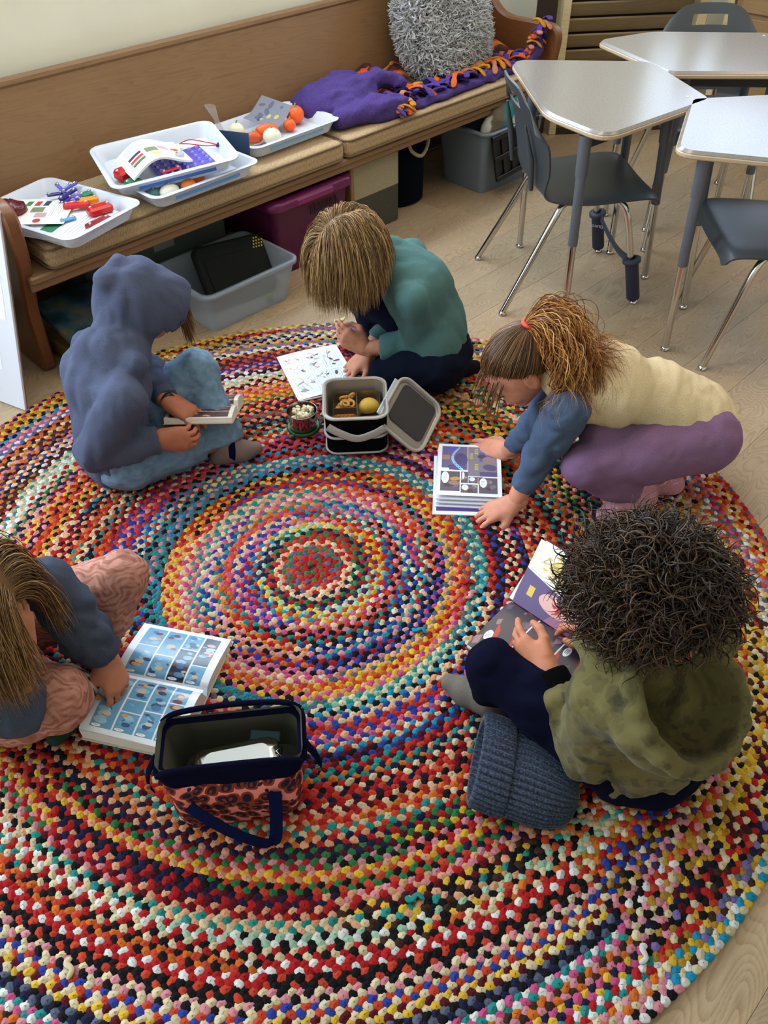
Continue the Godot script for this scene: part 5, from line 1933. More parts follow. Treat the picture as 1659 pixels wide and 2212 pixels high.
func under_pew() -> void:
	# clear bin with the grey sleeve
	var t := bframe(1.525, 0.0, -2.425, 0.0)
	bin("storage_bin", "clear open plastic bin on the floor holding a dark grey sleeve", t, 0.42, 0.335, 0.165, clear(Color(0.70, 0.75, 0.80), 0.42, 0.3))
	var sl := thing("laptop_sleeve", "dark grey quilted sleeve with yellow dots leaning in the clear bin", "sleeve", t * Transform3D(Basis.from_euler(Vector3(-0.62, -0.05, -0.10)), Vector3(0.03, 0.022, 0.055)))
	var m := MB.new()
	loft(m, Transform3D(Basis(Vector3.RIGHT, Vector3.FORWARD, Vector3.UP), Vector3(0, 0.115, 0)), [[0.28, 0.20, 0.025, -0.016], [0.30, 0.22, 0.03, -0.008], [0.30, 0.22, 0.03, 0.008], [0.28, 0.20, 0.025, 0.016]], 4, true, true)
	part("body", m, cloth(Color(0.15, 0.16, 0.155), 0.12), sl)
	m = MB.new()
	m.box(Transform3D(Basis.IDENTITY, Vector3(-0.02, 0.10, 0.018)), Vector3(0.20, 0.15, 0.008), 0.004)
	part("flap", m, cloth(Color(0.14, 0.15, 0.145), 0.12), sl)
	for k in 14:
		m = MB.new()
		m.lathe(Transform3D(Basis(Vector3.RIGHT, PI / 2), Vector3(0.10 + 0.012 * (k % 4) + 0.004 * (k / 4), 0.175 + 0.011 * (k / 4), 0.0165)), [Vector2(0.0035, 0), Vector2(0.003, 0.0012), Vector2(0, 0.0014)], 7)
		part("dot", m, mat(Color(0.78, 0.70, 0.20), 0.6), sl)
	var gd := thing("green_ball", "small light green ball seen through the clear bin's front", "ball", t.translated_local(Vector3(0.10, 0.008, 0.115)))
	m = MB.new()
	m.blob(Transform3D(Basis.IDENTITY, Vector3(0, 0.016, 0)), Vector3.ONE * 0.016, 12, 8)
	part("body", m, mat(Color(0.40, 0.62, 0.18), 0.5), gd)
	# cards and folders behind the hooded child
	var cd := thing("game_card", "teal and yellow game card propped at the clear bin's left side", "card", bframe(1.19, 0.115, -2.50, 0.25) * Transform3D(Basis.from_euler(Vector3(0.35, 0, 0.25)), Vector3.ZERO))
	m = MB.new()
	m.box(Transform3D(Basis.IDENTITY, Vector3(0, 0, 0)), Vector3(0.20, 0.012, 0.15), 0.003)
	part("board", m, mat(Color(0.78, 0.62, 0.24), 0.5), cd)
	m = MB.new()
	m.box(Transform3D(Basis.IDENTITY, Vector3(0, 0.0068, 0)), Vector3(0.17, 0.002, 0.12), 0.0)
	part("print", m, mat(Color(0.08, 0.32, 0.38), 0.4), cd)
	var gc := thing("game_box", "flat cardboard game box under the game card, behind the hooded child", "box", bframe(1.205, 0.0, -2.55, 0.1))
	m = MB.new()
	m.box(Transform3D(Basis.IDENTITY, Vector3(0, 0.04, 0)), Vector3(0.24, 0.08, 0.2), 0.004)
	part("box", m, mat(Color(0.42, 0.36, 0.24), 0.7), gc)
	var tb := thing("picture_folder", "dark teal plastic picture folder slanting under the pew's left end", "folder", bframe(1.02, 0.16, -2.50, 0.05) * Transform3D(Basis.from_euler(Vector3(0.30, 0, 0)), Vector3.ZERO))
	m = MB.new()
	m.box(Transform3D.IDENTITY, Vector3(0.34, 0.02, 0.22), 0.004)
	var tf := StandardMaterial3D.new()
	tf.albedo_color = Color(0.9, 0.9, 0.9)
	tf.roughness = 0.3
	grain(tf, ntex(0.012, [[0.0, Color(0.10, 0.10, 0.11)], [0.4, Color(0.12, 0.22, 0.26)], [0.6, Color(0.20, 0.33, 0.38)], [0.85, Color(0.42, 0.36, 0.26)]], 256, FastNoiseLite.TYPE_SIMPLEX_SMOOTH, 4, 17), Vector3(2, 2, 2))
	part("cover", m, tf, tb)
	var yb := thing("yellow_box", "olive yellow flat box on the floor under the pew's left end", "box", bframe(1.03, 0.0, -2.54, 0.08))
	m = MB.new()
	m.box(Transform3D(Basis.IDENTITY, Vector3(0, 0.035, 0)), Vector3(0.34, 0.07, 0.24), 0.004)
	part("box", m, mat(Color(0.48, 0.40, 0.16), 0.6), yb)
	# blue-lidded grey box in the dark at the back
	var gb := thing("storage_box", "dim grey green storage box with a white label under the pew's seat", "box", bframe(1.40, 0.0, -2.77, 0.0))
	m = MB.new()
	m.box(Transform3D(Basis.IDENTITY, Vector3(0, 0.13, 0)), Vector3(0.62, 0.26, 0.20), 0.008)
	part("box", m, mat(Color(0.30, 0.34, 0.32), 0.6), gb)
	m = MB.new()
	m.box(Transform3D(Basis.IDENTITY, Vector3(0.02, 0.20, 0.101)), Vector3(0.09, 0.05, 0.002), 0.0)
	part("label", m, mat(Color(0.55, 0.55, 0.52), 0.7), gb)
	# purple lidded bin
	var tp := bframe(1.967, 0.0, -2.60, 0.0)
	var pb := bin("purple_bin", "translucent purple plastic storage bin with a lid, under the pew", tp, 0.40, 0.36, 0.285, clear(Color(0.36, 0.08, 0.25), 0.72, 0.3), 0.008, 0.025)
	m = MB.new()
	loft(m, Transform3D.IDENTITY, [[0.425, 0.385, 0.045, 0.272], [0.436, 0.40, 0.05, 0.276], [0.436, 0.40, 0.05, 0.300], [0.41, 0.37, 0.045, 0.312], [0.37, 0.33, 0.04, 0.312], [0.36, 0.32, 0.04, 0.304]], 5, true, true)
	part("lid", m, clear(Color(0.42, 0.10, 0.30), 0.9, 0.3), pb)
	m = MB.new()
	m.box(Transform3D(Basis.IDENTITY, Vector3(0.0, 0.288, 0.196)), Vector3(0.19, 0.028, 0.014), 0.005)
	part("latch", m, mat(Color(0.50, 0.12, 0.36), 0.35), pb)
	var strokes := MB.new()
	for k in 7:
		var x := -0.02 + k * 0.022
		strokes.bar(Vector3(x, 0.215, 0.1815), Vector3(x + 0.008, 0.25, 0.1825), 0.003, 0.002, Vector3.BACK, 0.0)
		strokes.bar(Vector3(x + 0.008, 0.25, 0.1825), Vector3(x + 0.016, 0.218, 0.1815), 0.003, 0.002, Vector3.BACK, 0.0)
	part("handwriting", strokes, mat(Color(0.08, 0.04, 0.08), 0.6), pb)
	for k in 5:
		var bb := block("toy_block", "orange toy block seen through the purple bin's wall", "toy block", tp * Transform3D(Basis.from_euler(Vector3(k * 0.7, k * 1.3, 0.4)), Vector3(-0.10 + 0.055 * k, 0.03 + 0.035 * (k % 3), 0.10)), Vector3(0.05, 0.03, 0.03), Color(0.75, 0.34, 0.22))
		bb.set_meta("group", "toy blocks in the purple bin")
	# two-tone fabric cube
	var wt := bframe(2.362, 0.0, -2.62, 0.0)
	var wb := thing("fabric_bin", "square fabric bin, cream above and grey below, under the pew", "bin", wt)
	m = MB.new()
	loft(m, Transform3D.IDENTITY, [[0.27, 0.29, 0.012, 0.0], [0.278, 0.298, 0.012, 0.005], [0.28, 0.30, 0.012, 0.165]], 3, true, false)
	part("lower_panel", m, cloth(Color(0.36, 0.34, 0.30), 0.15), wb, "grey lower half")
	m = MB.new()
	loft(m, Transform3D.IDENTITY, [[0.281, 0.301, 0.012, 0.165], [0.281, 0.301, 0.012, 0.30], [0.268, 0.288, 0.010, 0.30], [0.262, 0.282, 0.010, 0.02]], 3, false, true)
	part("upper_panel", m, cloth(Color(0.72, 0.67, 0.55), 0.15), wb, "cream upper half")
	# navy basket with a rope handle
	var nb := thing("round_basket", "round dark navy basket with a cream rope handle under the pew", "basket", bframe(2.66, 0.0, -2.66, 0.0))
	m = MB.new()
	m.lathe(Transform3D.IDENTITY, [Vector2(0, 0.0), Vector2(0.12, 0.0), Vector2(0.135, 0.01), Vector2(0.142, 0.30), Vector2(0.146, 0.325), Vector2(0.138, 0.325), Vector2(0.132, 0.30), Vector2(0.125, 0.02), Vector2(0, 0.02)], 32)
	part("body", m, cloth(Color(0.06, 0.075, 0.10), 0.1), nb)
	m = MB.new()
	m.tube(smooth([Vector3(-0.062, 0.285, 0.115), Vector3(-0.064, 0.30, 0.150), Vector3(-0.05, 0.262, 0.162), Vector3(0.0, 0.232, 0.172), Vector3(0.05, 0.262, 0.162), Vector3(0.064, 0.30, 0.150), Vector3(0.062, 0.285, 0.115)], 5), PackedFloat32Array([0.008]), 8)
	part("rope_handle", m, cloth(Color(0.76, 0.70, 0.54), 0.05), nb, "cream rope handle")
	# big grey bin with folded crate and striped blanket
	var gt := bframe(3.15, 0.0, -2.50, -0.04)
	bin("grey_bin", "large translucent grey plastic bin under the pew's right end", gt, 0.42, 0.32, 0.285, clear(Color(0.46, 0.50, 0.54), 0.85, 0.35))
	var sb := thing("striped_blanket", "rolled teal, grey and white striped blanket in the grey bin", "blanket", gt)
	var f := Field.new(Vector3(-0.22, 0.10, -0.08), Vector3(0.20, 0.44, 0.26), 0.008)
	f.ell(Vector3(-0.02, 0.255, 0.095), Basis(Vector3.BACK, 0.35), Vector3(0.16, 0.115, 0.058), 0.02)
	var nz := FastNoiseLite.new()
	nz.frequency = 12.0
	f.rough(nz, 0.012)
	m = MB.new()
	f.into(m)
	var bands := [Color(0.12, 0.46, 0.46), Color(0.34, 0.30, 0.24), Color(0.72, 0.70, 0.62), Color(0.12, 0.46, 0.46), Color(0.40, 0.36, 0.28), Color(0.70, 0.70, 0.66)]
	for i in m.v.size():
		var q := m.v[i] - Vector3(0.22, 0.10, 0)
		m.c[i] = lin(bands[int(fposmod(q.length() * 26.0, 6.0))])
	var vm := StandardMaterial3D.new()
	vm.vertex_color_use_as_albedo = true
	vm.roughness = 0.95
	part("fabric", m, vm, sb)
	var ct := thing("folded_crate", "folded black plastic grid crate leaning on the grey bin", "crate", gt * Transform3D(Basis.from_euler(Vector3(-0.16, -0.03, 0.10)), Vector3(-0.02, 0.09, 0.213)))
	var black := mat(Color(0.035, 0.035, 0.04), 0.5)
	for k in 6:
		m = MB.new()
		m.box(Transform3D(Basis.IDENTITY, Vector3(-0.14 + 0.056 * k, 0.10, 0)), Vector3(0.026, 0.20, 0.008), 0.002)
		part("slat", m, black, ct)
	for k in 3:
		m = MB.new()
		m.box(Transform3D(Basis.IDENTITY, Vector3(0, 0.012 + 0.088 * k, 0.006)), Vector3(0.31, 0.022, 0.008), 0.002)
		part("crossbar", m, black, ct)
	m = MB.new()
	m.box(Transform3D(Basis.IDENTITY, Vector3(0, 0.10, -0.007)), Vector3(0.30, 0.19, 0.004), 0.0)
	part("panel", m, black, ct)


func board() -> void:
	var a := P(56, 889, 0.0)
	var b := P(0, 868, 0.0)
	var x := (a - b).normalized()
	var up := (Vector3(0.06, 0.5, -0.12)).normalized()
	var n := x.cross(up).normalized()
	up = n.cross(x)
	var root := thing("foam_board", "white foam display board with pinned papers leaning at the left edge", "board", Transform3D(Basis(x, up, n), a + Vector3(0, 0.004, 0)))
	var m := MB.new()
	m.box(Transform3D(Basis.IDENTITY, Vector3(-0.22, 0.31, -0.009)), Vector3(0.44, 0.62, 0.004), 0.0)
	part("backing", m, mat(Color(0.50, 0.40, 0.30), 0.8), root)
	m = MB.new()
	m.box(Transform3D(Basis.IDENTITY, Vector3(-0.22, 0.31, -0.003)), Vector3(0.44, 0.62, 0.008), 0.001)
	part("board", m, mat(Color(0.84, 0.84, 0.87), 0.5), root)
	var k := 0
	for q in [Vector2(-0.115, 0.40), Vector2(-0.145, 0.16)]:
		m = MB.new()
		var w: float = [0.17, 0.13][k]
		var h: float = [0.21, 0.08][k]
		m.quad(Vector3(q.x - w / 2, q.y - h / 2, 0.0016), Vector3(q.x + w / 2, q.y - h / 2, 0.0016), Vector3(q.x + w / 2, q.y + h / 2, 0.0016), Vector3(q.x - w / 2, q.y + h / 2, 0.0016))
		part("pinned_paper", m, tex_mat(page("notice", 20 + k), 0.7), root)
		k += 1


func lunch_things() -> void:
	# soft lunch box
	var t := Transform3D(Basis(Vector3.UP, 0.03), Vector3(-0.078, 0.014, -1.945))
	var root := thing("lunch_bag", "black and silver soft lunch bag with its lid folded open", "lunch bag", t)
	var black := cloth(Color(0.045, 0.045, 0.05), 0.08)
	var silver := mat(Color(0.70, 0.68, 0.65), 0.55)
	var foil := mat(Color(0.62, 0.59, 0.55), 0.30, 0.35)
	var m := MB.new()
	loft(m, Transform3D.IDENTITY, [[0.172, 0.176, 0.03, 0.0], [0.182, 0.186, 0.034, 0.006], [0.182, 0.19, 0.034, 0.060], [0.178, 0.188, 0.034, 0.066], [0.182, 0.192, 0.034, 0.072], [0.184, 0.200, 0.036, 0.138]], 6, true, false)
	part("body", m, black, root)
	m = MB.new()
	loft(m, Transform3D.IDENTITY, [[0.184, 0.200, 0.036, 0.138], [0.180, 0.196, 0.034, 0.142], [0.168, 0.184, 0.03, 0.140], [0.164, 0.178, 0.028, 0.02]], 6, false, true)
	part("lining", m, foil, root)
	for g in [[0.186, 0.196, 0.008, 0.0035], [0.187, 0.197, 0.066, 0.0045], [0.188, 0.204, 0.139, 0.0045]]:
		m = MB.new()
		var path := PackedVector3Array()
		for q in rounded(g[0], g[1], 0.036, 6):
			path.append(Vector3(q.x, g[2], -q.y))
		m.tube(path, PackedFloat32Array([g[3]]), 7, false, 1.0, Vector3.UP, true)
		part("piping", m, silver, root)
	m = MB.new()
	m.tube(smooth([Vector3(-0.083, 0.112, 0.100), Vector3(-0.05, 0.092, 0.106), Vector3(0.0, 0.072, 0.110), Vector3(0.05, 0.084, 0.106), Vector3(0.083, 0.100, 0.100)], 5), PackedFloat32Array([0.0035]), 8, true, 4.2)
	part("handle", m, silver, root, "silver webbing handle")
	# the open lid
	var lid := Transform3D(Basis.from_euler(Vector3(0.30, -0.50, -0.80)).scaled(Vector3(0.9, 0.9, 0.9)), Vector3(0.100, 0.134, 0.0))
	m = MB.new()
	loft(m, lid, [[0.185, 0.20, 0.036, -0.012, 0.095, 0.0], [0.19, 0.206, 0.04, 0.0, 0.095, 0.0], [0.19, 0.206, 0.04, 0.012, 0.095, 0.0], [0.178, 0.194, 0.036, 0.013, 0.095, 0.0], [0.170, 0.186, 0.034, 0.004, 0.095, 0.0]], 6, true, true)
	var lp := part("lid", m, foil, root)
	m = MB.new()
	var path := PackedVector3Array()
	for q in rounded(0.192, 0.208, 0.042, 6):
		path.append(lid * Vector3(q.x + 0.095, 0.012, -q.y))
	m.tube(path, PackedFloat32Array([0.005]), 7, false, 1.0, Vector3.UP, true)
	part("piping", m, silver, lp)
	m = MB.new()
	loft(m, lid, [[0.150, 0.150, 0.02, 0.006, 0.10, -0.012], [0.148, 0.148, 0.02, 0.0085, 0.10, -0.012]], 4, true, true)
	part("mesh_pocket", m, cloth(Color(0.30, 0.295, 0.30), 0.03), lp, "dark mesh pocket")
	m = MB.new()
	m.box(lid.translated_local(Vector3(-0.004, 0.004, 0)), Vector3(0.022, 0.006, 0.15), 0.002)
	part("hinge", m, mat(Color(0.72, 0.78, 0.82), 0.4), root)
	# bento box inside
	var bt := t.translated_local(Vector3(0.004, 0.058, -0.004))
	var be := thing("bento_box", "steel bento box with dividers inside the soft lunch bag", "lunch box", bt)
	var steel := mat(Color(0.66, 0.62, 0.55), 0.28, 0.9)
	m = MB.new()
	loft(m, Transform3D.IDENTITY, [[0.140, 0.150, 0.02, 0.0], [0.144, 0.154, 0.02, 0.05], [0.141, 0.151, 0.019, 0.05], [0.138, 0.148, 0.018, 0.003]], 4, true, true)
	part("tub", m, steel, be)
	m = MB.new()
	m.box(Transform3D(Basis.IDENTITY, Vector3(0.0, 0.026, 0)), Vector3(0.0015, 0.046, 0.148), 0.0)
	m.box(Transform3D(Basis.IDENTITY, Vector3(-0.035, 0.026, 0.008)), Vector3(0.068, 0.046, 0.0015), 0.0)
	part("divider", m, steel, be)
	var r := RandomNumberGenerator.new()
	r.seed = 3
	for k in 16:
		var o := thing("cracker_ring", "small round golden cracker ring heaped in the bento's left cell", "cracker", bt * Transform3D(Basis.from_euler(Vector3(r.randf_range(0.2, 1.4), r.randf() * 6, r.randf_range(-0.4, 0.4))), Vector3(-0.034 + r.randf_range(-0.022, 0.022), 0.018 + 0.0022 * k, -0.033 + r.randf_range(-0.024, 0.024))), "cracker rings in the bento box")
		m = MB.new()
		var ring := PackedVector3Array()
		for a in 10:
			ring.append(Vector3(cos(a * TAU / 10) * 0.0095, 0, sin(a * TAU / 10) * 0.0095))
		m.tube(ring, PackedFloat32Array([0.0045]), 6, false, 1.0, Vector3.UP, true)
		part("ring", m, mat(Color(0.80, 0.58, 0.26), 0.7), o)
	for k in 5:
		var o := thing("cracker_disc", "thin round brown cracker standing in the bento's front left cell", "cracker", bt * Transform3D(Basis.from_euler(Vector3(1.1, 0.3 + 0.15 * k, 0.2)), Vector3(-0.058 + 0.011 * k, 0.026, 0.042)), "round crackers in the bento box")
		m = MB.new()
		m.lathe(Transform3D.IDENTITY, [Vector2(0, -0.002), Vector2(0.019, -0.002), Vector2(0.021, 0), Vector2(0.019, 0.002), Vector2(0, 0.002)], 14)
		part("disc", m, mat(Color(0.66, 0.38, 0.14), 0.7), o)
	var ap := thing("apple_wedge", "yellow apple wedge in the bento's right cell", "apple", bt * Transform3D(Basis.from_euler(Vector3(0.2, 0.1, 0.1)), Vector3(0.036, 0.026, -0.03)))
	m = MB.new()
	m.blob(Transform3D.IDENTITY, Vector3(0.034, 0.024, 0.026), 18, 10)
	for i in m.v.size():
		m.v[i].z += 0.008 * pow(m.v[i].x / 0.033, 2.0)
	part("flesh", m, mat(Color(0.85, 0.68, 0.26), 0.5), ap)
	var wp := thing("snack_wrapper", "torn red and black snack wrapper at the bento's front edge", "wrapper", bt * Transform3D(Basis.from_euler(Vector3(0.5, 0.3, 0.1)), Vector3(0.012, 0.034, 0.066)))
	m = MB.new()
	var pts := PackedVector3Array()
	for j in 4:
		for i in 6:
			pts.append(Vector3((i / 5.0 - 0.5) * 0.05, 0.012 * sin(i * 2.1 + j), (j / 3.0 - 0.5) * 0.03))
	m.sheet(pts, 6, 4, 0.001)
	part("foil", m, mat(Color(0.72, 0.13, 0.10), 0.4), wp)
	m = MB.new()
	m.box(Transform3D(Basis(Vector3.RIGHT, 0.3), Vector3(0.012, 0.004, 0.016)), Vector3(0.03, 0.002, 0.014), 0.0)
	part("dark_panel", m, mat(Color(0.06, 0.06, 0.07), 0.4), wp)
	# steel cup of popcorn on its green lid
	var ct := Transform3D(Basis.IDENTITY, Vector3(-0.246, 0.014, -1.985))
	var cp := thing("snack_cup", "small round stainless steel cup of popcorn standing on its green lid", "cup", ct)
	m = MB.new()
	m.lathe(Transform3D.IDENTITY, [Vector2(0, 0), Vector2(0.048, 0.0), Vector2(0.052, 0.003), Vector2(0.052, 0.010), Vector2(0.048, 0.012), Vector2(0.044, 0.0085), Vector2(0, 0.0085)], 36)
	m.box(Transform3D(Basis(Vector3.UP, 0.6), Vector3(-0.03, 0.006, 0.045)), Vector3(0.03, 0.006, 0.012), 0.002)
	part("lid", m, mat(Color(0.10, 0.33, 0.13), 0.4), cp, "green plastic lid")
	m = MB.new()
	m.lathe(Transform3D(Basis.IDENTITY, Vector3(0, 0.009, 0)), [Vector2(0, 0), Vector2(0.038, 0), Vector2(0.042, 0.004), Vector2(0.044, 0.03), Vector2(0.0465, 0.058), Vector2(0.0475, 0.059), Vector2(0.0475, 0.061), Vector2(0.0455, 0.0605), Vector2(0.0425, 0.03), Vector2(0.04, 0.006), Vector2(0, 0.004)], 40)
	part("bowl", m, mat(Color(0.72, 0.66, 0.60), 0.18, 1.0), cp)
	for k in 36:
		var o := thing("popcorn_piece", "white popcorn piece heaped in the steel snack cup", "popcorn", cp.transform * Transform3D(Basis.from_euler(Vector3(r.randf() * 6, r.randf() * 6, r.randf() * 6)), Vector3(0, 0.052 + r.randf() * 0.018, 0) + Vector3.RIGHT.rotated(Vector3.UP, r.randf() * TAU) * sqrt(r.randf()) * 0.034), "popcorn in the steel cup")
		m = MB.new()
		m.blob(Transform3D.IDENTITY, Vector3(0.009, 0.005, 0.006), 8, 5)
		m.blob(Transform3D(Basis(Vector3.UP, 1.0), Vector3(0.004, 0.003, 0.002)), Vector3(0.005, 0.005, 0.006), 7, 5)
		part("kernel", m, mat(Color(0.92, 0.88, 0.74), 0.8), o)


func leopard_bag() -> void:
	var t := Transform3D(Basis(Vector3.UP, 0.09), Vector3(-0.305, 0.014, -0.795))
	var root := thing("leopard_lunch_bag", "open lunch bag with pink and rust leopard print and navy straps", "lunch bag", t)
	var print_ := tex_mat(leopard(), 0.75, 0.3)
	print_.uv1_scale = Vector3(5.4, 5.4, 1)
	var navy := cloth(Color(0.045, 0.05, 0.14), 0.06)
	var web := cloth(Color(0.06, 0.09, 0.24), 0.03)
	var m := MB.new()
	loft(m, Transform3D.IDENTITY, [[0.215, 0.145, 0.03, 0.0], [0.236, 0.165, 0.035, 0.008], [0.248, 0.172, 0.035, 0.05], [0.254, 0.170, 0.034, 0.10], [0.262, 0.156, 0.034, 0.135], [0.268, 0.140, 0.034, 0.155]], 8, true, false)
	for i in m.v.size():
		var q := m.v[i]
		m.v[i] = q + Vector3(0.004 * sin(q.y * 60.0 + q.z * 40.0), 0, 0.005 * sin(q.x * 45.0 + q.y * 38.0))
	part("body", m, print_, root, "leopard printed body")
	# the navy top: front and back panels held open by a wire frame, drooping to the sides
	m = MB.new()
	loft(m, Transform3D.IDENTITY, [[0.270, 0.146, 0.034, 0.148], [0.279, 0.142, 0.030, 0.168], [0.290, 0.128, 0.024, 0.196], [0.286, 0.121, 0.022, 0.202], [0.278, 0.112, 0.020, 0.198], [0.255, 0.10, 0.02, 0.176]], 6, false, false)
	for i in m.v.size():
		var q := m.v[i]
		m.v[i].y -= 0.028 * pow(absf(q.x) / 0.145, 3.0) * smoothstep(0.165, 0.20, q.y)
	part("top_band", m, navy, root, "navy zip band")
	m = MB.new()
	loft(m, Transform3D.IDENTITY, [[0.276, 0.112, 0.020, 0.192], [0.244, 0.14, 0.03, 0.11], [0.235, 0.15, 0.03, 0.016]], 6, false, true)
	part("lining", m, mat(Color(0.40, 0.39, 0.33), 0.4), root, "grey lining")
	for sg in [-1.0, 1.0]:
		m = MB.new()
		m.tube(smooth([Vector3(-0.135, 0.176, sg * 0.058), Vector3(-0.10, 0.196, sg * 0.062), Vector3(0.0, 0.203, sg * 0.064), Vector3(0.10, 0.196, sg * 0.062), Vector3(0.135, 0.176, sg * 0.058)], 6), PackedFloat32Array([0.006]), 8)
		part("zip", m, navy, root)
	for sg in [-1.0, 1.0]:
		m = MB.new()
		m.tube(smooth([Vector3(sg * 0.140, 0.176, 0.02), Vector3(sg * 0.158, 0.150, 0.03), Vector3(sg * 0.166, 0.115, 0.036), Vector3(sg * 0.160, 0.085, 0.04)], 5), PackedFloat32Array([0.011, 0.010, 0.009, 0.008, 0.008, 0.008, 0.007, 0.007, 0.007, 0.006, 0.006, 0.005, 0.005, 0.005, 0.004, 0.003]), 8, true, 0.5)
		var tl := part("side_tail", m, navy, root)
		m = MB.new()
		m.box(Transform3D(Basis(Vector3.BACK, 0.2 * sg), Vector3(sg * 0.163, 0.12, 0.046)), Vector3(0.006, 0.016, 0.004), 0.001)
		part("zip_pull", m, mat(Color(0.5, 0.5, 0.52), 0.3, 1.0), tl)
	# front strap: two ends sewn on, the loop lying down in front
	m = MB.new()
	var ptsl := smooth([Vector3(-0.085, 0.112, 0.090), Vector3(-0.06, 0.092, 0.104), Vector3(-0.02, 0.055, 0.118), Vector3(0.02, 0.025, 0.128), Vector3(0.052, 0.008, 0.132), Vector3(0.066, 0.014, 0.126), Vector3(0.072, 0.05, 0.112), Vector3(0.076, 0.09, 0.098), Vector3(0.078, 0.128, 0.088)], 6)
	var strip := PackedVector3Array()
	for i in ptsl.size():
		var d := (ptsl[mini(i + 1, ptsl.size() - 1)] - ptsl[maxi(i - 1, 0)]).normalized()
		var out := Vector3(0, 0.35, 1).normalized()
		var wv := d.cross(out).normalized() * 0.0125
		strip.append(ptsl[i] - wv)
		strip.append(ptsl[i] + wv)
	m.sheet(strip, 2, ptsl.size(), 0.002)
	part("strap", m, web, root, "navy webbing strap")
	m = MB.new()
	var bk := smooth([Vector3(-0.07, 0.12, -0.088), Vector3(-0.06, 0.06, -0.11), Vector3(0.0, 0.02, -0.12), Vector3(0.06, 0.06, -0.11), Vector3(0.07, 0.12, -0.088)], 6)
	strip = PackedVector3Array()
	for i in bk.size():
		var d := (bk[mini(i + 1, bk.size() - 1)] - bk[maxi(i - 1, 0)]).normalized()
		var wv := d.cross(Vector3(0, 0.35, -1).normalized()).normalized() * 0.0125
		strip.append(bk[i] - wv)
		strip.append(bk[i] + wv)
	m.sheet(strip, 2, bk.size(), 0.002)
	part("strap", m, web, root)
	# steel box inside
	var sb := thing("steel_lunch_box", "shiny steel lunch box with wire clips inside the leopard bag", "lunch box", t * Transform3D(Basis(Vector3.UP, 0.10).scaled(Vector3(0.92, 0.9, 0.92)), Vector3(0.006, 0.018, 0.016)))
	var steel := mat(Color(0.74, 0.73, 0.70), 0.16, 1.0)
	m = MB.new()
	loft(m, Transform3D.IDENTITY, [[0.165, 0.075, 0.02, 0.0], [0.172, 0.082, 0.022, 0.004], [0.174, 0.084, 0.022, 0.075], [0.174, 0.084, 0.022, 0.098]], 6, true, true)
	part("tub", m, steel, sb)
	m = MB.new()
	loft(m, Transform3D.IDENTITY, [[0.180, 0.090, 0.024, 0.098], [0.181, 0.091, 0.024, 0.118], [0.172, 0.082, 0.022, 0.126], [0.14, 0.055, 0.02, 0.129]], 6, true, true)
	part("lid", m, steel, sb)
	for sg in [-1.0, 1.0]:
		m = MB.new()
		m.tube(bag_of([Vector3(sg * 0.093, 0.088, -0.016), Vector3(sg * 0.096, 0.122, -0.014), Vector3(sg * 0.084, 0.130, 0.0), Vector3(sg * 0.096, 0.122, 0.014), Vector3(sg * 0.093, 0.088, 0.016)]), PackedFloat32Array([0.0018]), 6)
		part("clip", m, steel, sb)
	var nk := thing("paper_napkin", "folded dark teal napkin behind the steel box in leopard bag", "napkin", t * Transform3D(Basis.from_euler(Vector3(0.5, -0.2, 0)), Vector3(0.06, 0.125, -0.034)))
	m = MB.new()
	m.box(Transform3D.IDENTITY, Vector3(0.06, 0.004, 0.02), 0.002)
	part("fold", m, mat(Color(0.16, 0.26, 0.27), 0.9), nk)


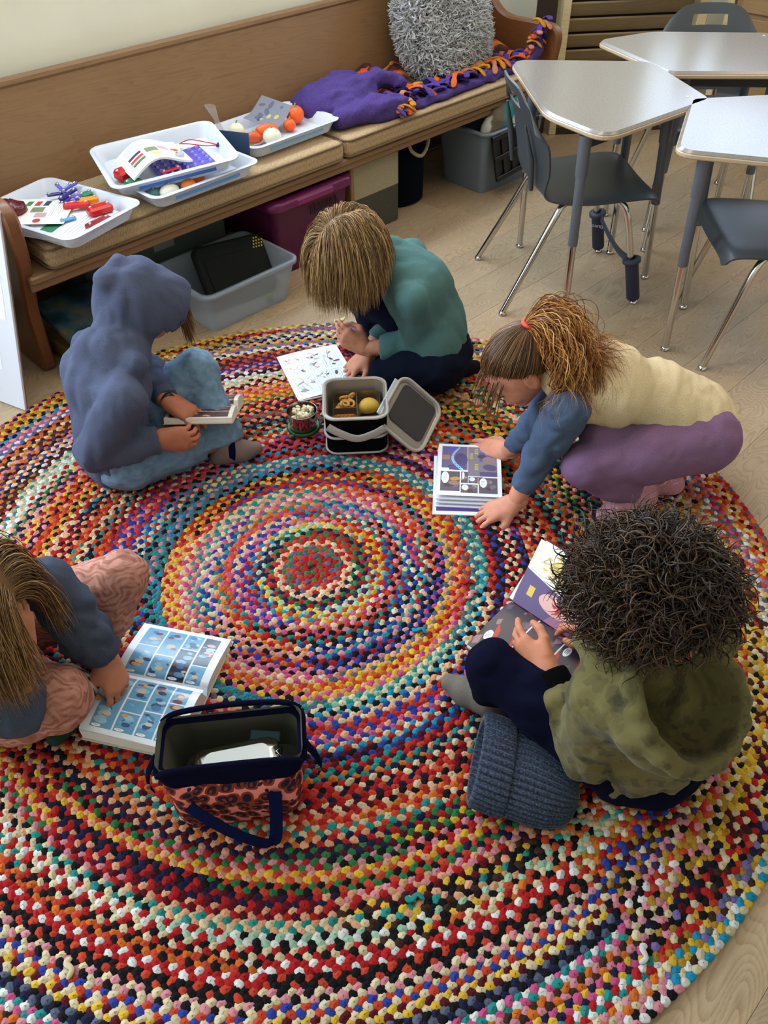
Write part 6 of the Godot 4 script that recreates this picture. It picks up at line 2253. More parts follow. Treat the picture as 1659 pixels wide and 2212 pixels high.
func knitted_hat() -> void:
	# a ribbed beanie lying on its side, brim towards the left
	var a := P(1055, 1655, 0.06)
	var b := P(1245, 1700, 0.05)
	var x := (b - a)
	x.y = 0
	x = x.normalized()
	var root := thing("knitted_hat", "dark blue marled knitted beanie lying on the rug beside the camouflage hoodie", "hat", Transform3D(Basis(x, Vector3.UP, x.cross(Vector3.UP)).scaled(Vector3.ONE * 0.86) * Basis(Vector3.BACK, -0.22), Vector3(a.x, 0.034, a.z)))
	var yarn := StandardMaterial3D.new()
	yarn.roughness = 0.95
	yarn.rim_enabled = true
	yarn.rim = 0.3
	grain(yarn, ntex(0.05, [[0.0, Color(0.06, 0.07, 0.10)], [0.45, Color(0.10, 0.13, 0.20)], [0.62, Color(0.17, 0.21, 0.29)], [0.85, Color(0.28, 0.33, 0.41)]], 256, FastNoiseLite.TYPE_SIMPLEX, 2, 61), Vector3(9, 14, 14))
	var ribs := 40
	var n := ribs * 6
	var make := func(st: Array) -> MB:       # rings [x, half depth, height of centre, half height, rib depth, shift z]
		var m := MB.new()
		for g in st:
			for k in n:
				var th := TAU * k / n
				var rb: float = 1.0 + (g[4] as float) * 2.6 * absf(cos(th * ribs / 2.0))
				m.p(Vector3(g[0], (g[2] as float) + sin(th) * (g[3] as float) * rb, cos(th) * (g[1] as float) * rb + (g[5] as float)))
		for i in st.size() - 1:
			for k in n:
				var k2 := (k + 1) % n
				m.tri(i * n + k, (i + 1) * n + k2, i * n + k2)
				m.tri(i * n + k, (i + 1) * n + k, (i + 1) * n + k2)
		return m
	var crown: MB = make.call([[-0.005, 0.098, 0.040, 0.038, 0.05, 0.0], [0.03, 0.102, 0.044, 0.042, 0.05, 0.0], [0.08, 0.102, 0.047, 0.044, 0.05, 0.004], [0.13, 0.095, 0.046, 0.042, 0.055, 0.008], [0.17, 0.078, 0.042, 0.038, 0.065, 0.01], [0.195, 0.056, 0.038, 0.032, 0.08, 0.012], [0.208, 0.03, 0.034, 0.022, 0.09, 0.012], [0.210, 0.006, 0.030, 0.006, 0.0, 0.012]])
	part("crown", crown, yarn, root)
	var brim: MB = make.call([[0.040, 0.104, 0.043, 0.043, 0.045, -0.002], [0.036, 0.110, 0.044, 0.049, 0.05, -0.002], [0.0, 0.112, 0.044, 0.050, 0.05, -0.004], [-0.036, 0.110, 0.043, 0.049, 0.05, -0.006], [-0.042, 0.105, 0.042, 0.045, 0.04, -0.006], [-0.038, 0.098, 0.041, 0.040, 0.04, -0.006], [0.02, 0.094, 0.041, 0.036, 0.04, 0.0], [0.12, 0.085, 0.042, 0.034, 0.04, 0.006], [0.18, 0.05, 0.038, 0.022, 0.04, 0.01]])
	part("brim", brim, yarn, root)


func open_book(label: String, t: Transform3D, pw: float, ph: float, hl: float, hr: float, left: Texture2D, right: Texture2D, cover: Color, arch := 0.012, gloss := 0.3) -> Node3D:     # x across the spread, z along the spine; hl, hr: thickness of the two halves
	var root := thing("open_book", label, "book", t)
	var m := MB.new()
	m.box(Transform3D(Basis.IDENTITY, Vector3(-pw / 2 - 0.002, 0.0012, 0)), Vector3(pw + 0.006, 0.0024, ph + 0.006), 0.001)
	m.box(Transform3D(Basis.IDENTITY, Vector3(pw / 2 + 0.002, 0.0012, 0)), Vector3(pw + 0.006, 0.0024, ph + 0.006), 0.001)
	part("cover", m, mat(cover, 0.4), root)
	var paper := mat(Color(0.88, 0.86, 0.82), 0.8)
	for side in 2:
		var th: float = hl if side == 0 else hr
		var sg: float = -1.0 if side == 0 else 1.0
		var top := PackedVector3Array()
		for j in 2:
			for i in 13:
				var u := i / 12.0
				var xx: float = (-(1.0 - u) if side == 0 else u) * pw
				var d := absf(xx) / pw
				top.append(Vector3(xx, 0.0026 + th * smoothstep(0.0, 0.10, d) + arch * sin(PI * pow(d, 0.6)), (0.5 - j) * -ph))
		m = MB.new()
		m.sheet(top, 13, 2, 0.0)
		for i in m.uv.size():
			m.uv[i] = Vector2(m.uv[i].x, m.uv[i].y)
		part("page", m, tex_mat(left if side == 0 else right, gloss, 0.5), root)
		m = MB.new()
		for i in 12:       # the block of leaves under the page: fore edges all round
			for e in 2:
				var z := ph / 2 * (1.0 if e == 0 else -1.0)
				var q0 := top[i]
				var q1 := top[i + 1]
				q0.z = z
				q1.z = z
				var a := Vector3(q0.x, 0.0024, z)
				var b := Vector3(q1.x, 0.0024, z)
				if e == 0:
					m.quad(a, b, q1 - Vector3(0, 0.0002, 0), q0 - Vector3(0, 0.0002, 0))
				else:
					m.quad(b, a, q0 - Vector3(0, 0.0002, 0), q1 - Vector3(0, 0.0002, 0))
		var ex := sg * pw
		var ey := (top[0] if side == 0 else top[12]).y - 0.0002
		if side == 0:
			m.quad(Vector3(ex, 0.0024, -ph / 2), Vector3(ex, 0.0024, ph / 2), Vector3(ex, ey, ph / 2), Vector3(ex, ey, -ph / 2))
		else:
			m.quad(Vector3(ex, 0.0024, ph / 2), Vector3(ex, 0.0024, -ph / 2), Vector3(ex, ey, -ph / 2), Vector3(ex, ey, ph / 2))
		part("page_block", m, paper, root)
	return root


func turned(img: ImageTexture, quarter: int) -> ImageTexture:
	var i: Image = img.get_image().duplicate()
	for k in quarter:
		i.rotate_90(CLOCKWISE)
	return ImageTexture.create_from_image(i)


func books() -> void:
	# the hooded child's thick book, held on the lap
	var e := Vector3(1, -0.02, -0.02).normalized()
	var near_edge := P(428, 916, 0.188)
	var bs := Basis(Vector3.UP.cross(e).normalized(), e.cross(Vector3.UP.cross(e)).normalized(), e).rotated(e, -0.40)
	open_book("thick graphic novel open on the lap of the hooded child", Transform3D(bs, near_edge + bs.x * 0.125), 0.125, 0.19, 0.014, 0.024, turned(page("umber", 2), 1), turned(page("umber", 7), 1), Color(0.72, 0.58, 0.42), 0.012, 0.35)
	# the flat black and white comic
	var c2 := thing("comic_book", "black and white comic lying open flat before the child in green", "book", Transform3D(Basis(Vector3.UP, 0.34), Vector3(-0.215, 0.0145, -2.285)))
	var pw := 0.215
	var ph := 0.275
	var m := MB.new()
	m.box(Transform3D(Basis.IDENTITY, Vector3(0.004, 0.003, 0.004)), Vector3(pw, 0.006, ph), 0.001)
	part("page_block", m, mat(Color(0.88, 0.88, 0.88), 0.8), c2)
	m = MB.new()
	var pts := PackedVector3Array()
	for j in 2:
		for i in 11:
			var u := i / 10.0
			pts.append(Vector3((u - 0.5) * pw, 0.0068 + 0.004 * sin(u * PI), (j - 0.5) * ph))
	m.sheet(pts, 11, 2, 0.0006)
	part("page", m, tex_mat(page("manga", 5), 0.55), c2)
	# the violet paperback under the crouching child's hands
	var c3 := thing("paperback_book", "violet toned graphic novel held down by the crouching child's hands", "book", Transform3D(Basis(Vector3.UP, -0.10), Vector3(0.245, 0.0145, -1.715)))
	m = MB.new()
	m.box(Transform3D(Basis(Vector3.UP, 0.02), Vector3(-0.004, 0.003, 0.02)), Vector3(0.19, 0.005, 0.25), 0.001)
	part("cover", m, mat(Color(0.90, 0.90, 0.94), 0.4), c3)
	m = MB.new()
	m.box(Transform3D(Basis(Vector3.UP, 0.02), Vector3(-0.002, 0.0058, 0.014)), Vector3(0.175, 0.001, 0.235), 0.0)
	part("violet_page", m, mat(Color(0.30, 0.22, 0.52), 0.4), c3)
	for k in 4:
		m = MB.new()
		pts = PackedVector3Array()
		for j in 8:
			for i in 2:
				var v := j / 7.0
				pts.append(Vector3((i - 0.5) * 0.182 + 0.001 * k, 0.009 + 0.006 * k + 0.004 * sin(v * PI) + 0.004 * k * v, (v - 0.5) * (0.25 - 0.004 * k) - 0.006 - 0.003 * k))
		m.sheet(pts, 2, 8, 0.0035 if k < 3 else 0.0008)
		part("page", m, tex_mat(page("violet", 4), 0.35) if k == 3 else mat(Color(0.90, 0.90, 0.93), 0.7), c3)
	# the curly haired child's hardback, one half tilted up
	var s0 := Vector3(0.286, 0.155, -1.150)
	var s1 := Vector3(0.455, 0.150, -0.985)
	var sd := (s1 - s0).normalized()
	var flat := (Vector3(-0.72, -0.06, 0.70)).normalized()
	var rise := (Vector3(0.45, 0.62, -0.64)).normalized()
	var b4 := thing("hardback_book", "dark red hardback comic open on the curly haired child's knees", "book", Transform3D(Basis.IDENTITY, s0))
	var ln := 0.235
	for half in 2:
		var dirn: Vector3 = flat if half == 0 else rise
		var tx: Texture2D = page("cavern", 6) if half == 0 else page("sunmoon", 1)
		var nrm := (sd.cross(dirn) if half == 0 else dirn.cross(sd)).normalized()
		if nrm.y < 0.0:
			nrm = -nrm
		var w := 0.155
		m = MB.new()
		var fr := Transform3D(Basis(sd, nrm, sd.cross(nrm)), sd * ln / 2 + dirn * (w / 2 + 0.004) - nrm * 0.010)
		m.box(fr, Vector3(ln + 0.008, 0.003, w + 0.008), 0.001)
		part("cover", m, mat(Color(0.34, 0.06, 0.10), 0.4), b4)
		m = MB.new()
		m.box(fr.translated_local(Vector3(0, 0.0055, 0)), Vector3(ln, 0.008, w), 0.001)
		part("page_block", m, mat(Color(0.88, 0.87, 0.84), 0.8), b4)
		m = MB.new()
		pts = PackedVector3Array()
		for j in 2:
			for i in 9:
				var u := i / 8.0
				pts.append(sd * (ln * j) + dirn * (0.002 + w * u) + nrm * (0.0005 + 0.010 * sin(PI * pow(u, 0.5)) * (1.0 if half == 0 else 0.4)))
		m.sheet(pts, 9, 2, 0.0)
		for i in m.uv.size():
			var q := m.uv[i]
			m.uv[i] = Vector2(q.x, q.y) if half == 0 else Vector2(q.y, 1.0 - q.x)
		part("page", m, tex_mat(tx, 0.35), b4)
	# the blue book at the left
	var e5 := Vector3(0.968, 0, 0.25).normalized()
	var x5 := Vector3.UP.cross(e5).normalized()
	var b5 := open_book("blue toned graphic novel open on the rug beside the leopard bag", Transform3D(Basis(x5, Vector3.UP, e5), Vector3(-0.520, 0.0145, -1.035)), 0.155, 0.225, 0.030, 0.012, turned(page("sea", 12), 1), turned(page("sea", 5), 1), Color(0.75, 0.72, 0.66), 0.014, 0.22)
	m = MB.new()
	pts = PackedVector3Array()
	for j in 9:
		for i in 11:
			var u := 1.0 - i / 10.0
			var v := j / 8.0
			pts.append(Vector3(-0.004 - u * 0.150, 0.036 + 0.020 * sin(u * 2.4) * (0.5 + 0.5 * (1.0 - v)) - 0.012 * u, (v - 0.5) * 0.225))
	m.sheet(pts, 11, 9, 0.0006)
	part("turning_page", m, tex_mat(turned(page("sea", 23), 1), 0.22), b5)


# ---------------------------------------------------------------- people
const SKIN := Color(0.80, 0.56, 0.44)


func skin(c := SKIN) -> StandardMaterial3D:
	var key := ["skin", c]
	if mats.has(key):
		return mats[key]
	var m := StandardMaterial3D.new()
	m.albedo_color = c
	m.roughness = 0.55
	m.metallic_specular = 0.35
	m.subsurf_scatter_enabled = true
	m.subsurf_scatter_strength = 0.08
	if not mats.has("pores"):
		mats["pores"] = ntex(0.02, [[0.0, Color(0.92, 0.86, 0.84)], [0.5, Color(0.98, 0.96, 0.95)], [1.0, Color(1, 1, 1)]], 256, FastNoiseLite.TYPE_SIMPLEX_SMOOTH, 4, 71)
	grain(m, mats["pores"], Vector3.ONE * 6.0)
	mats[key] = m
	return m


func bounds(pts: Array, m: float) -> Array:
	var lo: Vector3 = pts[0]
	var hi: Vector3 = pts[0]
	for q in pts:
		lo = lo.min(q)
		hi = hi.max(q)
	return [lo - Vector3.ONE * m, hi + Vector3.ONE * m]


func hand(m: MB, at: Vector3, towards: Vector3, back: Vector3, thumb: float, curls: Array, spread := 0.10, size := 1.0, thumb_in := 0.35) -> void:     # towards: wrist to knuckles; back: out of the back of the hand; thumb: +1 on the side of towards x back; curls: bend of index to little finger
	var y := towards.normalized()
	var z := (back - y * back.dot(y)).normalized()
	var x := y.cross(z) * thumb
	var fr := func(q: Vector3) -> Vector3: return at + (x * q.x + y * q.y + z * q.z) * size
	var f := Field.new(at - Vector3.ONE * 0.175 * size, at + Vector3.ONE * 0.175 * size, 0.0032)
	var knuckle := [Vector3(0.025, 0.074, 0.001), Vector3(0.0085, 0.078, 0.003), Vector3(-0.0085, 0.075, 0.002), Vector3(-0.024, 0.067, -0.002)]
	var len := [0.057, 0.064, 0.058, 0.045]
	f.cap(fr.call(Vector3(0, -0.016, 0.0)), fr.call(Vector3(0, 0.005, 0)), 0.0225 * size, 0.0205 * size, 0.01)
	for k in 4:
		f.cap(fr.call(Vector3(knuckle[k].x * 0.45, 0.006, -0.001)), fr.call(knuckle[k]), 0.0165 * size, 0.0112 * size, 0.012)
	f.cap(fr.call(Vector3(0.012, 0.012, -0.006)), fr.call(Vector3(0.027, 0.045, -0.008)), 0.016 * size, 0.011 * size, 0.012)
	f.cap(fr.call(Vector3(-0.016, 0.015, -0.006)), fr.call(Vector3(-0.02, 0.05, -0.006)), 0.013 * size, 0.010 * size, 0.012)
	for k in 4:
		var p0: Vector3 = knuckle[k]
		var a: float = curls[k] * 0.42
		var side: float = (1.5 - k) * spread
		var rad := 0.0082 if k < 3 else 0.0072
		for j in 3:
			var seg: float = len[k] * [0.46, 0.30, 0.24][j]
			var d := Vector3(sin(side) * cos(a), cos(side) * cos(a), -sin(a))
			var p1 := p0 + d * seg
			f.cap(fr.call(p0), fr.call(p1), rad * size, rad * 0.90 * size, 0.0035)
			rad *= 0.90
			p0 = p1
			a += curls[k] * [0.62, 0.40, 0.0][j]
	var t0 := Vector3(0.024, 0.022, -0.006)
	var t1 := t0 + Vector3(0.020, 0.024, -0.010 - 0.010 * thumb_in)
	var t2 := t1 + Vector3(0.010 - 0.022 * thumb_in, 0.024, -0.006 - 0.012 * thumb_in)
	var t3 := t2 + Vector3(0.0 - 0.016 * thumb_in, 0.019, -0.002)
	f.cap(fr.call(t0), fr.call(t1), 0.0135 * size, 0.0105 * size, 0.010)
	f.cap(fr.call(t1), fr.call(t2), 0.0100 * size, 0.0090 * size, 0.004)
	f.cap(fr.call(t2), fr.call(t3), 0.0088 * size, 0.0072 * size, 0.004)
	f.into(m)


class Head:
	var c: Vector3
	var b: Basis      # x to the person's left, y to the crown, z where the face looks

	func _init(at: Vector3, face: Vector3, crown: Vector3) -> void:
		c = at
		var z := face.normalized()
		var y := (crown - z * crown.dot(z)).normalized()
		b = Basis(y.cross(z), y, z)

	func at(q: Vector3) -> Vector3:
		return c + b * q


func head(m: MB, h: Head, s := 1.0) -> void:
	var f := Field.new(h.c - Vector3.ONE * 0.14 * s, h.c + Vector3.ONE * 0.14 * s, 0.0036)
	var e := func(q: Vector3, r: Vector3, k := 0.012) -> void: f.ell(h.at(q * s), h.b, r * s, k)
	e.call(Vector3(0, 0.020, -0.014), Vector3(0.073, 0.082, 0.090))
	e.call(Vector3(0, -0.030, 0.022), Vector3(0.056, 0.064, 0.058), 0.03)
	e.call(Vector3(0, -0.082, 0.050), Vector3(0.024, 0.017, 0.020), 0.022)
	e.call(Vector3(0, -0.045, -0.035), Vector3(0.045, 0.06, 0.045), 0.02)
	for sg in [-1.0, 1.0]:
		e.call(Vector3(sg * 0.033, -0.028, 0.055), Vector3(0.024, 0.026, 0.022), 0.015)
		f.dig(h.at(Vector3(sg * 0.029, 0.004, 0.088) * s), h.b, Vector3(0.016, 0.010, 0.012) * s, 0.008)
		e.call(Vector3(sg * 0.029, 0.003, 0.072), Vector3(0.0135, 0.0105, 0.010), 0.004)
		e.call(Vector3(sg * 0.074, -0.006, -0.006), Vector3(0.006, 0.028, 0.017), 0.005)
		f.dig(h.at(Vector3(sg * 0.080, -0.004, -0.002) * s), h.b, Vector3(0.003, 0.016, 0.008) * s, 0.003)
	f.cap(h.at(Vector3(0, 0.008, 0.080) * s), h.at(Vector3(0, -0.024, 0.094) * s), 0.006 * s, 0.0095 * s, 0.010)
	e.call(Vector3(0, -0.052, 0.077), Vector3(0.019, 0.0055, 0.008), 0.005)
	e.call(Vector3(0, -0.061, 0.075), Vector3(0.016, 0.0055, 0.008), 0.005)
	f.into(m)


func person(label: String, base: Vector3) -> Node3D:
	return thing("person", label, "person", Transform3D(Basis.IDENTITY, base))


func wear(called: String, m: MB, material: Material, root: Node3D, label := "") -> MeshInstance3D:      # built in the room's axes, kept in the person's
	for i in m.v.size():
		m.v[i] -= root.position
	return part(called, m, material, root, label)


func folds(sd: int, freq := 15.0) -> FastNoiseLite:
	var n := FastNoiseLite.new()
	n.seed = sd
	n.frequency = freq
	n.fractal_type = FastNoiseLite.FRACTAL_RIDGED
	n.fractal_octaves = 2
	n.fractal_gain = 0.3
	return n


func torso(f: Field, pel: Vector3, belly: Vector3, chest: Vector3, neck: Vector3, left: Vector3, w := 1.0) -> void:
	var up := (neck - pel).normalized()
	var fwd := left.cross(up).normalized()
	for q in [[pel, 0.135, 0.095, belly - pel], [belly, 0.128, 0.10, chest - pel], [chest, 0.135, 0.10, neck - belly]]:
		var u: Vector3 = (q[3] as Vector3).normalized()
		var l := (left - u * left.dot(u)).normalized()
		f.ell(q[0], Basis(l, u, l.cross(u)), Vector3(q[1] * w, 0.115, q[2] * w), 0.05)
	f.cap(chest, neck, 0.085 * w, 0.048, 0.04)


func foot(f: Field, ankle: Vector3, toe: Vector3, down: Vector3, shin := Vector3.UP) -> void:
	var d := (toe - ankle).normalized()
	var heel := ankle - d * 0.022 + down * 0.022
	f.cap(ankle + shin * 0.05, ankle, 0.032, 0.033, 0.01)
	f.cap(heel, ankle, 0.027, 0.03, 0.02)
	f.cap(heel, toe - d * 0.04 + down * 0.012, 0.027, 0.030, 0.02)
	f.cap(ankle, toe - d * 0.04, 0.030, 0.026, 0.02)
	f.cap(toe - d * 0.04 + down * 0.01, toe, 0.030, 0.021, 0.015)


# hair: locks that leave the scalp, are pulled down and slide over whatever they meet
func lock(m: MB, path: PackedVector3Array, w: float, ref: Vector3) -> void:
	var n := path.size()
	var rad := PackedFloat32Array()
	for i in n:
		var t := float(i) / (n - 1)
		rad.append(w * (0.55 + 0.45 * minf(1.0, t * 5.0)) * (1.0 if t < 0.6 else 1.0 - 0.92 * (t - 0.6) / 0.4))
	m.tube(path, rad, 3, false, 0.7, ref)


func push_out(q: Vector3, solids: Array) -> Vector3:       # solids: [centre, inverse basis, radii] or [a, b, ra, rb]
	for s in solids:
		if s.size() == 3:
			var l: Vector3 = (s[1] as Basis) * (q - (s[0] as Vector3))
			var r: Vector3 = s[2]
			var k := Vector3(l.x / r.x, l.y / r.y, l.z / r.z).length()
			if k < 1.0 and k > 0.01:
				q = (s[0] as Vector3) + (s[1] as Basis).transposed() * (l / k)
		else:
			var ab: Vector3 = s[1] - s[0]
			var t := clampf((q - (s[0] as Vector3)).dot(ab) / ab.length_squared(), 0.0, 1.0)
			var c: Vector3 = (s[0] as Vector3) + ab * t
			var rr: float = lerpf(s[2], s[3], t)
			var d := q - c
			if d.length() < rr:
				q = c + d.normalized() * rr
	return q


func scalp(h: Head, r: RandomNumberGenerator, front: float, low: float) -> Vector3:     # a direction on the hair-bearing part of the head, in the head's axes
	for k in 60:
		var d := Vector3(r.randf_range(-1, 1), r.randf_range(-1, 1), r.randf_range(-1, 1))
		if d.length() > 1.0 or d.length() < 0.1:
			continue
		d = d.normalized()
		var edge := lerpf(low, front, smoothstep(-0.35, 0.75, d.z))
		if d.y > edge:
			return d
	return Vector3.UP


func drape(h: Head, root: Node3D, o: Dictionary) -> void:
	var r := RandomNumberGenerator.new()
	r.seed = o.seed
	var m := MB.new()
	var s: float = o.get("size", 1.0)
	var rx := Vector3(0.074, 0.084, 0.092) * s
	var cc := h.at(Vector3(0, 0.020, -0.014) * s)
	var inv := h.b.transposed()
	var dirs: Array = o.get("solids", [])
	for k in o.count:
		var d := scalp(h, r, o.front, o.low)
		if o.has("only") and not o.only.call(d):
			continue
		var start := cc + h.b * (d * rx)
		var lay := r.randf()
		var len: float = o.length * r.randf_range(0.82, 1.08) * (1.0 if not o.has("shape") else o.shape.call(d))
		var n: int = o.get("steps", 12)
		var step := len / n
		var nrm := (h.b * (d / rx)).normalized()
		var comb: Vector3 = h.b * (o.comb.call(d) as Vector3)
		var v := (comb + nrm * (o.get("lift", 0.3) as float)).normalized()
		var q := start
		var path := PackedVector3Array([q])
		var skinr := rx * (1.02 + lay * (o.get("volume", 0.12) as float))
		var hs := [[cc, inv, skinr]] + dirs
		var ph := r.randf() * TAU
		var cr: float = o.get("curl", 0.0) * r.randf_range(0.6, 1.3)
		var cf: float = o.get("turns", 2.0) * r.randf_range(0.7, 1.3)
		var jit := Vector3(r.randf_range(-1, 1), r.randf_range(-1, 1), r.randf_range(-1, 1)) * (o.get("messy", 0.1) as float)
		for i in n:
			v = (v + (Vector3.DOWN * (o.get("gravity", 0.35) as float) + jit * 0.3)).normalized()
			q += v * step
			var q2 := push_out(q, hs)
			if q2 != q:
				v = (v + (q2 - q) / step * 0.8).normalized()
				q = q2
			if cr > 0.0:
				var t := float(i + 1) / n
				var a := v.cross(Vector3(0.3, 0.9, 0.2)).normalized()
				var b := v.cross(a)
				path.append(q + (a * cos(ph + t * cf * TAU) + b * sin(ph + t * cf * TAU)) * cr * smoothstep(0.0, 0.4, t))
			else:
				path.append(q)
		var cols: Array = o.colors
		var c := lin(cols[r.randi() % cols.size()])
		var g := r.randf_range(0.8, 1.2)
		m.col = Color(c.r * g, c.g * g, c.b * g)
		lock(m, path, (o.width as float) * r.randf_range(0.6, 1.2), nrm)
	wear("hair", m, hair_mat(), root)


func hair_mat() -> StandardMaterial3D:
	if not mats.has("hair"):
		var m := StandardMaterial3D.new()
		m.vertex_color_use_as_albedo = true
		m.roughness = 0.42
		m.metallic_specular = 0.45
		mats["hair"] = m
	return mats["hair"]


func hair_cap(h: Head, root: Node3D, c: Color, grow := 1.0, front := 0.42, low := -0.55) -> void:      # close hair on the scalp itself
	var f := Field.new(h.c - Vector3.ONE * 0.15, h.c + Vector3.ONE * 0.15, 0.006)
	f.ell(h.at(Vector3(0, 0.021, -0.016)), h.b, Vector3(0.0755, 0.0855, 0.0935) * grow, 0.01)
	var n := (Vector3(0, -1.0, 0.85)).normalized()
	f.cut(h.at(Vector3(0, 0.020 + 0.085 * front * 0.55, 0.030)), h.b * n, 0.3)
	var m := MB.new()
	f.into(m)
	m.c.fill(lin(c))
	wear("hair", m, hair_mat(), root)


func cuff(root: Node3D, at: Vector3, d: Vector3, r: float, material: Material, width := 0.03) -> void:
	var m := MB.new()
	d = d.normalized()
	var path := PackedVector3Array([at - d * width, at - d * width * 0.7, at - d * 0.006, at])
	m.tube(path, PackedFloat32Array([r * 0.96, r * 1.05, r * 1.04, r * 0.96]), 20)
	wear("cuff", m, material, root)


func people() -> void:
	hooded()
	green()
	croucher()
	curly()
	stripes()


func hooded() -> void:
	var fw := Vector3(0.89, 0, -0.46)
	var lf := Vector3(-0.46, 0, -0.89)
	var pel := Vector3(-0.775, 0.105, -1.80)
	var belly := Vector3(-0.765, 0.20, -1.80)
	var chest := Vector3(-0.745, 0.305, -1.815)
	var neck := Vector3(-0.700, 0.405, -1.835)
	var root := person("child in a blue-grey hooded sweatshirt and jeans reading cross-legged by the pew", Vector3(pel.x, 0.0, pel.z))
	var h := Head.new(P(308, 660, 0.480), Vector3(0.70, -0.64, -0.30), Vector3(0.62, 0.76, -0.2))
	var shl := chest + lf * 0.135 + Vector3(0.01, 0.045, 0)
	var shr := chest - lf * 0.145 + Vector3(0.01, 0.045, 0)
	var elr := P(205, 978, 0.195)
	var wrr := P(342, 950, 0.185)
	var ell_ := P(318, 805, 0.25)
	var wrl := P(360, 862, 0.238)
	var knr := P(482, 930, 0.085)
	var knl := P(425, 795, 0.265)
	var anl := P(488, 972, 0.045)
	var toel := P(552, 968, 0.04)
	var hipr := pel - lf * 0.07 + Vector3(0.02, -0.01, 0)
	var hipl := pel + lf * 0.07 + Vector3(0.02, -0.01, 0)
	var anr := P(330, 1010, 0.05)
	# body
	var m := MB.new()
	var f := Field.new(Vector3(-1.0, 0.0, -2.15), Vector3(-0.3, 0.62, -1.5), 0.012)
	torso(f, pel, belly, chest, neck, lf, 0.86)
	f.cap(neck, h.at(Vector3(0, -0.05, -0.03)), 0.042, 0.042)
	f.chain([shr, elr, wrr], [0.038, 0.034, 0.022])
	f.chain([shl, ell_, wrl], [0.038, 0.034, 0.022])
	f.chain([hipr, knr, anr], [0.055, 0.042, 0.03])
	f.chain([hipl, knl, anl], [0.055, 0.042, 0.03])
	f.into(m)
	head(m, h)
	hand(m, wrl, P(404, 890, 0.205) - wrl, Vector3(0.30, 0.9, 0.10), -1.0, [0.55, 0.6, 0.65, 0.75], 0.16, 0.98, 0.3)
	hand(m, wrr, P(405, 945, 0.175) - wrr, Vector3(0.15, 0.15, 0.96), 1.0, [1.0, 1.05, 1.1, 1.2], 0.06, 0.98, 0.2)
	hair_cap(h, root, Color(0.33, 0.22, 0.14), 1.0, 0.2)
	wear("body", m, skin(Color(0.72, 0.46, 0.35)), root)
	# sweatshirt
	f = Field.new(Vector3(-1.0, 0.0, -2.15), Vector3(-0.40, 0.66, -1.5), 0.0065)
	torso(f, pel + Vector3(-0.005, 0.0, 0), belly, chest, neck, lf, 1.06)
	f.cap(chest, shr, 0.09, 0.066, 0.03)
	f.cap(chest, shl, 0.09, 0.066, 0.03)
	f.chain([chest + Vector3(0, 0.04, 0), neck], [0.11, 0.085], 0.04)
	f.chain([shr, shr.lerp(elr, 0.5), elr, elr.lerp(wrr, 0.6), wrr], [0.066, 0.063, 0.058, 0.052, 0.040], 0.004)
	f.chain([shl, ell_, ell_.lerp(wrl, 0.6), wrl], [0.062, 0.054, 0.044, 0.036], 0.012)
	# hood: a cap drawn far over the head, loose round the neck
	f.ell(h.at(Vector3(0, 0.022, -0.020)), h.b, Vector3(0.096, 0.104, 0.118), 0.02)
	f.ell(h.at(Vector3(0, 0.016, 0.050)), h.b, Vector3(0.092, 0.104, 0.088), 0.03)
	f.ell(h.at(Vector3(0, -0.045, -0.045)), h.b, Vector3(0.078, 0.080, 0.070), 0.04)
	f.cap(h.at(Vector3(-0.03, 0.03, -0.13)), h.at(Vector3(0.02, 0.075, -0.105)), 0.026, 0.02, 0.02)
	f.chain([neck + lf * 0.07 + Vector3(0.01, 0.0, 0), neck - fw * 0.05 + Vector3(0, 0.02, 0), neck - lf * 0.075 + Vector3(0.02, 0.0, 0)], [0.042, 0.048, 0.042], 0.03)
	f.rough(folds(3, 8.0), 0.007, Vector3(1.3, 0.4, 1.3))
	f.rough(folds(4, 16.0), 0.0018, Vector3(1.2, 0.5, 1.2), Basis(lf.normalized(), 0.5))
	f.dig(h.at(Vector3(0, -0.014, 0.060)), h.b, Vector3(0.080, 0.094, 0.110), 0.008)
	f.cut(h.at(Vector3(0, 0.0, 0.100)), h.b.z + h.b.y * 0.16, 0.14)
	f.cut(wrr, wrr - elr, 0.055)
	f.cut(wrl, wrl - ell_, 0.055)
	f.floor_at(0.014)
	m = MB.new()
	f.into(m)
	var fleece := cloth(Color(0.33, 0.35, 0.43), 0.10, 0.35)
	wear("hooded_sweatshirt", m, fleece, root)
	cuff(root, wrr, wrr - elr, 0.032, fleece, 0.045)
	cuff(root, wrl, wrl - ell_, 0.032, fleece, 0.04)
	# jeans
	f = Field.new(Vector3(-1.0, 0.0, -2.15), Vector3(-0.36, 0.42, -1.55), 0.0065)
	f.ell(pel + Vector3(0.02, -0.015, 0), Basis(lf, Vector3.UP, fw), Vector3(0.135, 0.09, 0.12), 0.03)
	f.chain([hipr, hipr.lerp(knr, 0.55), knr], [0.078, 0.066, 0.058], 0.03)
	f.chain([knr, knr.lerp(anr, 0.6), anr], [0.056, 0.048, 0.042], 0.015)
	f.chain([hipl, hipl.lerp(knl, 0.5), knl], [0.082, 0.072, 0.060], 0.03)
	f.chain([knl, knl.lerp(anl, 0.5), knl.lerp(anl, 0.9)], [0.057, 0.055, 0.043], 0.015)
	f.rough(folds(8, 11.0), 0.006)
	f.rough(folds(9, 20.0), 0.0025, Vector3(1.2, 0.6, 1.0), Basis(Vector3.UP, 0.6))
	f.cut(knl.lerp(anl, 0.93), anl - knl, 0.06)
	f.floor_at(0.014)
	m = MB.new()
	f.into(m)
	var denim := StandardMaterial3D.new()
	denim.albedo_color = Color(0.46, 0.57, 0.66)
	denim.roughness = 0.9
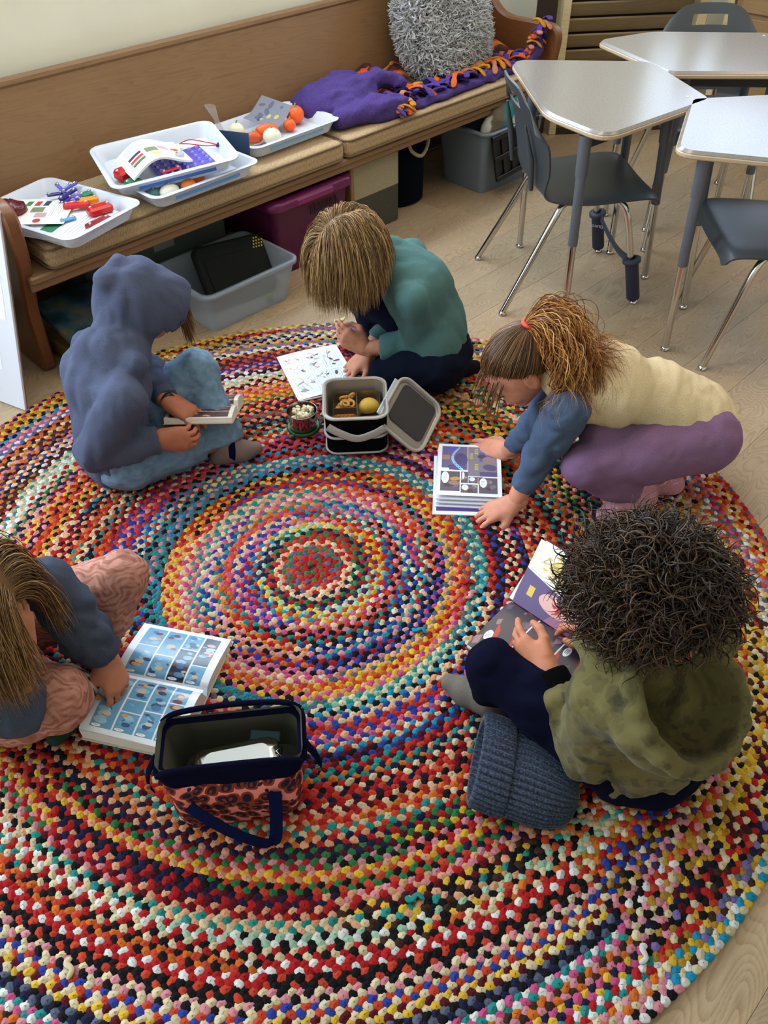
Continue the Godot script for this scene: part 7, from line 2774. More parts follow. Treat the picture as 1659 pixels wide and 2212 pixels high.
	grain(denim, ntex(0.02, [[0.0, Color(0.74, 0.77, 0.80)], [0.45, Color(0.88, 0.90, 0.92)], [0.8, Color(1, 1, 1)]], 256, FastNoiseLite.TYPE_SIMPLEX_SMOOTH, 5, 81), Vector3.ONE * 9.0)
	wear("jeans", m, denim, root)
	m = MB.new()
	f = Field.new(Vector3(-0.60, 0.0, -2.0), Vector3(-0.32, 0.16, -1.70), 0.005)
	foot(f, anl, toel, Vector3.DOWN, (knl - anl).normalized())
	f.floor_at(0.014)
	f.into(m)
	wear("sock", m, cloth(Color(0.50, 0.43, 0.40), 0.08), root, "grey sock")
	m = MB.new()
	var fd := (toel - anl).normalized()
	m.tube(PackedVector3Array([anl + fd * 0.006, anl + fd * 0.010, anl + fd * 0.026, anl + fd * 0.030]), PackedFloat32Array([0.033, 0.0385, 0.0375, 0.033]), 20, false, 1.0)
	wear("sock_band", m, cloth(Color(0.05, 0.06, 0.18), 0.08), root, "navy sock band")
	m = MB.new()
	var wd := (wrl - ell_).normalized()
	m.tube(PackedVector3Array([wrl + wd * 0.002, wrl + wd * 0.014]), PackedFloat32Array([0.0235, 0.0235]), 18, false)
	wear("wrist_band", m, mat(Color(0.03, 0.03, 0.04), 0.5), root, "black wrist band")
	drape(h, root, {"seed": 1, "count": 2400, "only": func(d): return d.z > 0.55 and absf(d.x) < 0.6, "front": 0.30, "low": 0.30, "length": 0.13, "comb": func(d): return Vector3(d.x * 0.3, -0.4, 0.9), "colors": [Color(0.42, 0.29, 0.18), Color(0.33, 0.22, 0.14), Color(0.52, 0.38, 0.24)], "width": 0.0016, "gravity": 0.30, "volume": 0.06})


func green() -> void:
	var fw := Vector3(-0.98, 0, -0.15)
	var lf := Vector3(-0.15, 0, 0.98)       # the child's left is towards the camera
	var pel := P(945, 745, 0.15)
	var belly := P(935, 680, 0.24)
	var chest := P(900, 620, 0.345)
	var neck := P(838, 555, 0.425)
	var root := person("child with fair bobbed hair in a green top kneeling over a comic", Vector3(pel.x, 0, pel.z))
	var h := Head.new(P(752, 545, 0.485), Vector3(-0.62, -0.74, 0.28), Vector3(-0.55, 0.80, 0.12))
	var shl := P(893, 645, 0.375)
	var shr := chest - lf * 0.115 + Vector3(-0.03, 0.045, 0)
	var ell_ := P(905, 745, 0.165)
	var wrl := P(788, 752, 0.150)
	var elr := shr + Vector3(-0.06, -0.19, 0.0)
	var wrr := P(795, 762, 0.080)
	var hipl := pel + lf * 0.075 + Vector3(0, -0.03, 0)
	var hipr := pel - lf * 0.075
	var knl := P(832, 806, 0.066)
	var anl := P(945, 792, 0.05)
	var knr := P(772, 625, 0.295)
	var anr := P(830, 735, 0.06)
	var m := MB.new()
	var lo := Vector3(-0.35, 0.0, -2.65)
	var hi := Vector3(0.45, 0.64, -1.95)
	var f := Field.new(lo, hi, 0.012)
	torso(f, pel, belly, chest, neck, lf, 0.84)
	f.cap(neck, h.at(Vector3(0, -0.05, -0.03)), 0.042, 0.042)
	f.chain([shl, ell_, wrl], [0.036, 0.032, 0.022])
	f.chain([shr, elr, wrr], [0.036, 0.032, 0.022])
	f.chain([hipl, knl, anl], [0.055, 0.042, 0.03])
	f.chain([hipr, knr, anr], [0.055, 0.042, 0.03])
	f.into(m)
	head(m, h)
	hand(m, wrl, P(735, 722, 0.20) - wrl, Vector3(-0.15, 0.25, 0.95), 1.0, [0.75, 1.1, 1.45, 1.55], 0.06, 0.98, 0.9)
	hand(m, wrr, P(752, 802, 0.028) - wrr, Vector3(-0.25, 0.9, 0.2), -1.0, [0.25, 0.3, 0.35, 0.4], 0.24, 0.98, 0.1)
	f = Field.new(lo, hi, 0.006)
	f.chain([ell_.lerp(wrl, 0.5), wrl], [0.028, 0.0225], 0.01)
	f.chain([elr.lerp(wrr, 0.5), wrr], [0.028, 0.0225], 0.01)
	f.into(m)
	wear("body", m, skin(), root)
	f = Field.new(lo, hi, 0.0065)
	torso(f, pel + Vector3(0.0, 0.02, 0), belly, chest, neck, lf, 0.98)
	f.chain([chest, neck], [0.10, 0.060], 0.04)
	f.chain([shl, shl.lerp(ell_, 0.5), ell_, ell_.lerp(wrl, 0.55), ell_.lerp(wrl, 0.80)], [0.050, 0.049, 0.046, 0.040, 0.036], 0.03)
	f.chain([shr, elr, elr.lerp(wrr, 0.75)], [0.055, 0.046, 0.035], 0.022)
	f.rough(folds(13, 8.0), 0.005, Vector3(0.6, 0.6, 1.4))
	f.rough(folds(14, 18.0), 0.0014, Vector3(1.2, 0.6, 0.8), Basis(fw.normalized(), 0.6))
	f.cut(ell_.lerp(wrl, 0.72), wrl - ell_, 0.06)
	f.cut(elr.lerp(wrr, 0.65), wrr - elr, 0.06)
	f.cut(pel + Vector3(0, -0.015, 0), Vector3(0.30, -1, 0.0), 0.16)
	m = MB.new()
	f.into(m)
	wear("long_sleeved_top", m, cloth(Color(0.34, 0.48, 0.47), 0.09, 0.3), root)
	f = Field.new(lo, hi, 0.0065)
	f.ell(pel + Vector3(0, -0.025, 0), Basis(lf, Vector3.UP, fw), Vector3(0.130, 0.105, 0.115), 0.03)
	f.chain([hipl, hipl.lerp(knl, 0.55), knl], [0.088, 0.074, 0.056], 0.03)
	f.chain([knl, knl.lerp(anl, 0.5), anl], [0.052, 0.054, 0.042], 0.02)
	f.chain([hipr, hipr.lerp(knr, 0.5), knr], [0.084, 0.070, 0.056], 0.03)
	f.chain([knr, knr.lerp(anr, 0.5), anr], [0.054, 0.050, 0.040], 0.02)
	f.rough(folds(18, 10.0), 0.005)
	f.floor_at(0.014)
	m = MB.new()
	f.into(m)
	wear("trousers", m, cloth(Color(0.085, 0.105, 0.165), 0.09, 0.25), root)
	m = MB.new()
	f = Field.new(lo, hi, 0.006)
	foot(f, anl, anl + Vector3(0.13, -0.015, -0.02), Vector3.DOWN)
	foot(f, anr, anr + Vector3(-0.13, -0.02, -0.02), Vector3.DOWN)
	f.floor_at(0.014)
	f.into(m)
	wear("socks", m, cloth(Color(0.12, 0.12, 0.14), 0.08), root)
	var fair := [Color(0.66, 0.51, 0.32), Color(0.54, 0.40, 0.23), Color(0.78, 0.65, 0.45), Color(0.42, 0.30, 0.18)]
	hair_cap(h, root, Color(0.42, 0.30, 0.17), 1.0)
	drape(h, root, {"seed": 2, "count": 7000, "front": 0.34, "low": -0.5, "length": 0.175, "steps": 12, "comb": func(d): return Vector3(d.x * 0.5 + (0.35 if d.x > 0.1 else -0.35), -0.25, d.z * 0.5), "colors": fair, "width": 0.0011, "gravity": 0.42, "volume": 0.20, "lift": 0.15, "messy": 0.16, "curl": 0.0025, "turns": 0.9, "shape": func(d): return 0.75 + 0.25 * absf(d.x) + 0.12 * d.y, "solids": [[chest, neck, 0.10, 0.06]]})
	var ch := thing("apple_bite", "bitten pale apple slice held up in the green-topped child's hand", "apple", Transform3D(Basis.from_euler(Vector3(0.4, 0.3, 0.2)), P(735, 692, 0.232)))
	m = MB.new()
	m.tube(smooth([Vector3(-0.018, 0.008, 0), Vector3(-0.009, 0.0, 0), Vector3(0, -0.002, 0), Vector3(0.009, 0.0, 0), Vector3(0.018, 0.009, 0)], 4), PackedFloat32Array([0.004, 0.005, 0.006, 0.007, 0.0075, 0.0075, 0.008, 0.008, 0.008, 0.008, 0.0075, 0.007, 0.007, 0.006, 0.005, 0.004, 0.003]), 8, true, 0.6)
	part("slice", m, mat(Color(0.90, 0.82, 0.52), 0.5), ch)


func croucher() -> void:
	var fw := Vector3(-0.99, 0, 0.08)
	var lf := Vector3(0.08, 0, 0.99)
	var pel := P(1500, 910, 0.215)
	var belly := P(1420, 860, 0.285)
	var chest := P(1310, 830, 0.345)
	var neck := P(1215, 815, 0.385)
	var root := person("child with a curly ginger ponytail in a cream top crouching over a book", Vector3(pel.x, 0, pel.z))
	var h := Head.new(P(1120, 795, 0.395), Vector3(-0.72, -0.66, 0.22), Vector3(-0.62, 0.72, 0.10))
	var shl := P(1225, 885, 0.345)
	var shr := chest - lf * 0.10 + Vector3(-0.06, 0.01, 0)
	var ell_ := P(1165, 985, 0.185)
	var wrl := P(1112, 1085, 0.058)
	var elr := P(1150, 925, 0.20)
	var wrr := P(1096, 975, 0.062)
	var hipl := pel + lf * 0.075
	var hipr := pel - lf * 0.075
	var knl := P(1262, 1005, 0.185)
	var anl := P(1385, 1068, 0.06)
	var knr := P(1300, 930, 0.24)
	var anr := P(1440, 1035, 0.06)
	var lo := Vector3(0.12, 0.0, -2.05)
	var hi := Vector3(1.02, 0.60, -1.35)
	var m := MB.new()
	var f := Field.new(lo, hi, 0.012)
	torso(f, pel, belly, chest, neck, lf, 0.84)
	f.cap(neck, h.at(Vector3(0, -0.05, -0.03)), 0.04, 0.042)
	f.chain([shl, ell_, wrl], [0.036, 0.032, 0.022])
	f.chain([shr, elr, wrr], [0.036, 0.032, 0.022])
	f.chain([hipl, knl, anl], [0.055, 0.042, 0.03])
	f.chain([hipr, knr, anr], [0.055, 0.042, 0.03])
	f.into(m)
	head(m, h)
	hand(m, wrl, P(1045, 1112, 0.028) - wrl, Vector3(-0.2, 0.95, 0.15), -1.0, [0.45, 0.5, 0.55, 0.6], 0.12, 1.0, 0.3)
	hand(m, wrr, P(1045, 970, 0.040) - wrr, Vector3(-0.1, 0.9, 0.45), 1.0, [0.30, 0.32, 0.35, 0.4], 0.06, 1.0, 0.2)
	f = Field.new(lo, Vector3(0.6, 0.3, -1.35), 0.006)
	f.chain([ell_.lerp(wrl, 0.6), wrl], [0.030, 0.0235], 0.01)
	f.chain([elr.lerp(wrr, 0.6), wrr], [0.030, 0.0235], 0.01)
	f.into(m)
	wear("body", m, skin(Color(0.84, 0.58, 0.47)), root)
	f = Field.new(lo, hi, 0.0065)
	torso(f, pel + Vector3(0, 0.02, 0), belly, chest, neck, lf, 1.0)
	f.chain([chest, neck], [0.10, 0.055], 0.04)
	f.cap(chest, shl, 0.08, 0.046, 0.03)
	f.cap(chest, shr, 0.08, 0.046, 0.03)
	f.chain([belly + Vector3(0.02, -0.06, 0.03), pel + Vector3(0.0, -0.04, 0.05)], [0.085, 0.095], 0.04)
	f.rough(folds(23, 9.0), 0.004, Vector3(1.5, 0.5, 0.5))
	f.rough(folds(24, 20.0), 0.0025, Vector3(1.3, 0.4, 0.5), Basis(Vector3.UP, 0.35))
	f.cut(pel + Vector3(0.0, -0.035, 0.0), Vector3(0.25, -1, 0.05), 0.19)
	m = MB.new()
	f.into(m)
	wear("cream_top", m, cloth(Color(0.88, 0.79, 0.63), 0.10, 0.15), root)
	f = Field.new(lo, Vector3(0.65, 0.46, -1.35), 0.006)
	f.chain([shl, shl.lerp(ell_, 0.5), ell_, ell_.lerp(wrl, 0.78)], [0.062, 0.052, 0.044, 0.034], 0.02)
	f.chain([shr, shr.lerp(elr, 0.5), elr, elr.lerp(wrr, 0.75)], [0.055, 0.048, 0.042, 0.034], 0.02)
	f.rough(folds(27, 12.0), 0.006)
	f.cut(ell_.lerp(wrl, 0.72), wrl - ell_, 0.05)
	f.cut(elr.lerp(wrr, 0.70), wrr - elr, 0.05)
	m = MB.new()
	f.into(m)
	wear("blue_sleeves", m, cloth(Color(0.33, 0.39, 0.48), 0.09, 0.3), root)
	f = Field.new(lo, hi, 0.0065)
	f.ell(pel + Vector3(0.0, -0.03, 0), Basis(lf, Vector3.UP, fw), Vector3(0.125, 0.115, 0.115), 0.03)
	f.chain([hipl, hipl.lerp(knl, 0.5), knl], [0.094, 0.084, 0.060], 0.03)
	f.chain([hipr, hipr.lerp(knr, 0.5), knr], [0.090, 0.080, 0.058], 0.03)
	f.chain([knl, knl.lerp(anl, 0.5), anl.lerp(knl, 0.10)], [0.058, 0.058, 0.040], 0.02)
	f.chain([knr, knr.lerp(anr, 0.5), anr.lerp(knr, 0.10)], [0.056, 0.056, 0.040], 0.02)
	f.rough(folds(28, 8.0), 0.003)
	f.rough(folds(29, 18.0), 0.002)
	f.cut(anl.lerp(knl, 0.13), anl - knl, 0.06)
	m = MB.new()
	f.into(m)
	wear("leggings", m, cloth(Color(0.53, 0.40, 0.52), 0.09, 0.3), root)
	m = MB.new()
	f = Field.new(lo, hi, 0.0055)
	foot(f, anl, P(1304, 1112, 0.036), Vector3.DOWN)
	f.cap(anl, anl.lerp(knl, 0.25), 0.036, 0.038, 0.01)
	foot(f, anr, anr + Vector3(-0.13, -0.022, 0.0), Vector3.DOWN)
	f.cap(anr, anr.lerp(knr, 0.25), 0.036, 0.038, 0.01)
	f.floor_at(0.014)
	f.into(m)
	var pink := StandardMaterial3D.new()
	pink.albedo_color = Color(1, 1, 1)
	pink.roughness = 0.95
	grain(pink, ntex(0.05, [[0.0, Color(0.74, 0.50, 0.55)], [0.70, Color(0.90, 0.80, 0.80)]], 256, FastNoiseLite.TYPE_CELLULAR, 1, 91, true), Vector3.ONE * 7.0)
	wear("socks", m, pink, root, "pink spotted socks")
	m = MB.new()
	var wd := (wrr - elr).normalized()
	m.tube(PackedVector3Array([wrr + wd * 0.000, wrr + wd * 0.017]), PackedFloat32Array([0.0245, 0.0240]), 18, false)
	var wb := wear("wrist_watch", m, mat(Color(0.05, 0.06, 0.10), 0.5), root, "navy watch strap")
	m = MB.new()
	m.box(Transform3D(Basis.IDENTITY, wrr + wd * 0.008 + Vector3(0.01, 0.0, 0.026) - root.position), Vector3(0.016, 0.014, 0.006), 0.002)
	part("buckle", m, mat(Color(0.5, 0.5, 0.5), 0.3, 1.0), wb)
	# hair combed back to a tie, then a curly tail over the back
	var tie_d := Vector3(0.10, 0.62, -0.72).normalized()
	var rx := Vector3(0.076, 0.086, 0.094)
	var cc := h.at(Vector3(0, 0.020, -0.014))
	var tie := cc + h.b * (tie_d * rx * 1.12)
	hair_cap(h, root, Color(0.36, 0.24, 0.13), 1.0)
	var brown := [Color(0.46, 0.32, 0.18), Color(0.36, 0.24, 0.13), Color(0.58, 0.42, 0.25), Color(0.30, 0.20, 0.12)]
	var ginger := [Color(0.60, 0.36, 0.14), Color(0.70, 0.46, 0.20), Color(0.48, 0.27, 0.10), Color(0.80, 0.60, 0.34)]
	var r := RandomNumberGenerator.new()
	r.seed = 8
	m = MB.new()
	for k in 2600:
		var d := scalp(h, r, 0.36, -0.42)
		var path := PackedVector3Array()
		var lay := 1.01 + 0.07 * r.randf()
		var wob := Vector3(r.randf_range(-1, 1), r.randf_range(-1, 1), r.randf_range(-1, 1)) * 0.05
		for i in 11:
			var t := i / 10.0
			var e := d.slerp(tie_d, t) if d.dot(tie_d) > -0.98 else d
			e = (e + wob * sin(t * PI)).normalized()
			path.append(cc + h.b * (e * rx * (lay + 0.09 * t * t)))
		var c := lin(brown[r.randi() % 4]) * r.randf_range(0.8, 1.2)
		m.col = Color(c.r, c.g, c.b)
		lock(m, path, 0.0012, h.b * d)
	wear("hair", m, hair_mat(), root)
	m = MB.new()
	var solids := [[chest, neck, 0.115, 0.075], [belly, chest, 0.125, 0.120], [pel, belly, 0.12, 0.125], [cc, h.b.transposed(), rx * 1.05], [shl, ell_, 0.06, 0.05]]
	for k in 1300:
		var spread := Vector3(r.randf_range(-1, 1), r.randf_range(-1, 1), r.randf_range(-1, 1))
		var v := (Vector3(0.85, 0.42, 0.12) + spread * 0.55).normalized()
		var q := tie + spread * 0.012
		var n := 22
		var step := r.randf_range(0.18, 0.31) / n
		var path := PackedVector3Array()
		var ph := r.randf() * TAU
		var cr := r.randf_range(0.005, 0.015)
		var cf := r.randf_range(1.8, 3.6)
		for i in n + 1:
			var t := float(i) / n
			var a := v.cross(Vector3(0.2, 0.9, 0.3)).normalized()
			var b := v.cross(a)
			path.append(q + (a * cos(ph + t * cf * TAU) + b * sin(ph + t * cf * TAU)) * cr * smoothstep(0.05, 0.4, t))
			v = (v + Vector3(0.02, -0.16, 0.02)).normalized()
			q += v * step
			var q2 := push_out(q, solids)
			if q2 != q:
				v = (v + (q2 - q) / step * 0.7).normalized()
				q = q2
		var c := lin(ginger[r.randi() % 4]) * r.randf_range(0.75, 1.25)
		m.col = Color(c.r, c.g, c.b)
		lock(m, path, r.randf_range(0.0009, 0.0018), Vector3.UP)
	wear("ponytail", m, hair_mat(), root, "curly ginger ponytail")
	m = MB.new()
	for k in 46:        # wisps round the face
		var d := Vector3(r.randf_range(-0.9, 0.9), r.randf_range(0.1, 0.45), 0.8).normalized()
		var q := cc + h.b * (d * rx)
		var v := (h.b * Vector3(d.x * 0.4, -0.2, 0.7)).normalized()
		var path := PackedVector3Array([q])
		var ln := r.randf_range(0.06, 0.14)
		for i in 10:
			v = (v + Vector3(r.randf_range(-0.1, 0.1), -0.22, r.randf_range(-0.1, 0.1))).normalized()
			q = push_out(q + v * ln / 10, [[cc, h.b.transposed(), rx * 1.03]])
			path.append(q)
		var c := lin(brown[r.randi() % 4])
		m.col = Color(c.r, c.g, c.b)
		lock(m, path, 0.0014, h.b * d)
	wear("wisps", m, hair_mat(), root)
	m = MB.new()
	var ring := PackedVector3Array()
	var tx := (h.b * tie_d).normalized()
	var tu := tx.cross(Vector3.UP).normalized()
	for k in 14:
		ring.append(tie + tx * 0.004 + (tu * cos(TAU * k / 14) + tx.cross(tu) * sin(TAU * k / 14)) * 0.017)
	m.tube(ring, PackedFloat32Array([0.0055]), 8, false, 1.0, tx, true)
	wear("hair_tie", m, mat(Color(0.90, 0.28, 0.24), 0.7), root, "coral hair tie")
	m = MB.new()
	m.tube(smooth([h.at(Vector3(0.018, -0.001, 0.083)), h.at(Vector3(0.030, -0.006, 0.084)), h.at(Vector3(0.042, -0.002, 0.074))], 4), PackedFloat32Array([0.0014]), 5)
	m.tube(smooth([h.at(Vector3(-0.018, -0.001, 0.083)), h.at(Vector3(-0.030, -0.006, 0.084)), h.at(Vector3(-0.042, -0.002, 0.074))], 4), PackedFloat32Array([0.0014]), 5)
	wear("eyelashes", m, mat(Color(0.10, 0.06, 0.04), 0.7), root)


func curly() -> void:
	var fw := Vector3(-0.53, 0, -0.85)
	var lf := Vector3(-0.85, 0, 0.53)
	var pel := Vector3(0.520, 0.105, -0.815)
	var belly := Vector3(0.520, 0.20, -0.805)
	var chest := Vector3(0.495, 0.310, -0.815)
	var neck := Vector3(0.455, 0.415, -0.850)
	var root := person("child with dark curly hair in an olive camouflage hoodie reading at the right", Vector3(pel.x, 0, pel.z))
	var h := Head.new(P(1398, 1306, 0.495), Vector3(-0.42, -0.72, -0.55), Vector3(-0.35, 0.72, -0.55))
	var shl := chest + lf * 0.125 + Vector3(-0.015, 0.05, -0.01)
	var shr := chest - lf * 0.125 + Vector3(-0.015, 0.05, -0.01)
	var ell_ := P(1272, 1622, 0.135)
	var wrl := P(1185, 1450, 0.185)
	var elr := shr + Vector3(0.03, -0.20, -0.06)
	var wrr := P(1330, 1380, 0.20)
	var hipl := pel + lf * 0.075 + fw * 0.02 + Vector3(0, -0.01, 0)
	var hipr := pel - lf * 0.075 + fw * 0.02 + Vector3(0, -0.01, 0)
	var knl := P(1065, 1440, 0.150)
	var anl := P(1060, 1510, 0.050)
	var toel := P(972, 1475, 0.042)
	var knr := pel + fw * 0.28 - lf * 0.16 + Vector3(0, 0.02, 0)
	var anr := P(1190, 1545, 0.05)
	var lo := Vector3(0.02, 0.0, -1.32)
	var hi := Vector3(0.80, 0.72, -0.52)
	var m := MB.new()
	var f := Field.new(lo, hi, 0.012)
	torso(f, pel, belly, chest, neck + fw * 0.03 - Vector3(0, 0.02, 0), lf, 0.72)
	f.cap(neck + fw * 0.02, h.at(Vector3(0, -0.05, -0.02)), 0.036, 0.040)
	f.chain([shl, ell_, wrl], [0.038, 0.034, 0.022])
	f.chain([shr, elr, wrr], [0.038, 0.034, 0.022])
	f.chain([hipl, knl, anl], [0.05, 0.04, 0.028])
	f.chain([hipr, knr, anr], [0.05, 0.04, 0.028])
	f.into(m)
	head(m, h)
	hand(m, wrl, P(1110, 1385, 0.185) - wrl, Vector3(-0.75, 0.35, 0.55), 1.0, [0.55, 0.95, 1.2, 1.35], 0.10, 1.0, 0.1)
	hand(m, wrr, Vector3(-0.6, -0.1, -0.5), Vector3(0.3, 0.9, -0.2), -1.0, [0.8, 0.9, 1.0, 1.0], 0.08, 1.0, 0.3)
	wear("body", m, skin(Color(0.76, 0.50, 0.37)), root)
	f = Field.new(lo, hi, 0.0065)
	torso(f, pel, belly, chest, neck, lf, 1.08)
	f.chain([chest, neck], [0.11, 0.08], 0.04)
	f.chain([shl, shl.lerp(ell_, 0.5), ell_, ell_.lerp(wrl, 0.5), ell_.lerp(wrl, 0.85)], [0.068, 0.066, 0.064, 0.058, 0.046], 0.012)
	f.chain([shr, elr, elr.lerp(wrr, 0.85)], [0.064, 0.058, 0.042], 0.025)
	f.rough(folds(33, 10.0), 0.008, Vector3(1.3, 0.5, 1.0))
	f.rough(folds(34, 20.0), 0.003, Vector3(1.0, 0.6, 1.2), Basis(fw.normalized(), 0.5))
	# hood hanging open behind the neck
	var bk := -fw
	var up := (bk * 0.55 + Vector3.UP * 0.84 - lf * 0.12).normalized()
	var hb := Basis(lf.normalized(), up, lf.cross(up).normalized()).orthonormalized()
	var hc := neck + bk * 0.105 + lf * 0.045 + Vector3(0, -0.050, 0)
	f.ell(hc, hb, Vector3(0.110, 0.078, 0.118), 0.03)
	f.chain([neck + lf * 0.08 + fw * 0.05 + Vector3(0, -0.005, 0), neck + lf * 0.095 + Vector3(0, 0.0, 0), hc + hb * Vector3(0.10, 0.03, 0.0)], [0.03, 0.032, 0.03], 0.025)
	f.chain([neck - lf * 0.08 + fw * 0.05 + Vector3(0, -0.005, 0), neck - lf * 0.095 + Vector3(0, 0.0, 0), hc + hb * Vector3(-0.10, 0.03, 0.0)], [0.03, 0.032, 0.03], 0.025)
	var rim := []
	for k in 17:
		rim.append(hc + up * 0.052 + hb * Vector3(cos(TAU * k / 16.0) * 0.100, 0.012 * cos(TAU * k / 8.0), sin(TAU * k / 16.0) * 0.102))
	f.chain(rim, [0.02, 0.02, 0.02, 0.02, 0.02, 0.02, 0.02, 0.02, 0.02, 0.02, 0.02, 0.02, 0.02, 0.02, 0.02, 0.02, 0.02], 0.012)
	f.dig(hc + up * 0.062, hb, Vector3(0.090, 0.095, 0.092), 0.004)
	f.chain([chest, neck + fw * 0.03], [0.098, 0.060], 0.006)
	f.rough(folds(35, 14.0), 0.003)
	f.cut(ell_.lerp(wrl, 0.78), wrl - ell_, 0.06)
	f.cut(elr.lerp(wrr, 0.78), wrr - elr, 0.06)
	f.floor_at(0.014)
	m = MB.new()
	f.into(m)
	var camo := StandardMaterial3D.new()
	camo.roughness = 0.95
	camo.metallic_specular = 0.15
	camo.rim_enabled = true
	camo.rim = 0.2
	grain(camo, ntex(0.010, [[0.0, Color(0.20, 0.19, 0.12)], [0.22, Color(0.29, 0.26, 0.17)], [0.36, Color(0.385, 0.35, 0.21)], [0.64, Color(0.41, 0.37, 0.23)], [0.78, Color(0.32, 0.29, 0.19)]], 512, FastNoiseLite.TYPE_SIMPLEX_SMOOTH, 4, 101, true), Vector3.ONE * 2.2)
	wear("hoodie", m, camo, root)
	m = MB.new()
	cuff(root, ell_.lerp(wrl, 0.98), wrl - ell_, 0.036, cloth(Color(0.03, 0.03, 0.035), 0.05), 0.055)
	cuff(root, elr.lerp(wrr, 0.98), wrr - elr, 0.036, cloth(Color(0.03, 0.03, 0.035), 0.05), 0.055)
	f = Field.new(lo, hi, 0.0065)
	f.ell(pel + Vector3(0, -0.02, 0), Basis(lf, Vector3.UP, fw), Vector3(0.130, 0.09, 0.12), 0.03)
	f.chain([hipl, hipl.lerp(knl, 0.55), knl], [0.082, 0.070, 0.058], 0.03)
	f.chain([knl, knl.lerp(anl, 0.5), anl.lerp(knl, 0.08)], [0.055, 0.048, 0.040], 0.02)
	f.chain([hipr, hipr.lerp(knr, 0.55), knr], [0.082, 0.070, 0.058], 0.03)
	f.chain([knr, knr.lerp(anr, 0.5), anr], [0.054, 0.048, 0.038], 0.02)
	f.rough(folds(38, 9.0), 0.007)
	f.floor_at(0.014)
	m = MB.new()
	f.into(m)
	wear("trousers", m, cloth(Color(0.045, 0.05, 0.125), 0.09, 0.25), root)
	m = MB.new()
	f = Field.new(lo, Vector3(0.45, 0.2, -0.7), 0.0055)
	foot(f, anl, toel, Vector3.DOWN)
	foot(f, anr, anr + (lf * -0.1 + fw * 0.05), Vector3.DOWN)
	f.floor_at(0.014)
	f.into(m)
	wear("socks", m, cloth(Color(0.46, 0.43, 0.39), 0.08), root, "grey socks")
	var dark := [Color(0.20, 0.14, 0.095), Color(0.15, 0.105, 0.07), Color(0.26, 0.185, 0.12), Color(0.33, 0.23, 0.14)]
	hair_cap(h, root, Color(0.09, 0.06, 0.04), 1.02)
	drape(h, root, {"seed": 4, "count": 3600, "front": 0.30, "low": -0.6, "length": 0.092, "steps": 14, "comb": func(d): return Vector3(d.x, d.y * 0.6, d.z) * 0.8, "colors": dark, "width": 0.0021, "gravity": 0.18, "volume": 0.25, "lift": 0.6, "messy": 0.8, "curl": 0.010, "turns": 1.4})


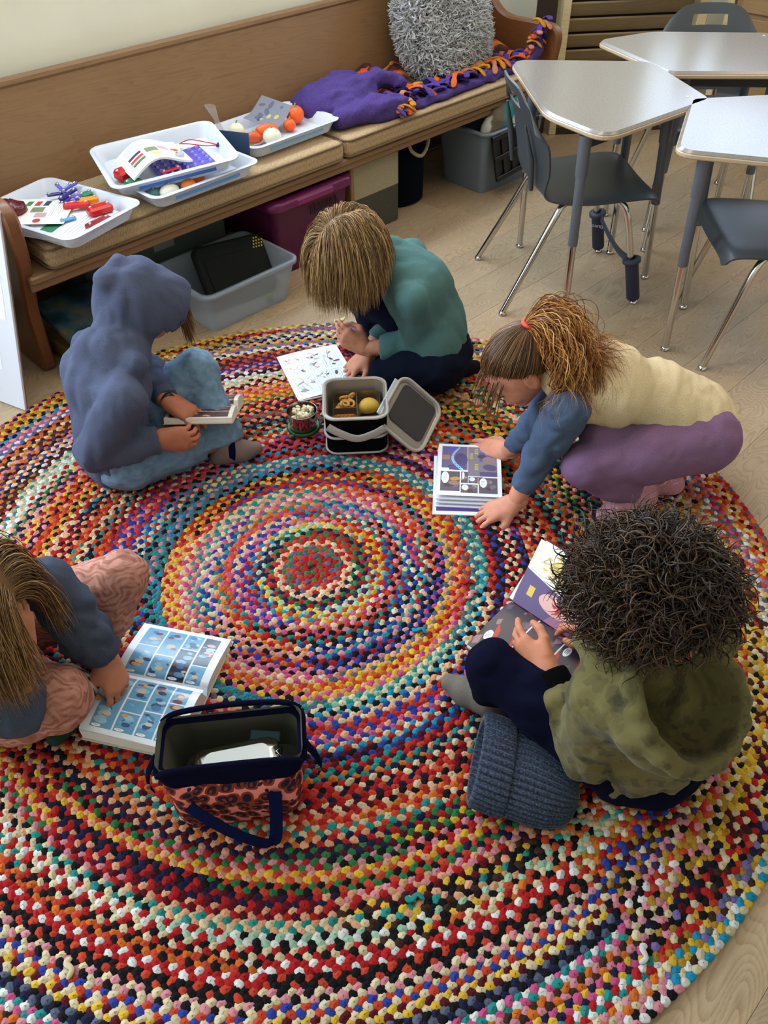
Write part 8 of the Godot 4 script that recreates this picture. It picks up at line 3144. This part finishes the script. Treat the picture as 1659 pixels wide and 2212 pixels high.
func stripes() -> void:
	var fw := Vector3(0.95, 0, -0.25)
	var lf := Vector3(-0.25, 0, -0.95)
	var pel := Vector3(-0.935, 0.105, -1.035)
	var belly := Vector3(-0.925, 0.20, -1.030)
	var chest := Vector3(-0.895, 0.305, -1.020)
	var neck := Vector3(-0.850, 0.400, -1.000)
	var root := person("child with long fair hair and pink striped trousers at the left picture edge", Vector3(pel.x, 0, pel.z))
	var h := Head.new(P(-75, 1295, 0.470), Vector3(0.68, -0.72, 0.02), Vector3(0.66, 0.74, 0.0))
	var shl := P(100, 1262, 0.345)
	var shr := chest - lf * 0.12 + Vector3(0.02, 0.045, 0)
	var ell_ := P(185, 1370, 0.215)
	var wrl := P(226, 1418, 0.140)
	var elr := P(30, 1530, 0.225)
	var wrr := P(48, 1405, 0.345)
	var hipl := pel + lf * 0.08 + fw * 0.02
	var hipr := pel - lf * 0.08 + fw * 0.02
	var knl := P(262, 1245, 0.235)
	var anl := P(205, 1405, 0.055)
	var knr := P(120, 1510, 0.155)
	var anr := P(160, 1490, 0.060)
	var toer := P(120, 1590, 0.045)
	var lo := Vector3(-1.16, 0.0, -1.40)
	var hi := Vector3(-0.46, 0.66, -0.70)
	var m := MB.new()
	var f := Field.new(lo, hi, 0.012)
	torso(f, pel, belly, chest, neck, lf, 0.86)
	f.cap(neck, h.at(Vector3(0, -0.05, -0.03)), 0.042, 0.042)
	f.chain([shl, ell_, wrl], [0.036, 0.032, 0.022])
	f.chain([shr, elr, wrr], [0.036, 0.032, 0.022])
	f.chain([hipl, knl, anl], [0.05, 0.04, 0.028])
	f.chain([hipr, knr, anr], [0.05, 0.04, 0.028])
	f.into(m)
	head(m, h)
	hand(m, wrl, P(250, 1472, 0.092) - wrl, Vector3(0.55, 0.75, 0.10), 1.0, [0.9, 0.95, 1.0, 1.1], 0.05, 0.98, 0.7)
	hand(m, wrr, Vector3(0.12, 0.95, -0.20), Vector3(0.75, -0.1, 0.55), -1.0, [0.5, 0.55, 0.6, 0.65], 0.08, 0.98, 0.2)
	f = Field.new(Vector3(-0.90, 0.1, -1.1), Vector3(-0.5, 0.5, -0.74), 0.006)
	f.chain([elr.lerp(wrr, 0.4), wrr], [0.032, 0.0235], 0.01)
	f.into(m)
	wear("body", m, skin(Color(0.74, 0.50, 0.38)), root)
	f = Field.new(lo, hi, 0.0065)
	torso(f, pel + Vector3(0, 0.01, 0), belly, chest, neck, lf, 1.04)
	f.chain([chest, neck], [0.105, 0.07], 0.04)
	f.chain([shl, shl.lerp(ell_, 0.5), ell_, ell_.lerp(wrl, 0.6), wrl], [0.060, 0.056, 0.052, 0.046, 0.040], 0.024)
	f.chain([shr, elr, elr.lerp(wrr, 0.5)], [0.060, 0.056, 0.050], 0.024)
	f.rough(folds(43, 11.0), 0.008, Vector3(0.8, 0.8, 1.0))
	f.rough(folds(44, 20.0), 0.003, Vector3(1.2, 0.7, 1.0))
	f.cut(ell_.lerp(wrl, 0.92), wrl - ell_, 0.06)
	f.cut(elr.lerp(wrr, 0.42), wrr - elr, 0.06)
	f.floor_at(0.02)
	m = MB.new()
	f.into(m)
	wear("sweatshirt", m, cloth(Color(0.28, 0.305, 0.36), 0.09, 0.3), root)
	f = Field.new(lo, hi, 0.0065)
	f.ell(pel + Vector3(0, -0.02, 0), Basis(lf, Vector3.UP, fw), Vector3(0.135, 0.09, 0.12), 0.03)
	f.chain([hipl, hipl.lerp(knl, 0.5), knl], [0.086, 0.078, 0.060], 0.03)
	f.chain([knl, knl.lerp(anl, 0.5), anl], [0.056, 0.056, 0.046], 0.02)
	f.chain([hipr, hipr.lerp(knr, 0.55), knr], [0.090, 0.092, 0.074], 0.03)
	f.chain([knr, anr], [0.064, 0.046], 0.02)
	f.rough(folds(48, 9.0), 0.005)
	f.rough(folds(49, 18.0), 0.002)
	f.floor_at(0.014)
	m = MB.new()
	f.into(m)
	wear("trousers", m, zebra(), root, "pink trousers with brown wavy stripes")
	m = MB.new()
	f = Field.new(lo, Vector3(-0.46, 0.3, -0.70), 0.005)
	foot(f, anr, toer, Vector3.DOWN)
	f.cap(anr, anr.lerp(knr, 0.4) + Vector3(0.02, 0, -0.01), 0.036, 0.042, 0.012)
	f.floor_at(0.014)
	f.into(m)
	var ax := (toer - anr)
	for i in m.v.size():
		var d := (m.v[i] - anr).dot(ax.normalized())
		var band := fposmod(d * 55.0 + 0.25, 1.0) < 0.5
		m.c[i] = lin(Color(0.04, 0.20, 0.13)) if d > 0.045 or band else lin(Color(0.80, 0.78, 0.70))
	var vm := StandardMaterial3D.new()
	vm.vertex_color_use_as_albedo = true
	vm.roughness = 0.95
	wear("sock", m, vm, root, "green and white striped sock")
	var fair := [Color(0.56, 0.41, 0.25), Color(0.46, 0.33, 0.19), Color(0.66, 0.51, 0.32), Color(0.38, 0.26, 0.15)]
	hair_cap(h, root, Color(0.42, 0.30, 0.17), 1.0)
	drape(h, root, {"seed": 6, "count": 4600, "front": 0.36, "low": -0.5, "length": 0.215, "steps": 13, "comb": func(d): return Vector3(d.x * 0.5 + (0.6 if d.x > 0.0 else -0.6), -0.1, d.z * 0.3 - 0.4), "colors": fair, "width": 0.0012, "gravity": 0.38, "volume": 0.16, "lift": 0.15, "messy": 0.14, "curl": 0.003, "turns": 1.0, "solids": [[chest, neck, 0.10, 0.06], [shr, elr, 0.06, 0.055]]})


func zebra() -> StandardMaterial3D:
	var n := 384
	var img := Image.create(n, n, false, Image.FORMAT_RGB8)
	var a := FastNoiseLite.new()
	a.frequency = 1.0
	a.seed = 6
	a.fractal_octaves = 2
	for y in n:
		for x in n:
			var u := float(x) / n * TAU
			var v := float(y) / n * TAU
			var w := a.get_noise_3d(cos(u) * 0.55, sin(u) * 0.55 + cos(v) * 0.55, sin(v) * 0.55)
			var s := sin(v * 11.0 + w * 13.0 + 1.2 * sin(u * 2.0))
			img.set_pixel(x, y, Color(0.72, 0.52, 0.46) if s < 0.15 else Color(0.58, 0.37, 0.30))
	var m := tex_mat(ImageTexture.create_from_image(img), 0.95, 0.15)
	m.uv1_triplanar = true
	m.uv1_scale = Vector3.ONE * 4.2
	return m
